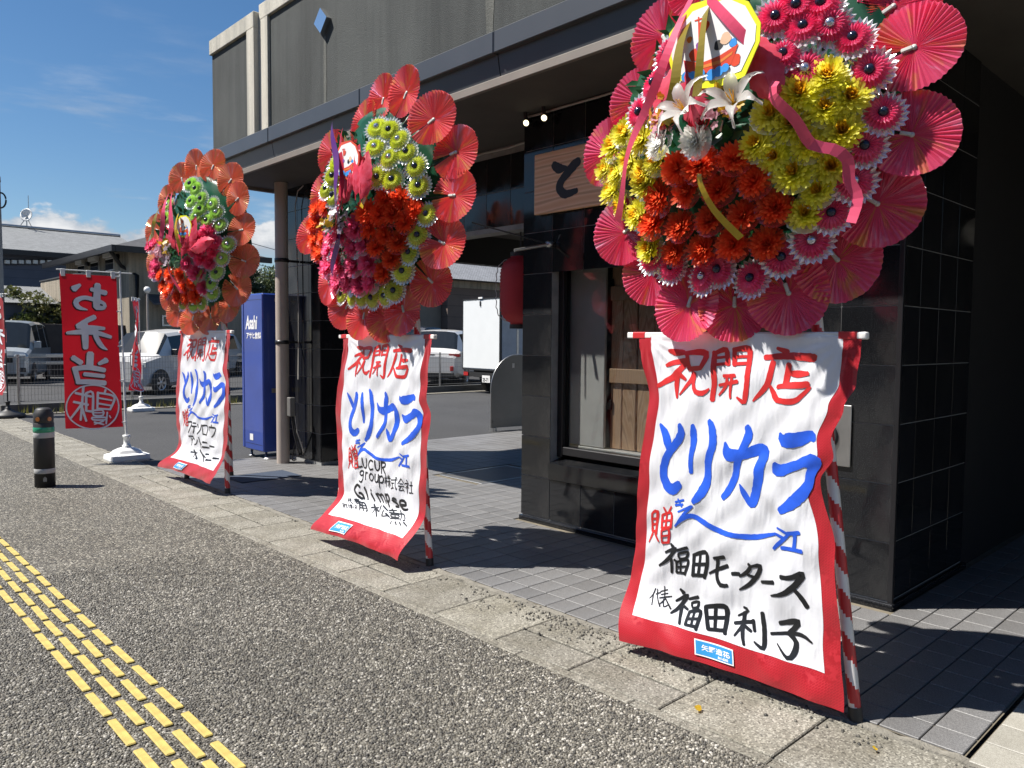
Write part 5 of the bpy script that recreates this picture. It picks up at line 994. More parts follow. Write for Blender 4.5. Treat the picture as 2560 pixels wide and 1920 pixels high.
def striped_pole(name, p0, p1, r, parent, pitch=.16):
    p0, p1 = Vector(p0), Vector(p1); d = p1 - p0; Ln = d.length; d.normalize(); a = d.cross(Vector((1, 0, 0))).normalized(); b = d.cross(a); n, st = 16, .0125; K = int(Ln / st); mb = MB(); vs = []
    for i in range(K + 1):
        for k in range(n): t = 2 * math.pi * k / n; vs.append(p0 + d * (Ln * i / K) + (a * math.cos(t) + b * math.sin(t)) * r)
    for i in range(K):
        for k in range(n):
            m = int(math.floor((i * st + pitch * k / n) / (pitch / 2))) % 2
            s_ = (i * n + k, i * n + (k + 1) % n, (i + 1) * n + (k + 1) % n, (i + 1) * n + k); mb.f.append(s_); mb.m.append(m); mb.sm.append(True)
    mb.v = [tuple(v) for v in vs]; o = mb.build(name, [M['pole_white'], M['pole_red']], parent)
    MB().tube([p0 - d * .012, p0 + d * .035], r * 1.12, 16).build('rubber_foot', M['blackrub'], o, off=wpos(parent)); return o

def flower_stand(key, label, yc, phi, gerb, fans_mat, gmesh_name, feet, bar_y, texts, top_scale):
    B = BANNERS[key]; XS = 2.70 if key != 'near' else 2.69
    nv, rv, uz = Vector((-math.cos(phi), -math.sin(phi), 0)), Vector((math.sin(phi), -math.cos(phi), 0)), Vector((0, 0, 1))
    O = Vector((XS, yc, 2.14)); base = Vector((XS + .03, yc, 0)); root = thing('flower_stand', label, 'flower stand', base, 0, 'opening celebration flower stands'); rd = random.Random(hash(key) % 1000 if False else {'near': 11, 'mid': 22, 'far': 33}[key])
    def Wp(a, b, n): return O + rv * a + uz * b + nv * n
    def place(name, me, p, normal, spin, s=1.0, parent=root):
        q = normal.normalized().to_track_quat('Z', 'Y') @ Quaternion((0, 0, 1), spin); o = link(name, me, parent, p - base if parent is root else p)
        o.rotation_mode = 'QUATERNION'; o.rotation_quaternion = q; o.scale = (s, s, s); return o
    # legs and bar
    top = Wp(.03, .60, -.13)
    for fa in feet: striped_pole('leg', Vector((XS + .035, yc - fa, .02)), top + rv * (.06 if fa > 0 else -.06), .021, root)
    striped_pole('leg', Vector((XS + .42, yc + .42, .02)), top - nv * .03, .021, root)
    bar = MB().box(XS + .0, XS + .026, bar_y[0], bar_y[1], B['zt'] - .012, B['zt'] + .014, bev=.004).build('crossbar', M['pole_white'], root)
    for yv in (bar_y[0] + .03, bar_y[1] - .10): MB().box(XS - .0015, XS + .0275, yv, yv + .07, B['zt'] - .0135, B['zt'] + .0155, bev=.004).build('tape', M['pole_red'], bar, off=base)
    # banner
    HM = B['zt'] - B['zb']; WM = .97
    def grid(mb, u0, u1, v0, v1, nu, nvv, lift=0.0):
        vs = []
        for j in range(nvv + 1):
            for i in range(nu + 1):
                p = banner_point(B, u0 + (u1 - u0) * i / nu, v0 + (v1 - v0) * j / nvv); vs.append((p[0] - lift, p[1], p[2]))
        mb.add(vs, [(j * (nu + 1) + i, (j + 1) * (nu + 1) + i, (j + 1) * (nu + 1) + i + 1, j * (nu + 1) + i + 1) for j in range(nvv) for i in range(nu)], 0, True)
    mb = MB(); grid(mb, .066, .934, -.005, .915, 84, 110); ban = mb.build('banner', M['cloth_white'], root)
    mb = MB(); grid(mb, 0, .067, 0, 1, 8, 110, -.0012); grid(mb, .933, 1, 0, 1, 8, 110, -.0012); grid(mb, .0665, .9335, .912, 1, 70, 12, -.0012); mb.build('border', M['cloth_red'], ban, off=base)
    def fn(x, y, l):
        u, v = x / WM, y / HM; p = Vector(banner_point(B, u, v)); pu = Vector(banner_point(B, u + .004, v)) - p; pv = Vector(banner_point(B, u, v + .004)) - p
        nn_ = pu.cross(pv).normalized(); nn_ = nn_ if nn_.x < 0 else -nn_
        return tuple(p + nn_ * l)
    INK = [M['ink_red'], M['ink_blue'], M['ink_black']]
    for c, strokes in texts:
        mb = MB()
        for i, st in enumerate(strokes): stroke_mesh(mb, [(u * WM, v * HM, w_ * (1.14 if c != 2 or key == 'near' else 1.0)) for u, v, w_ in st], fn, .012, .0016 + .00009 * i)
        mb.build('character', INK[c], ban, off=base)
    # maker's label sewn on the hem
    lu, lv, lw, lh = (.475 if key == 'near' else (.33 if key == 'mid' else .40)) * WM, .956 * HM, .172, .062
    for nm, k, mt, lf in (('label', 1.0, 'card_white', .004), ('label_print', .9, 'label_blue', .0048)):
        mb = MB(); vs = []
        for j in range(5):
            for i in range(13): vs.append(fn(lu + (i / 12 - .5) * lw * (k if k == 1 else .94), lv + (j / 4 - .5) * lh * (k if k == 1 else .84), lf))
        mb.add(vs, [(j * 13 + i, (j + 1) * 13 + i, (j + 1) * 13 + i + 1, j * 13 + i + 1) for j in range(4) for i in range(12)], 0, True); lab = mb.build(nm, M[mt], ban, off=base)
    for s_, sz, ox, oy in (('矢野造花', .024, -.056, .006), ('謹製', .010, .052, .006), ('561-5202', .012, .018, .022)):
        me = text_mesh(s_, sz, .0004); sp = 1.32 if sz > .02 else 1.0
        for v in me.vertices: v.co = Vector(fn(lu + ox + v.co.x * sp, lv + oy - v.co.y, .0056)) - base
        me.materials.clear(); me.materials.append(M['vwhite']); link('label_text', me, ban)
    for cu in ():
        mb = MB(); prev = None
        for i in range(41):
            v = i / 40 * .97; p0, p1 = fn((cu - .0045 + .012 * math.sin(v * 3)) * WM, v * HM, .008 + .012 * math.sin(v * 3.1)), fn((cu + .0045 + .012 * math.sin(v * 3)) * WM, v * HM, .008 + .012 * math.sin(v * 3.1))
            if prev: mb.add((prev[0], prev[1], p1, p0), ((0, 1, 2, 3),), 0, True)
            prev = (p0, p1)
        mb.build('strap', M['cord'], ban, off=base)
    # green backing: crumpled film over a round basket
    mb = MB(); nr, na = 14, 60; vs = []
    for i in range(nr + 1):
        for k in range(na):
            r = .02 + .575 * i / nr; t = 2 * math.pi * k / na; a, b = r * math.cos(t), r * math.sin(t); cr = .012 * math.sin(9 * t + 3 * i) * math.sin(4.3 * t + i * 1.3) + .006 * rd.uniform(-1, 1)
            vs.append(Wp(a, b, -.05 + .62 * max(0, dome(a, b) - .05) + cr))
    for i, (rr, nn) in enumerate(((.60, -.055), (.55, -.12), (.25, -.15))):
        for k in range(na): t = 2 * math.pi * k / na; vs.append(Wp(rr * math.cos(t), rr * math.sin(t), nn + .01 * math.sin(7 * t)))
    T = nr + 4; mb.add(vs, [(i * na + k, i * na + (k + 1) % na, (i + 1) * na + (k + 1) % na, (i + 1) * na + k) for i in range(T - 1) for k in range(na)], 0, True)
    mb.build('backing', M['green_film'], root)
    # silk leaves tucked between the blooms
    mb = MB()
    for q in range(230):
        r = .47 * math.sqrt(rd.random()); t = rd.uniform(0, 6.283); a, b = r * math.cos(t), r * math.sin(t); n = dome(a, b) - rd.uniform(.03, .11); c = Wp(a, b, n); d1 = (rv * math.cos(t + rd.uniform(-1.2, 1.2)) + uz * math.sin(t + rd.uniform(-1.2, 1.2)) + nv * rd.uniform(-.2, .6)).normalized(); d2 = d1.cross(nv + rv * rd.uniform(-.6, .6)).normalized(); L_ = rd.uniform(.05, .085); w_ = L_ * rd.uniform(.22, .34)
        mb.add([c - d1 * L_ * .5, c - d1 * .1 * L_ + d2 * w_, c + d1 * L_ * .6 + nv * .012, c - d1 * .1 * L_ - d2 * w_, c - d1 * .05 * L_ - nv * .006], ((0, 1, 4), (1, 2, 4), (2, 3, 4), (3, 0, 4)), 0, True)
    tag(mb.build('silk_leaves', M['leaf_green'], root), kind='stuff')
    # fans round the rim
    fans, items = WREATHS[key]
    fans = list(fans)
    if key == 'near': fans += [(-.17, .60), (.06, .66), (.28, .60), (.45, .50)]
    fm = [fan_mesh('fan', fans_mat, s) for s in range(4)]
    for a, b in fans:
        r = math.hypot(a, b); ca, cb = a / r, b / r; n0 = rd.uniform(-.03, .03)
        nrm = nv + rv * (.12 + ca * .10 + rd.uniform(-.16, .2)) + uz * (.10 + rd.uniform(-.14, .14))
        spin = 0.0; q = nrm.normalized().to_track_quat('Z', 'Y'); inward = q.inverted() @ (-(rv * ca + uz * cb)); spin = math.atan2(inward.y, inward.x) + math.pi / 2
        f = place('fan', fm[rd.randrange(4)], Wp(a, b, n0), nrm, spin, rd.uniform(.95, 1.05) * {'near': .85, 'mid': .87, 'far': .84}[key])
        st = MB().tube([Vector((0, 0, -.004)), Vector((0, -.12, -.012)), Vector((0, -max(.2, r - .42), -.03))], .0045, 6).mesh('stem', M['stick']); link('stem', st, f)
        link('clip', MB().box(-.008, .008, -.045, -.004, -.006, .012, bev=.003).mesh('clip', M['tape']), f)
    gm = gerbera_mesh(gmesh_name, gerb)
    for it in items:
        k, a, b, n = it; e = .02; gx_, gy_ = (dome(a + e, b) - dome(a - e, b)) / (2 * e), (dome(a, b + e) - dome(a, b - e)) / (2 * e)
        gx_, gy_ = max(-.9, min(.9, gx_)), max(-.9, min(.9, gy_))
        nrm = nv - rv * gx_ * .75 - uz * gy_ * .3 + rv * rd.uniform(-.25, .2) + uz * rd.uniform(-.05, .35) + TO_SUN * .12 + rv * .12; p = Wp(a, b, n - .005); sp = rd.uniform(0, 6.28)
        if k == 'g':
            o = place('gerbera', gm, p, nrm, sp, rd.uniform(.98, 1.12)); link('flower_center', CENTER[rd.randrange(3)], o)
        elif k in 'rpy': place('chrysanthemum', ME[{'r': 'red', 'p': 'pink', 'y': 'yellow'}[k]][rd.randrange(4)], p, nrm, sp, rd.uniform(.92, 1.16) * (1.06 if key == 'near' else (1.2 if k == 'p' else 1.1)))
        elif k == 'l': place('lily', ME['lily'], p + nv * .085, nrm + uz * .35 - rv * .1, sp, 1.12)
        elif k == 'w': place('white_chrysanthemum', ME['wmum'], p + nv * .06, nrm, sp, 1.0)
        elif k == 's': place('rose', ME['rose'], p + nv * .03, nrm, sp, 1.25)
        elif k == 'o':
            for j, mk in enumerate((('blush', 'gold') if key == 'near' else (('lilac', 'lilac', 'gold') if key == 'mid' else ('gold', 'lilac', 'blush')))):
                off = rv * rd.uniform(-.09, .09) + uz * rd.uniform(-.06, .05); place('orchid_spray', ME[mk], p + off + nv * .015, nrm + rv * rd.uniform(-.4, .4), sp + j, .72 if key == 'near' else .85)
        elif k == 'v': place('feather_leaf', ME['feather'], p + nv * .03 - uz * .03, nv + rv * rd.uniform(-.3, .3) + uz * .15, rd.uniform(-.5, .5), 1.15)
        elif k == 'c':
            s = top_scale; nn = n + .05 if key != 'near' else .36; ring = lambda P_, d: [Wp(a + x * s, b + y * s, nn + d) for x, y in P_]
            cd_ = MB().prism(ring(CARD['outline'], 0)[::-1], nv * .004).build('picture_card', M['card_yellow'] if key != 'mid' else M['card_red'], root)
            def flat(name, pts, d, mt): MB().add(pts, (tuple(reversed(range(len(pts)))),)).build(name, M[mt], cd_, off=base)
            flat('print', ring(CARD['white'], .0055), 0, 'card_white')
            for nm, d, mt in (('mast', .0062, 'card_red'), ('yard', .0066, 'card_red'), ('hull', .0074, 'card_red'), ('stripe', .0080, 'card_orange')): flat('print', ring(CARD[nm], d), 0, mt)
            for j, (x, y, r) in enumerate(CARD['waves']): flat('print', [Wp(a + (x + r * math.cos(t)) * s, b + (y + r * math.sin(t)) * s, nn + .0086 + .0004 * j) for t in [6.283 * q / 18 for q in range(18)]], 0, 'card_blue')
            for j, (x, y, r, c_) in enumerate(CARD['bundles'] + [CARD['disc'][0] + ('r',)]): flat('print', [Wp(a + (x + r * math.cos(t) * (1 + .15 * math.sin(3 * t + j))) * s, b + (y + r * math.sin(t)) * s, nn + .0068 + .00005 * j) for t in [6.283 * q / 14 for q in range(14)]], 0, {'r': 'card_red', 'v': 'card_violet', 'k': 'blackpaint', 't': 'card_tan', 'b': 'card_blue', 'p': 'card_orange'}[c_])
            if key != 'near':
                for j in range(6): place('feather_leaf', ME['feather'], Wp(a - .2 + .075 * j, b - .12 - .03 * (j % 3), nn - .02 + .008 * j), nv + rv * rd.uniform(-.35, .2) + uz * .2, rd.uniform(-.9, .9) + .5 * (2.5 - j) * .4, 1.15)
    for col, wd, pts in RIBBONS[key]:
        P = catmull([(p[0], p[1], p[2]) for p in pts], .02); mb = MB(); prev = None
        for i, (a, b, n) in enumerate(P):
            q0, q1 = P[max(0, i - 1)], P[min(len(P) - 1, i + 1)]; dx, dy = q1[0] - q0[0], q1[1] - q0[1]; l = math.hypot(dx, dy) or 1; tw = .35 * math.sin(i * .22 + wd * 40); ox, oy = -dy / l * wd / 2, dx / l * wd / 2
            c0, c1 = Wp(a + ox, b + oy, n + tw * wd * .5 + .01 * math.sin(i * .3)), Wp(a - ox, b - oy, n - tw * wd * .5 + .01 * math.sin(i * .3))
            if prev: mb.add((prev[0], prev[1], c1, c0), ((0, 1, 2, 3),), 0, True)
            prev = (c0, c1)
        mb.build('ribbon', M['rib_' + col], root)
    return root
TOPT = [(c, [[(.5 + (u - .5) * .92 + (0.0 if i < 10 else .02), v + .004, w_ * .94) for u, v, w_ in s] for s in st]) for i, (c, st) in enumerate(NEAR_TEXT[:11])]
def lift_text(T, v0, vmax, squeeze=.94):
    top_ = max(p[1] for c, st in T for s in st for p in s); k = (vmax - v0) / (top_ - v0)
    return [(c, [[(.5 + (u - .5) * squeeze, v0 + (v - v0) * k if v > v0 else v, w_ * .95) for u, v, w_ in s] for s in st]) for c, st in T]
MID_TEXT = lift_text(MID_TEXT, .55, .885); FAR_TEXT = lift_text(FAR_TEXT, .55, .885)
flower_stand('near', 'largest flower stand, pink fans with yellow and red chrysanthemums, nearest the camera', 1.60, 0, M['p_pink'], M['fan_pink'], 'pink_gerbera', (.495, -.50), (1.098, 2.128), NEAR_TEXT, 1.0)
flower_stand('mid', 'middle flower stand with red fans and yellow-green gerberas in front of the passage', 4.07, 0, M['p_ygreen'], M['fan_red'], 'green_gerbera', (.47, -.60), (3.52, 4.56), TOPT + MID_TEXT, .72)
flower_stand('far', 'farthest flower stand with orange fans and lime green gerberas beside the vending machine', 6.85, math.radians(11), M['p_lime'], M['fan_orange'], 'lime_gerbera', (.40, -.52), (6.25, 7.43), TOPT + FAR_TEXT, .6)
# ============================ street furniture =============================
def rloop(cx, cy, hx, hy, z, r, n=5):
    out = []
    for sx, sy, a0 in ((1, 1, 0), (-1, 1, 90), (-1, -1, 180), (1, -1, 270)):
        for k in range(n + 1):
            t = math.radians(a0 + 90 * k / n); out.append((cx + sx * (hx - r) + r * math.cos(t), cy + sy * (hy - r) + r * math.sin(t), z))
    return out
def rloft(mb, loops, m=0, smooth=True):
    n = len(loops[0])
    for A, B_ in zip(loops, loops[1:]): mb.add(A + B_, [(k, (k + 1) % n, n + (k + 1) % n, n + k) for k in range(n)], m, smooth)
    mb.add(loops[-1], (tuple(range(n)),), m); mb.add(loops[0], (tuple(reversed(range(n))),), m); return mb

def banner_flag(label, foot, d, top, base_col, w_=.54, h_=1.62, ztop=1.985, amp=.03, curl=0.0, name_mats=('flag_red',), pole='white', round_base=False):
    """a tall shop flag: pole in a weighted base, top arm, cloth that runs from the pole along direction d"""
    foot = Vector(foot); d = Vector((d[0], d[1], 0)).normalized(); nr = Vector((-d.y, d.x, 0)); root = thing('shop_flag', label, 'flag', foot, 0, 'red shop flags on poles')
    mb = MB()
    if round_base: mb.lathe([(.0, 0), (.24, 0), (.25, .03), (.24, .06), (.10, .10), (.05, .13), (.035, .16), (.0, .16)], foot, 'z', 28)
    else:
        rloft(mb, [rloop(foot.x, foot.y, .20, .15, 0, .04), rloop(foot.x, foot.y, .205, .155, .02, .04), rloop(foot.x, foot.y, .20, .15, .065, .04), rloop(foot.x, foot.y, .15, .11, .08, .05), rloop(foot.x, foot.y, .13, .09, .11, .06), rloop(foot.x, foot.y, .075, .06, .135, .05), rloop(foot.x, foot.y, .04, .04, .14, .03)])
    b_ = mb.build('base', M[base_col], root)
    MB().lathe([(.045, .13), (.045, .16), (.030, .165), (.030, .24), (.038, .245), (.038, .27), (.0, .27)], foot, 'z', 16).build('socket', M[base_col], root)
    lean = d * .035
    MB().tube([foot + Vector((0, 0, .15)), foot + Vector((0, 0, 1.1)) + lean * .5], .011, 10).build('pole', M['white'] if pole == 'white' else M['stick'], root)
    MB().tube([foot + Vector((0, 0, 1.05)) + lean * .48, foot + Vector((0, 0, ztop + .06)) + lean], .0085, 10).build('pole', M['white'] if pole == 'white' else M['stick'], root)
    MB().tube([foot + lean * .5 + Vector((0, 0, 1.06)), foot + lean * .5 + Vector((0, 0, 1.12))], .015, 10).build('collar', M['white'], root)
    tp = foot + lean + Vector((0, 0, ztop + .04)); MB().tube([tp - d * .12, tp + d * (w_ + .06)], .006, 8).build('arm', M['white'], root)
    def fp(u, v, l=0.0):          # u: 0 at the free edge as seen .. 1 at the pole
        s = (1 - u) * w_; z = ztop - h_ * v; c = foot + lean * (1 - v * .9) + d * (s + .035 + curl * math.sin(v * 5.5) * (1 - u) * .5)
        wv = amp * (math.sin(4.2 * v + 3 * u + .5) * (.35 + (1 - u)) * min(1, v * 3)) + amp * .35 * math.sin(11 * v - 6 * u) * min(1, v * 2)
        if v > .9: wv += amp * 2.5 * (v - .9) * 10 * u * .5; z += .05 * (v - .9) * 10 * (1 - u) * (.2 if amp < .05 else 1)
        return c + nr * (wv + l) + Vector((0, 0, z))
    mb = MB(); nu, nv_ = 22, 60; vs = [fp(i / nu, j / nv_) for j in range(nv_ + 1) for i in range(nu + 1)]
    mb.add(vs, [(j * (nu + 1) + i, (j + 1) * (nu + 1) + i, (j + 1) * (nu + 1) + i + 1, j * (nu + 1) + i + 1) for j in range(nv_) for i in range(nu)], 0, True); cl = mb.build('cloth', M['flag_red'], root)
    for side in (-1, 1):
        for k, (c, strokes) in enumerate(FLAG_TEXT):
            for sh in ((1, 0) if k < 3 else (0,)):
                mb = MB()
                for i, st in enumerate(strokes):
                    stroke_mesh(mb, [((u - .022 * sh) * w_, v * h_ + .008 * sh, w2 * w_ * (1.04 if sh else 1)) for u, v, w2 in st], lambda x, y, l: fp(x / w_, y / h_, l), .02, side * (.0022 + .0018 * (1 - sh) + .0002 * i), jit=.02)
                mb.build('character', M['flag_shadow'] if sh else M['flag_ink'], cl, off=foot)
    for v in (.0, .23, .46, .69, .97): a, c = fp(.98, v), foot + lean * (1 - v) + Vector((0, 0, ztop - h_ * v)); MB().tube([a, c], .008, 6).build('tab', M['white'], cl, off=foot)
    for u in (.06, .5, .94): a = fp(u, .004); MB().box(a.x - .02, a.x + .02, a.y - .012, a.y + .012, a.z - .02, a.z + .055, bev=.003).build('tab', M['white'], cl, off=foot)
    return root
banner_flag('red shop flag with large white reversed characters on the white base nearest the stands', (2.70, 9.0, .004), (-1, .03), 2, 'white', amp=.022)
banner_flag('narrow red shop flag on a white base in front of the fence, seen edge on', (4.70, 14.8, 0), (-.50, -.95), 2, 'white', amp=.06, curl=.12)
banner_flag('red shop flag on a round black base at the left edge of the picture', (2.66, 14.9, .004), (-.20, .95), 2, 'blackrub', amp=.05, pole='black', round_base=True)

# bollard
bp = G(113, 1216); bo = thing('bollard', 'black bollard with green and grey bands standing on the gravel pavement', 'bollard', (bp.x, bp.y, 0))
MB().lathe([(.0, .0), (.082, .0), (.082, .57), (.078, .575)], bp, 'z', 32).build('post', M['blackrub'], bo)
MB().lathe([(.075, .57), (.079, .578), (.079, .66), (.069, .672), (.065, .69), (.047, .705), (.0, .71)], bp, 'z', 32).build('cap', M['blackrub'], bo)
MB().lathe([(.0825, .49), (.0845, .493), (.0845, .533), (.0825, .536)], bp, 'z', 32).build('band', M['green_ref'], bo)
MB().lathe([(.0825, .442), (.0835, .444), (.0835, .488), (.0825, .49)], bp, 'z', 32).build('band', M['grey_ref'], bo)
MB().lathe([(.0825, .125), (.0835, .127), (.0835, .165), (.0825, .167)], bp, 'z', 32).build('band', M['grey_ref'], bo)
tc_ = (EYE - bp); tc_.z = 0; tc_.normalize(); sd = Vector((-tc_.y, tc_.x, 0))
for k in (-.6, .6):
    dr = (tc_ * math.cos(k) + sd * math.sin(k)); c = bp + dr * .077 + Vector((0, 0, .61)); MB().prism([c + (Vector((-dr.y, dr.x, 0)) * math.cos(t) + Vector((0, 0, 1)) * math.sin(t)) * .019 for t in [6.283 * q / 14 for q in range(14)]], dr * .006).build('reflector', M['orange'], bo)
c = bp + tc_ * .081 + Vector((0, 0, .075)); MB().prism([c + Vector((-tc_.y, tc_.x, 0)) * x + Vector((0, 0, z)) for x, z in ((-.014, -.02), (.014, -.02), (.014, .012), (0, .026), (-.014, .012))], tc_ * .004).build('plate', M['greysteel'], bo)

litter(1745, 1776, 'crumpled yellow leaf on the kerb slab below the nearest banner', M['p_gold'], .019)
litter(2187, 1878, 'small yellow leaf on the kerb strip near the bottom right corner', M['p_gold'], .012)

# wire mesh fence along the far side of the lot
fe = thing('mesh_fence', 'low grey wire mesh fence on a concrete footing across the car park', 'fence', (8.5, 15.75, 0)); FY = 15.75
MB().box(2.7, 14.3, FY - .06, FY + .06, -.02, .15, bev=.008).build('footing', plain('dark_concrete', (.10, .10, .095), .9, var=.25, bmp=.4), fe)
for i in range(7): x = 2.98 + i * 1.86; MB().tube([(x, FY, .15), (x, FY, 1.02)], .024, 10).build('post', M['steel'], fe)
wires = MB(); x = 2.75
while x < 14.2: wires.tube([(x, FY - .028, .19), (x, FY - .028, .98)], .0024, 4, smooth=False, cap=False); x += .052
for i in range(8): z = .20 + i * .11; wires.tube([(2.75, FY - .032, z), (14.2, FY - .032, z)], .0026 if i not in (0, 7) else .006, 4, smooth=False, cap=False)
tag(wires.build('wire_mesh', M['greysteel'], fe), kind='stuff')

# globe lamp on a thin pole, utility pole
lp_ = Vector((7.65, 23.4, 0)); gl = thing('garden_lamp', 'globe lamp on a slim brown pole behind the parked cars', 'lamp post', lp_)
MB().tube([lp_, lp_ + Vector((0, 0, 1.2))], .055, 10).build('pole', M['pipe'], gl); MB().tube([lp_ + Vector((0, 0, 1.2)), lp_ + Vector((0, 0, 2.61))], .028, 10).build('pole', M['pipe'], gl)
MB().lathe([(.0, 2.60), (.05, 2.615), (.085, 2.66), (.092, 2.70), (.078, 2.75), (.04, 2.785), (.0, 2.79)], lp_, 'z', 20).build('globe', M['white'], gl)
up = at(-4, 843, 21.0); up.z = 0; ut = thing('utility_pole', 'grey concrete utility pole at the left edge of the picture', 'utility pole', up); conc = plain('pole_concrete', (.26, .255, .24), .9, var=.15, bmp=.3)
MB().tube([up, up + Vector((0, 0, 5.5))], [.17, .145], 18).build('shaft', conc, ut); MB().tube([up + Vector((0, 0, 5.48)), up + Vector((0, 0, 5.62))], [.16, .15], 18).build('cap', M['greysteel'], ut)
ax = RT.copy(); ax.z = 0; ax.normalize(); c = up + Vector((0, 0, 4.98)) + ax * .17
MB().tube([c + ax * .14 * math.cos(t) + Vector((0, 0, .20 * math.sin(t))) for t in [math.pi * (k / 12 - .5) for k in range(13)]], .022, 8).build('cable_loop', M['blackrub'], ut)
# ============================ vehicles =====================================
PAINT = dict(silver=plain('silver_paint', (.42, .46, .49), .28, .35, var=.04, coat_weight=.6), white=plain('white_paint', (.60, .59, .57), .3, 0, var=.03, coat_weight=.6), navy=plain('black_paint', (.018, .022, .035), .2, 0, var=.1, coat_weight=.8))
trim = plain('black_trim', (.02, .02, .02), .5); chrome = plain('wheel_silver', (.55, .55, .56), .28, .8); headl = plain('headlamp', (.55, .58, .58), .12, .2); redl = plain('tail_lamp', (.35, .02, .02), .2); matwhite = plain('plate_white', (.72, .72, .70), .5)
def vehicle(name, label, cat, pos, rear_dir, st, paint, wheels, W, wr=.27, group='parked vehicles'):
    """pos: ground point under the middle of the front bumper; rear_dir: horizontal direction from front to rear"""
    root = thing(name, label, cat, (pos[0], pos[1], 0), math.atan2(rear_dir[1], rear_dir[0]), group)
    rings = []
    for (x, zb, zs, zt, wb, ws, wt, sg, tg) in st:
        h = [(wb * .88, zb), (wb, zb + .09), (ws * 1.0, zb + (zs - zb) * .55), (ws, zs), (wt + (ws - wt) * .10, zt - min(.10, (zt - zs) * .4)), (wt * .90, zt - .025), (wt * .55, zt), (0, zt + .012)]
        rings.append([(x, y, z) for y, z in h] + [(x, -y, z) for y, z in reversed(h[:-1])])
    n = len(rings[0]); body = MB(); panes = []
    for i in range(len(rings) - 1):
        A, B_ = rings[i], rings[i + 1]; sg, tg = st[i][7], st[i][8]; top = MB()
        for k in range(n - 1):
            q = (A[k], A[k + 1], B_[k + 1], B_[k])
            if sg and k in (3, n - 5): panes.append(MB().add(q, ((0, 1, 2, 3),)))
            elif tg and 4 <= k <= n - 6: top.add(q, ((0, 1, 2, 3),), 0, True)
            else: body.add(q, ((0, 1, 2, 3),), 0, True)
        body.add((A[0], A[-1], B_[-1], B_[0]), ((0, 1, 2, 3),))
        if top.v: panes.append(top)
    body.add(rings[0], (tuple(range(n)),)); body.add(rings[-1], (tuple(reversed(range(n))),))
    body.build('body', PAINT[paint], root, off=False)
    for p in panes: p.build('window', M['carglass'], root, off=False)
    for wx in wheels:
        for s in (-1, 1):
            y0 = W / 2 * s
            MB().lathe([(.0, -.004), (wr + .055, -.004), (wr + .055, .004), (.0, .004)], (wx, y0 + s * .001, wr), 'y', 26, smooth=False).build('wheel_arch', trim, root, off=False)
            wh = MB().lathe([(wr * .62, -.07), (wr, -.06), (wr, .0), (wr * .93, .018), (wr * .64, .018)], (wx, y0, wr), 'y', 28) if s > 0 else MB().lathe([(wr * .62, .07), (wr, .06), (wr, .0), (wr * .93, -.018), (wr * .64, -.018)], (wx, y0, wr), 'y', 28)
            t_ = wh.build('tyre', M['blackrub'], root, off=False); rim = MB()
            rim.lathe([(.0, s * .012), (wr * .16, s * .014), (wr * .2, s * .004)], (wx, y0, wr), 'y', 20); rim.lathe([(wr * .64, s * .016), (wr * .56, s * .010), (wr * .55, s * -.01)], (wx, y0, wr), 'y', 28)
            for k in range(6):
                a = 6.283 * k / 6; c_, s_ = math.cos(a), math.sin(a); e = .2
                pts = [(wx + wr * (r * c_ - w * s_), y0 + s * .011, wr + wr * (r * s_ + w * c_)) for r, w in ((.12, -.07), (.60, -.12), (.60, .12), (.12, .07))]
                rim.add(pts, ((0, 1, 2, 3),))
            rim.build('rim', chrome, t_, off=False)
    return root
def vbox(root, name, mat, *a, bev=.012): return MB().box(*a, bev=bev).build(name, mat, root, off=False)
KEI = [(0, .30, .72, .80, .62, .62, .56, 0, 0), (.05, .22, .80, .92, .71, .71, .64, 0, 0), (.42, .19, .94, 1.02, .735, .735, .67, 0, 1), (1.02, .19, 1.0, 1.74, .74, .74, .60, 1, 0), (1.72, .19, 1.0, 1.80, .74, .74, .60, 0, 0), (1.80, .19, 1.0, 1.80, .74, .74, .60, 1, 0), (2.62, .19, 1.0, 1.79, .74, .74, .60, 0, 0), (2.72, .19, 1.0, 1.785, .74, .74, .60, 1, 0), (3.18, .20, 1.0, 1.74, .735, .735, .60, 0, 0), (3.30, .25, .95, 1.60, .72, .72, .58, 0, 0), (3.38, .32, .85, 1.05, .66, .66, .55, 0, 0)]
fr_ = G(75, 960); rr_ = G(133, 945); dv = Vector((rr_.x - fr_.x, rr_.y - fr_.y, 0)).normalized(); lat = Vector((-dv.y, dv.x, 0))
v = vehicle('parked_van', 'silver small van parked at the left beyond the wire fence', 'van', fr_ + lat * .74, dv, KEI, 'silver', (.62, 2.75), 1.48)
for s in (-1, 1):
    vbox(v, 'headlight', headl, -.012, .16, s * .52 - .14, s * .52 + .14, .66, .82); vbox(v, 'mirror', PAINT['silver'], .78, .90, s * .80 - .09, s * .80 + .09, 1.0, 1.20)
    vbox(v, 'fog_lamp', trim, -.014, .06, s * .56 - .09, s * .56 + .09, .34, .46)
vbox(v, 'grille', trim, -.016, .08, -.34, .34, .60, .74); vbox(v, 'number_plate', matwhite, -.03, -.014, -.17, .17, .40, .56, bev=.004); vbox(v, 'bumper', trim, -.018, .1, -.6, .6, .20, .28)

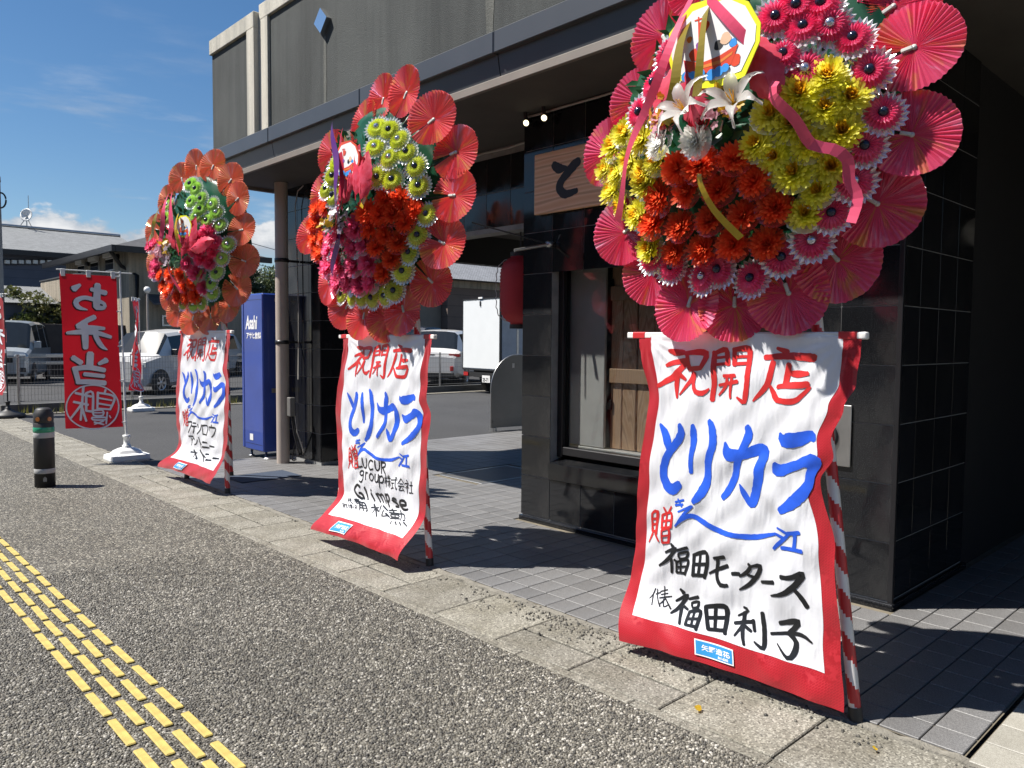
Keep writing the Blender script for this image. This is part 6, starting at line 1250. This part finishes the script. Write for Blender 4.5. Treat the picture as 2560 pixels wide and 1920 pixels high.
HATCH = [(.18, .30, .70, .76, .56, .56, .48, 0, 0), (.22, .20, .78, .86, .68, .68, .60, 0, 0), (.62, .18, .88, .97, .735, .735, .66, 0, 1), (1.05, .18, .92, 1.46, .74, .74, .58, 1, 0), (1.88, .18, .94, 1.54, .74, .74, .58, 0, 0), (1.97, .18, .94, 1.54, .74, .74, .58, 1, 0), (2.75, .18, .95, 1.52, .74, .74, .58, 0, 0), (2.95, .19, .95, 1.50, .735, .735, .57, 0, 1), (3.28, .22, .92, 1.02, .72, .72, .60, 0, 0), (3.38, .30, .80, .86, .66, .66, .55, 0, 0)]
w1, w2 = G(403, 986), G(597, 966); dv = Vector((w2.x - w1.x, w2.y - w1.y, 0)).normalized(); lat = Vector((-dv.y, dv.x, 0))
hp = w1 - dv * .58 + lat * .74
v = vehicle('parked_car', 'white compact car parked behind the farthest flower stand banner', 'car', hp, dv, HATCH, 'white', (.58, 2.86), 1.48)
for s in (-1, 1):
    vbox(v, 'headlight', headl, .19, .46, s * .53 - .12, s * .53 + .12, .64, .77); vbox(v, 'mirror', trim, 1.0, 1.12, s * .80 - .08, s * .80 + .08, .92, 1.06); vbox(v, 'tail_light', redl, 3.22, 3.35, s * .62 - .07, s * .62 + .07, .70, .92)
c2 = at(455, 900, 25.5); v = vehicle('parked_car', 'second white car half hidden behind the white compact car', 'car', (c2.x, c2.y, 0), (.72, .69), HATCH, 'white', (.58, 2.86), 1.48)

SUV = [(0, .32, .82, .90, .74, .74, .66, 0, 0), (.08, .24, .88, 1.0, .86, .86, .78, 0, 0), (1.0, .22, .98, 1.08, .90, .90, .80, 0, 1), (1.75, .22, 1.02, 1.58, .90, .90, .68, 1, 0), (2.7, .22, 1.04, 1.64, .90, .90, .68, 0, 0), (2.8, .22, 1.04, 1.64, .90, .90, .68, 1, 0), (3.7, .22, 1.06, 1.60, .90, .90, .68, 0, 0), (3.85, .24, 1.06, 1.58, .90, .90, .68, 0, 1), (4.28, .28, 1.0, 1.10, .88, .88, .76, 0, 0), (4.42, .34, .92, .98, .82, .82, .72, 0, 0), (4.46, .40, .80, .86, .74, .74, .66, 0, 0)]
rc = G(1072, 968); bk = Vector((EYE.x - rc.x, EYE.y - rc.y, 0)).normalized(); bk = Matrix.Rotation(math.radians(-14), 3, 'Z') @ bk
v = vehicle('parked_car', 'white sport utility car seen from behind through the passage', 'car', rc - bk * 4.46, bk, SUV, 'white', (.85, 3.55), 1.80, .34)
for s in (-1, 1): vbox(v, 'tail_light', redl, 4.30, 4.44, s * .72 - .16, s * .72 + .16, .86, .95); vbox(v, 'reflector', redl, 4.40, 4.475, s * .66 - .05, s * .66 + .05, .46, .60)
vbox(v, 'rear_bumper', trim, 4.30, 4.49, -.72, .72, .28, .42); vbox(v, 'emblem', trim, 4.43, 4.455, -.16, .16, .90, .93, bev=.004)
f = G(1160, 965); f = at(1152, 900, 25.5); ld = -RT; ld.z = 0; ld.normalize(); ld = Matrix.Rotation(math.radians(-22), 3, 'Z') @ ld
v = vehicle('parked_van', 'black boxy van parked behind the white sport utility car', 'van', (f.x, f.y, 0), ld, KEI, 'navy', (.62, 2.75), 1.48)
# box truck seen from the rear
Rr = G(1249, 990); best = None
for k in range(0, 360, 2):
    d = Vector((math.cos(math.radians(k)), math.sin(math.radians(k)), 0)); P = Rr + d * 1.62
    dv_ = P - EYE; px = 1280 + FPX * dv_.dot(RT) / dv_.dot(FW)
    if P.dot(FW) > Rr.dot(FW) and (best is None or abs(px - 1157) < best[0]): best = (abs(px - 1157), d)
rl = best[1]; sd = Vector((rl.y, -rl.x, 0)); sd = sd if sd.dot(FW) > 0 else -sd
tk = thing('box_truck', 'small white box truck parked with its rear towards the passage', 'truck', (Rr.x, Rr.y, 0), 0, 'parked vehicles')
def ob(name, mat, r0, r1, s0, s1, z0, z1, parent=tk):
    p = [Rr + rl * r + sd * s for r, s in ((r0, s0), (r1, s0), (r1, s1), (r0, s1))]; m_ = MB().prism([Vector((q.x, q.y, z0)) for q in p], (0, 0, z1 - z0)); return m_.build(name, mat, parent)
boxm = plain('box_white', (.66, .68, .68), .45, 0, var=.03, scale=3); side = plain('box_side', (.42, .43, .44), .5)
ob('cargo_box', boxm, .03, 1.59, .012, 3.0, .62, 2.34); ob('rear_door', boxm, .035, 1.585, .0, .011, .64, 2.32)
for a in ((0, .03, .0, .05, .60, 2.36), (1.59, 1.62, .0, .05, .60, 2.36), (.03, 1.59, -.004, .05, 2.34, 2.37), (.03, 1.59, -.004, .05, .585, .62)): ob('door_frame', trim, *a)
ob('side_panel', side, -.004, .028, .06, 2.98, .62, 2.34); ob('side_rail', M['steel'], -.012, -.005, .5, .56, .8, 1.6)
ob('chassis', trim, .2, 1.4, .2, 4.4, .40, .60); ob('bumper', trim, .05, 1.57, .02, .14, .42, .54); ob('cab', PAINT['white'], .05, 1.57, 3.1, 4.5, .45, 1.85)
for r in (.06, 1.36): ob('tail_light', redl, r, r + .2, -.006, .02, .44, .53)
np_ = ob('number_plate', matwhite, .38, .71, -.02, -.008, .30, .47); 
put_text('plate_number', '25-71', .12, Rr + rl * .68 - sd * .022 + Vector((0, 0, .325)), -rl, (0, 0, 1), trim, tk, .004, .9)
ob('lamp', M['white'], .72, .88, -.03, .0, 2.36, 2.40); ob('latch', trim, .80, .84, -.02, -.002, 2.18, 2.30)
for r in (.22, 1.25):
    for s_ in (.7, 3.6):
        c = Rr + rl * (r + .07) + sd * s_; wm_ = MB(); N_ = 22; ring = [[c + rl * o + (sd * math.cos(t) + Vector((0, 0, 1)) * math.sin(t)) * .27 * q + Vector((0, 0, .27)) for t in [6.283 * k / N_ for k in range(N_)]] for o, q in ((-.09, .6), (-.09, 1), (.09, 1), (.09, .6))]
        for A, B_ in zip(ring, ring[1:]): wm_.add(A + B_, [(k, (k + 1) % N_, N_ + (k + 1) % N_, N_ + k) for k in range(N_)], 0, True)
        wm_.add(ring[0], (tuple(range(N_)),)); wm_.add(ring[-1], (tuple(range(N_)),)); wm_.build('wheel', M['blackrub'], tk)

# ============================ buildings behind =============================
def PYp(px, py, y): d = ray(px, py); return EYE + d * (y / d.y)
def PXp(px, py, x): d = ray(px, py); return EYE + d * (x / d.x)
def m_siding(name, col, pitch):
    m, t, b = nodes(name); c = tnode(t, 'TexCoord'); s = tnode(t, 'SeparateXYZ'); t.links.new(c.outputs['Object'], s.inputs[0])
    mm = tnode(t, 'Math', operation='MODULO'); t.links.new(s.outputs['Z'], mm.inputs[0]); mm.inputs[1].default_value = pitch
    dv = tnode(t, 'Math', operation='DIVIDE'); t.links.new(mm.outputs[0], dv.inputs[0]); dv.inputs[1].default_value = pitch
    cc = mixc(t, 1.0, ramp(t, noise_fac(t, 1.5, 5), ((.3, scale_c(col, .9)), (.7, scale_c(col, 1.1)))), ramp(t, dv.outputs[0], ((0, (.55, .55, .55)), (.08, (1, 1, 1)))), 'MULTIPLY')
    t.links.new(cc, b.inputs['Base Color']); setin(b, roughness=.8); bump(t, b, dv.outputs[0], .6, .02); return m
def m_roof(name, col, pitch, wav=0.0):
    m, t, b = nodes(name); f = noise_fac(t, 3, 5); c = tnode(t, 'TexCoord'); br = tnode(t, 'TexBrick', offset=.5); br.inputs['Scale'].default_value = 1.0 / pitch; br.inputs['Mortar Size'].default_value = .04
    br.inputs['Color1'].default_value = (1, 1, 1, 1); br.inputs['Color2'].default_value = (.8, .8, .8, 1); br.inputs['Mortar'].default_value = (.4, .4, .4, 1); t.links.new(c.outputs['Object'], br.inputs['Vector'])
    cc = mixc(t, 1.0, ramp(t, f, ((.3, scale_c(col, .85)), (.7, scale_c(col, 1.15)))), br.outputs['Color'], 'MULTIPLY'); t.links.new(cc, b.inputs['Base Color']); setin(b, roughness=.75); bump(t, b, br.outputs['Fac'], -.5, .02); return m
GW = m_siding('blue_grey_siding', (.10, .115, .15), .42); GR = m_roof('pale_slate', (.23, .24, .245), .30); beige = m_stucco('beige_render', (.34, .29, .22), .06, True); darkroof = m_roof('dark_roof', (.085, .085, .09), .25); brownw = m_siding('brown_siding', (.14, .105, .085), .45); tileroof = m_roof('grey_roof_tiles', (.26, .27, .29), .26); dkw = plain('dark_brown_wall', (.045, .036, .032), .8, var=.2)
# large grey building
e1, e2 = PYp(12, 622, 44), PYp(188, 634, 44); ze = (e1.z + e2.z) / 2; zr = PYp(12, 566, 50).z; x0 = e1.x - 14; x1 = PYp(300, 590, 50).x
gb = thing('grey_building', 'long blue-grey building with a pale slate roof and satellite dish', 'building', ((x0 + x1) / 2, 48, 0))
MB().box(x0 + .4, x1 - .4, 44.6, 55.4, 0, ze + .05).build('wall', GW, gb)
rf = MB().add([(x0, 44, ze), (x1, 44, ze), (x1, 50, zr), (x0, 50, zr), (x0, 56, ze), (x1, 56, ze), (x0, 44, ze - .22), (x1, 44, ze - .22)], ((0, 1, 2, 3), (3, 2, 5, 4), (6, 7, 1, 0), (1, 5, 2))).build('roof', GR, gb)
MB().box(x0, x1, 43.98, 44.02, ze - .26, ze - .02).build('gutter', M['alu'], gb); MB().tube([(x0, 50, zr + .05), (x1, 50, zr + .05)], .10, 8).build('ridge_cap', M['steel'], rf, off=wpos(gb))
for i in range(7): p = PYp(17 + i * 17.5, 655, 44.6); MB().box(p.x - .13, p.x + .13, 44.42, 44.6, p.z - .13, p.z + .12, bev=.04).build('vent_hood', M['steel'], gb)
ds = PYp(70, 552, 49.6)
sa = thing('satellite_dish', 'white satellite dish and aerial on the ridge of the grey building', 'antenna', (ds.x, 49.9, zr + .1))
dir_ = (EYE - ds).normalized() + Vector((-.9, 0, .35)); dir_.normalize(); q = dir_.to_track_quat('Z', 'Y')
dm = MB().lathe([(.0, -.07), (.14, -.06), (.26, -.02), (.36, .03), (.36, .04), (.26, -.01), (.0, -.06)], n=24).mesh('dish', M['white']); o = link('dish', dm, sa, (0, 0, .62)); o.rotation_mode = 'QUATERNION'; o.rotation_quaternion = q
MB().tube([(0, 0, 0), (0, 0, .6)], .03, 8).build('mast', M['steel'], sa, off=False); MB().tube([(.1, 0, .3), (.1, 0, 1.7)], .018, 6).build('aerial', M['steel'], sa, off=False)
for k in (-.5, .5): MB().tube([(k * .7, .3, -.1), (0, 0, .5)], .022, 6).build('leg', M['steel'], sa, off=False)
MB().tube([(0, 0, .6), (-.35, -.35, .75)], .018, 6).build('arm', M['steel'], sa, off=False)
# beige house with hipped roof
pc = at(322, 700, 27.0); xc, yc_ = pc.x, pc.y; y2 = PXp(166, 700, xc).y; x2 = PYp(616, 700, yc_).x; ov = .7; zev = at(290, 616, 26.2).z
hb = thing('beige_house', 'two-storey beige house with a dark hipped roof behind the car park', 'house', ((xc + x2) / 2, (yc_ + y2) / 2, 0))
MB().box(xc, x2, yc_, y2, 0, zev + .05).build('wall', beige, hb)
ex0, ex1, ey0, ey1 = xc - ov, x2 + ov, yc_ - ov, y2 + ov; hy = (ex1 - ex0) / 2; zrd = zev + .36 * min(ex1 - ex0, ey1 - ey0) / 2; inset = min(ex1 - ex0, ey1 - ey0) / 2
if ex1 - ex0 < ey1 - ey0: r0, r1 = ((ex0 + ex1) / 2, ey0 + inset, zrd), ((ex0 + ex1) / 2, ey1 - inset, zrd)
else: r0, r1 = (ex0 + inset, (ey0 + ey1) / 2, zrd), (ex1 - inset, (ey0 + ey1) / 2, zrd)
A, B_, C_, D_ = (ex0, ey0, zev), (ex1, ey0, zev), (ex1, ey1, zev), (ex0, ey1, zev)
rf = MB()
if ex1 - ex0 < ey1 - ey0: rf.add([A, B_, C_, D_, r0, r1], ((0, 1, 4), (1, 2, 5, 4), (2, 3, 5), (3, 0, 4, 5)))
else: rf.add([A, B_, C_, D_, r0, r1], ((0, 1, 5, 4), (1, 2, 5), (2, 3, 4, 5), (3, 0, 4)))
rf.add([A, B_, C_, D_], ((3, 2, 1, 0),)); hr = rf.build('roof', darkroof, hb)
for a in ((ex0 - .05, ex0 + .07, ey0 - .05, ey1, zev - .18, zev + .03), (ex0 + .08, ex1, ey0 - .05, ey0 + .07, zev - .18, zev + .03)): MB().box(*a).build('gutter', M['alu'], hb)
def hwin(face, px0, px1, py0, py1, shutter=True):
    if face == 'x': a, b = PXp(px0, py0, xc), PXp(px1, py1, xc); f = MB().box(xc - .05, xc + .02, a.y, b.y, a.z, b.z).build('window', M['white'] if shutter else M['alu'], hb); MB().box(xc - .06, xc - .052, *sorted((a.y, b.y)), min(a.z, b.z) + .05, max(a.z, b.z) - .05).build('pane', M['carglass'], f, off=wpos(hb)); sh = MB().box(xc - .16, xc, *[q for q in sorted((a.y, b.y))], max(a.z, b.z) + .02, max(a.z, b.z) + .32, bev=.02) if shutter else None
    else:
        a, b = PYp(px0, py0, yc_), PYp(px1, py1, yc_); f = MB().box(a.x, b.x, yc_ - .05, yc_ + .02, a.z, b.z).build('window', M['steel'], hb); MB().box(*[q + e for q, e in zip(sorted((a.x, b.x)), (.06, -.06))], yc_ - .06, yc_ - .052, min(a.z, b.z) + .06, max(a.z, b.z) - .06).build('pane', M['carglass'], f, off=wpos(hb)); sh = None
    if sh: sh.build('shutter_box', M['curtain'], hb)
hwin('x', 198, 214, 665, 684); hwin('x', 230, 249, 657, 678); hwin('x', 267, 287, 648, 676); hwin('y', 404, 443, 788, 816)
for px in (223, 297): p = PXp(px, 642 if px > 250 else 660, xc); MB().box(xc - .12, xc, p.y - .1, p.y + .1, p.z - .09, p.z + .09, bev=.03).build('vent_hood', M['alu'], hb)
MB().tube([(ex0 + .05, yc_ - .3, zev - .15), (xc - .1, yc_ + .5, zev - .55), (xc + .25, yc_ - .08, zev - .9), (xc + .25, yc_ - .08, 0)], .07, 8).build('down_pipe', M['alu'], hb)
p0, p1 = PYp(385, 775, yc_), PYp(450, 775, yc_); MB().prism([(p0.x - .3, yc_, p0.z + .5), (p1.x + .3, yc_, p0.z + .5), (p1.x + .3, yc_ - .9, p0.z + .15), (p0.x - .3, yc_ - .9, p0.z + .15)], (0, 0, .06)).build('awning', darkroof, hb)
ba, bb = PXp(108, 705, xc - .9), PXp(168, 742, xc - .9); MB().box(xc - 1.0, xc, yc_ + 2.6, ba.y, bb.z - .2, ba.z, bev=.03).build('balcony', beige, hb); MB().box(xc - 1.03, xc, yc_ + 2.5, ba.y + .05, ba.z, ba.z + .05).build('coping', M['steel'], hb)
a1 = PYp(18, 740, 34); a2 = PYp(118, 740, 34); lo = thing('low_house', 'low house with a grey slate roof left of the beige house', 'house', ((a1.x + a2.x) / 2, 36, 0)); zt, zb_ = PYp(60, 716, 37).z, PYp(60, 757, 34).z
MB().box(a1.x - 6, a2.x + .8, 34.3, 40, 0, zb_).build('wall', GW, lo); MB().add([(a1.x - 7, 34, zb_), (a2.x + 1.8, 34, zb_), (a2.x + .6, 37, zt), (a1.x - 7, 37, zt), (a2.x + 1.8, 40, zb_), (a1.x - 7, 40, zb_)], ((0, 1, 2, 3), (1, 4, 2), (3, 2, 4, 5))).build('roof', GR, lo)
# dark boundary wall
bwz = PYp(300, 813, 29.5).z; bx0, bx1 = PYp(105, 813, 29.5).x, 22
bw = thing('boundary_wall', 'dark brown boundary wall behind the parked cars', 'wall', ((bx0 + bx1) / 2, 29.5, 0))
nseg = 11
for i in range(nseg): s0, s1 = bx0 + (bx1 - bx0) * i / nseg, bx0 + (bx1 - bx0) * (i + 1) / nseg; MB().box(s0 + .01, s1 - .01, 29.4, 29.55, 0, bwz, bev=.01).build('panel', dkw, bw); MB().box(s0 - .05, s0 + .05, 29.36, 29.40, 0, bwz + .03).build('post', dkw, bw)
rl_ = thing('guard_rail', 'pale steel guard rail in front of the dark boundary wall', 'guard rail', (10, 27.4, 0))
for z in (.52, .75): MB().box(4.5, 24, 27.36, 27.42, z - .06, z + .06, bev=.015).build('rail', M['steel'], rl_)
for i in range(11): MB().tube([(4.8 + i * 1.9, 27.45, 0), (4.8 + i * 1.9, 27.45, .85)], .04, 8).build('post', M['steel'], rl_)
# brown house beyond the passage
q0 = at(1119, 800, 31); zq = at(1119, 699, 31).z; br_ = thing('brown_house', 'brown house with a grey tiled roof seen through the passage', 'house', (q0.x + 4, q0.y + 4, 0))
MB().box(q0.x, q0.x + 12, q0.y, q0.y + 9, 0, zq).build('wall', brownw, br_)
MB().box(q0.x - .05, q0.x + 12.05, q0.y - .05, q0.y + 9.05, zq - .30, zq - .02).build('fascia', beige, br_)
zt = zq + 2.2; MB().add([(q0.x - .5, q0.y - .5, zq), (q0.x + 12.5, q0.y - .5, zq), (q0.x + 9, q0.y + 4.5, zt), (q0.x + 3.5, q0.y + 4.5, zt), (q0.x - .5, q0.y + 9.5, zq), (q0.x + 12.5, q0.y + 9.5, zq)], ((0, 1, 2, 3), (4, 0, 3), (5, 4, 3, 2), (1, 5, 2), (0, 4, 5, 1))).build('roof', tileroof, br_)
MB().box(q0.x - .55, q0.x - .45, q0.y - .5, q0.y + 9.5, zq - .05, zq + .04).build('gutter', M['alu'], br_)
g1 = PXp(1038, 745, q0.x - 1.6); zg = PXp(1080, 742, q0.x - 1.6).z; MB().box(q0.x - 1.6, q0.x - .02, q0.y + .4, g1.y + 6, 0, zg).build('lean_to', plain('taupe_panel', (.16, .145, .12), .7, var=.08), br_); MB().box(q0.x - 1.7, q0.x, q0.y + .3, g1.y + 6.1, zg, zg + .08).build('coping', M['steel'], br_)

# unseen building added across the road to darken what the polished stone mirrors
op = thing('added_opposite_building', 'unseen plain taupe building added across the road for the black granite to mirror', 'building', (-22, 8, 0))
MB().box(-30, -20, -22, 34, 0, 7.5).build('wall', plain('taupe_render', (.16, .14, .115), .85, var=.2, scale=.6), op); MB().box(-30.3, -19.7, -22.3, 34.3, 7.5, 7.8).build('coping', M['greysteel'], op)
for i in range(12): MB().box(-20.06, -19.99, -20 + i * 4.5, -17.6 + i * 4.5, 1.0, 2.6).build('window', M['carglass'], op); MB().box(-20.06, -19.99, -20 + i * 4.5, -17.6 + i * 4.5, 4.4, 6.0).build('window', M['carglass'], op)
# ============================ vegetation ===================================
LEAF = dict(shrub=m_leaf('shrub_leaf', (.045, .075, .018), (.16, .15, .05)), pine=m_leaf('pine_needle', (.012, .03, .010), (.04, .065, .022), .1), willow=m_leaf('willow_leaf', (.07, .105, .035), (.17, .20, .085)), weed=m_leaf('weed_leaf', (.10, .12, .03), (.28, .25, .06))); bark = plain('bark', (.085, .07, .055), .95, var=.3, bmp=.6, bscale=20)
def leaves(name, centers, per, size, mat, parent, squash=1.0, seed=1, droop=0.0):
    r_ = np.random.default_rng(seed); P = []
    for c, rad in centers:
        k = int(per * rad * rad); dv = r_.normal(0, 1, (k, 3)); dv /= np.linalg.norm(dv, axis=1)[:, None]; rr = rad * r_.uniform(.35, 1.05, (k, 1)) ** .6; P.append(np.array(c)[None] + dv * rr * np.array([1, 1, squash]))
    P = np.concatenate(P); n = len(P); a = r_.normal(0, 1, (n, 3)); a[:, 2] -= droop; a /= np.linalg.norm(a, axis=1)[:, None]; b = np.cross(a, r_.normal(0, 1, (n, 3))); b /= np.linalg.norm(b, axis=1)[:, None]
    s = size * r_.uniform(.6, 1.4, (n, 1)); V = np.stack([P - a * s, P - b * s * .45, P + a * s, P + b * s * .45], 1).reshape(-1, 3) - np.array(wpos(parent))[None]
    me = bpy.data.meshes.new(name); me.from_pydata(V.tolist(), [], np.arange(n * 4).reshape(-1, 4).tolist()); me.materials.append(mat); return link(name, me, parent)
def shrub(label, c, rad, seed):
    c = Vector(c); rd = random.Random(seed); t_ = thing('shrub', label, 'shrub', (c.x, c.y, 0), 0, 'shrubs behind the silver van'); cs = [((c.x + rd.uniform(-1, 1) * rad, c.y + rd.uniform(-.6, .6) * rad, c.z + rd.uniform(-.7, .6) * rad), rad * rd.uniform(.35, .6)) for k in range(13)]
    tr = MB()
    for q, r in cs[:6]: tr.tube([(c.x + rd.uniform(-.1, .1), c.y, 0), (c.x + (q[0] - c.x) * .4, c.y + (q[1] - c.y) * .4, q[2] * .55), q], [.07, .045, .015], 6)
    tr.build('trunk', bark, t_); leaves('crown', cs, 900, .085, LEAF['shrub'], t_, .85, seed)
shrub('rounded olive green shrub behind the silver van, the left one', at(57, 778, 30.5), 1.0, 3); shrub('rounded olive green shrub behind the silver van, the right one', at(122, 792, 30.0), .95, 5)
pb = at(598, 850, 44); pn = thing('pine_tree', 'dark clipped pine tree behind the vending machine', 'tree', (pb.x, pb.y, 0)); tops = [at(596, 683, 44), at(588, 700, 44), at(612, 718, 44), at(575, 716, 44)]
MB().tube([(pb.x, pb.y, 0), (pb.x + .2, pb.y, 2.4), tuple(tops[0])], [.2, .15, .05], 8).build('trunk', bark, pn); leaves('crown', [(tuple(p + Vector((dx, 0, 0))), .62) for p in tops for dx in (-.7, 0, .6)], 2600, .07, LEAF['pine'], pn, .45, 9)
wb_ = at(660, 850, 60); wt_ = thing('willow_tree', 'pale feathery tree between the vending machine and the down pipe', 'tree', (wb_.x, wb_.y, 0)); tips = [at(640 + 11 * i, 712 - 8 * (i % 3), 60) for i in range(8)] + [at(650 + 14 * i, 735, 60) for i in range(5)]
tr = MB().tube([(wb_.x, wb_.y, 0), (wb_.x, wb_.y, 3.2)], [.3, .2], 8)
for p in tips: tr.tube([(wb_.x, wb_.y, 2.6), (wb_.x * .4 + p.x * .6, wb_.y * .4 + p.y * .6, 2.6 + (p.z - 2.6) * .75), tuple(p + Vector((0, 0, .9)))], [.12, .06, .015], 5)
tr.build('trunk', bark, wt_); leaves('crown', [(tuple(p), .85) for p in tips], 420, .11, LEAF['willow'], wt_, 1.3, 12, 1.5)
wd_ = MB(); rd = random.Random(8)
for i in range(520):
    x, y = rd.uniform(2.9, 9.5), rd.gauss(15.3, .08); h, a = rd.uniform(.05, .22), rd.uniform(0, 6.28); dx, dy = math.cos(a), math.sin(a); k = rd.uniform(.02, .09)
    wd_.add([(x - dy * .008, y + dx * .008, 0), (x + dy * .008, y - dx * .008, 0), (x + dx * k, y + dy * k, h)], ((0, 1, 2),))
wo_ = wd_.build('weeds', LEAF['weed']); tag(wo_, 'yellow-green weeds along the footing of the wire fence', 'weeds', kind='stuff')
# overhead wires
for i, (a, b) in enumerate((((560, 588), (1010, 690)), ((560, 642), (1010, 716)), ((560, 663), (1010, 728)), ((560, 672), (1010, 735)))):
    p, q = at(a[0], a[1], 46), at(b[0], b[1], 52); m_ = [p.lerp(q, k / 12) - Vector((0, 0, .25 * math.sin(math.pi * k / 12))) for k in range(13)]
    o = MB().tube(m_, .018, 5).build('overhead_wire', M['stick']); tag(o, ('uppermost', 'second', 'third', 'lowest')[i] + ' overhead wire crossing the sky beside the down pipe', 'wire', 'overhead wires')
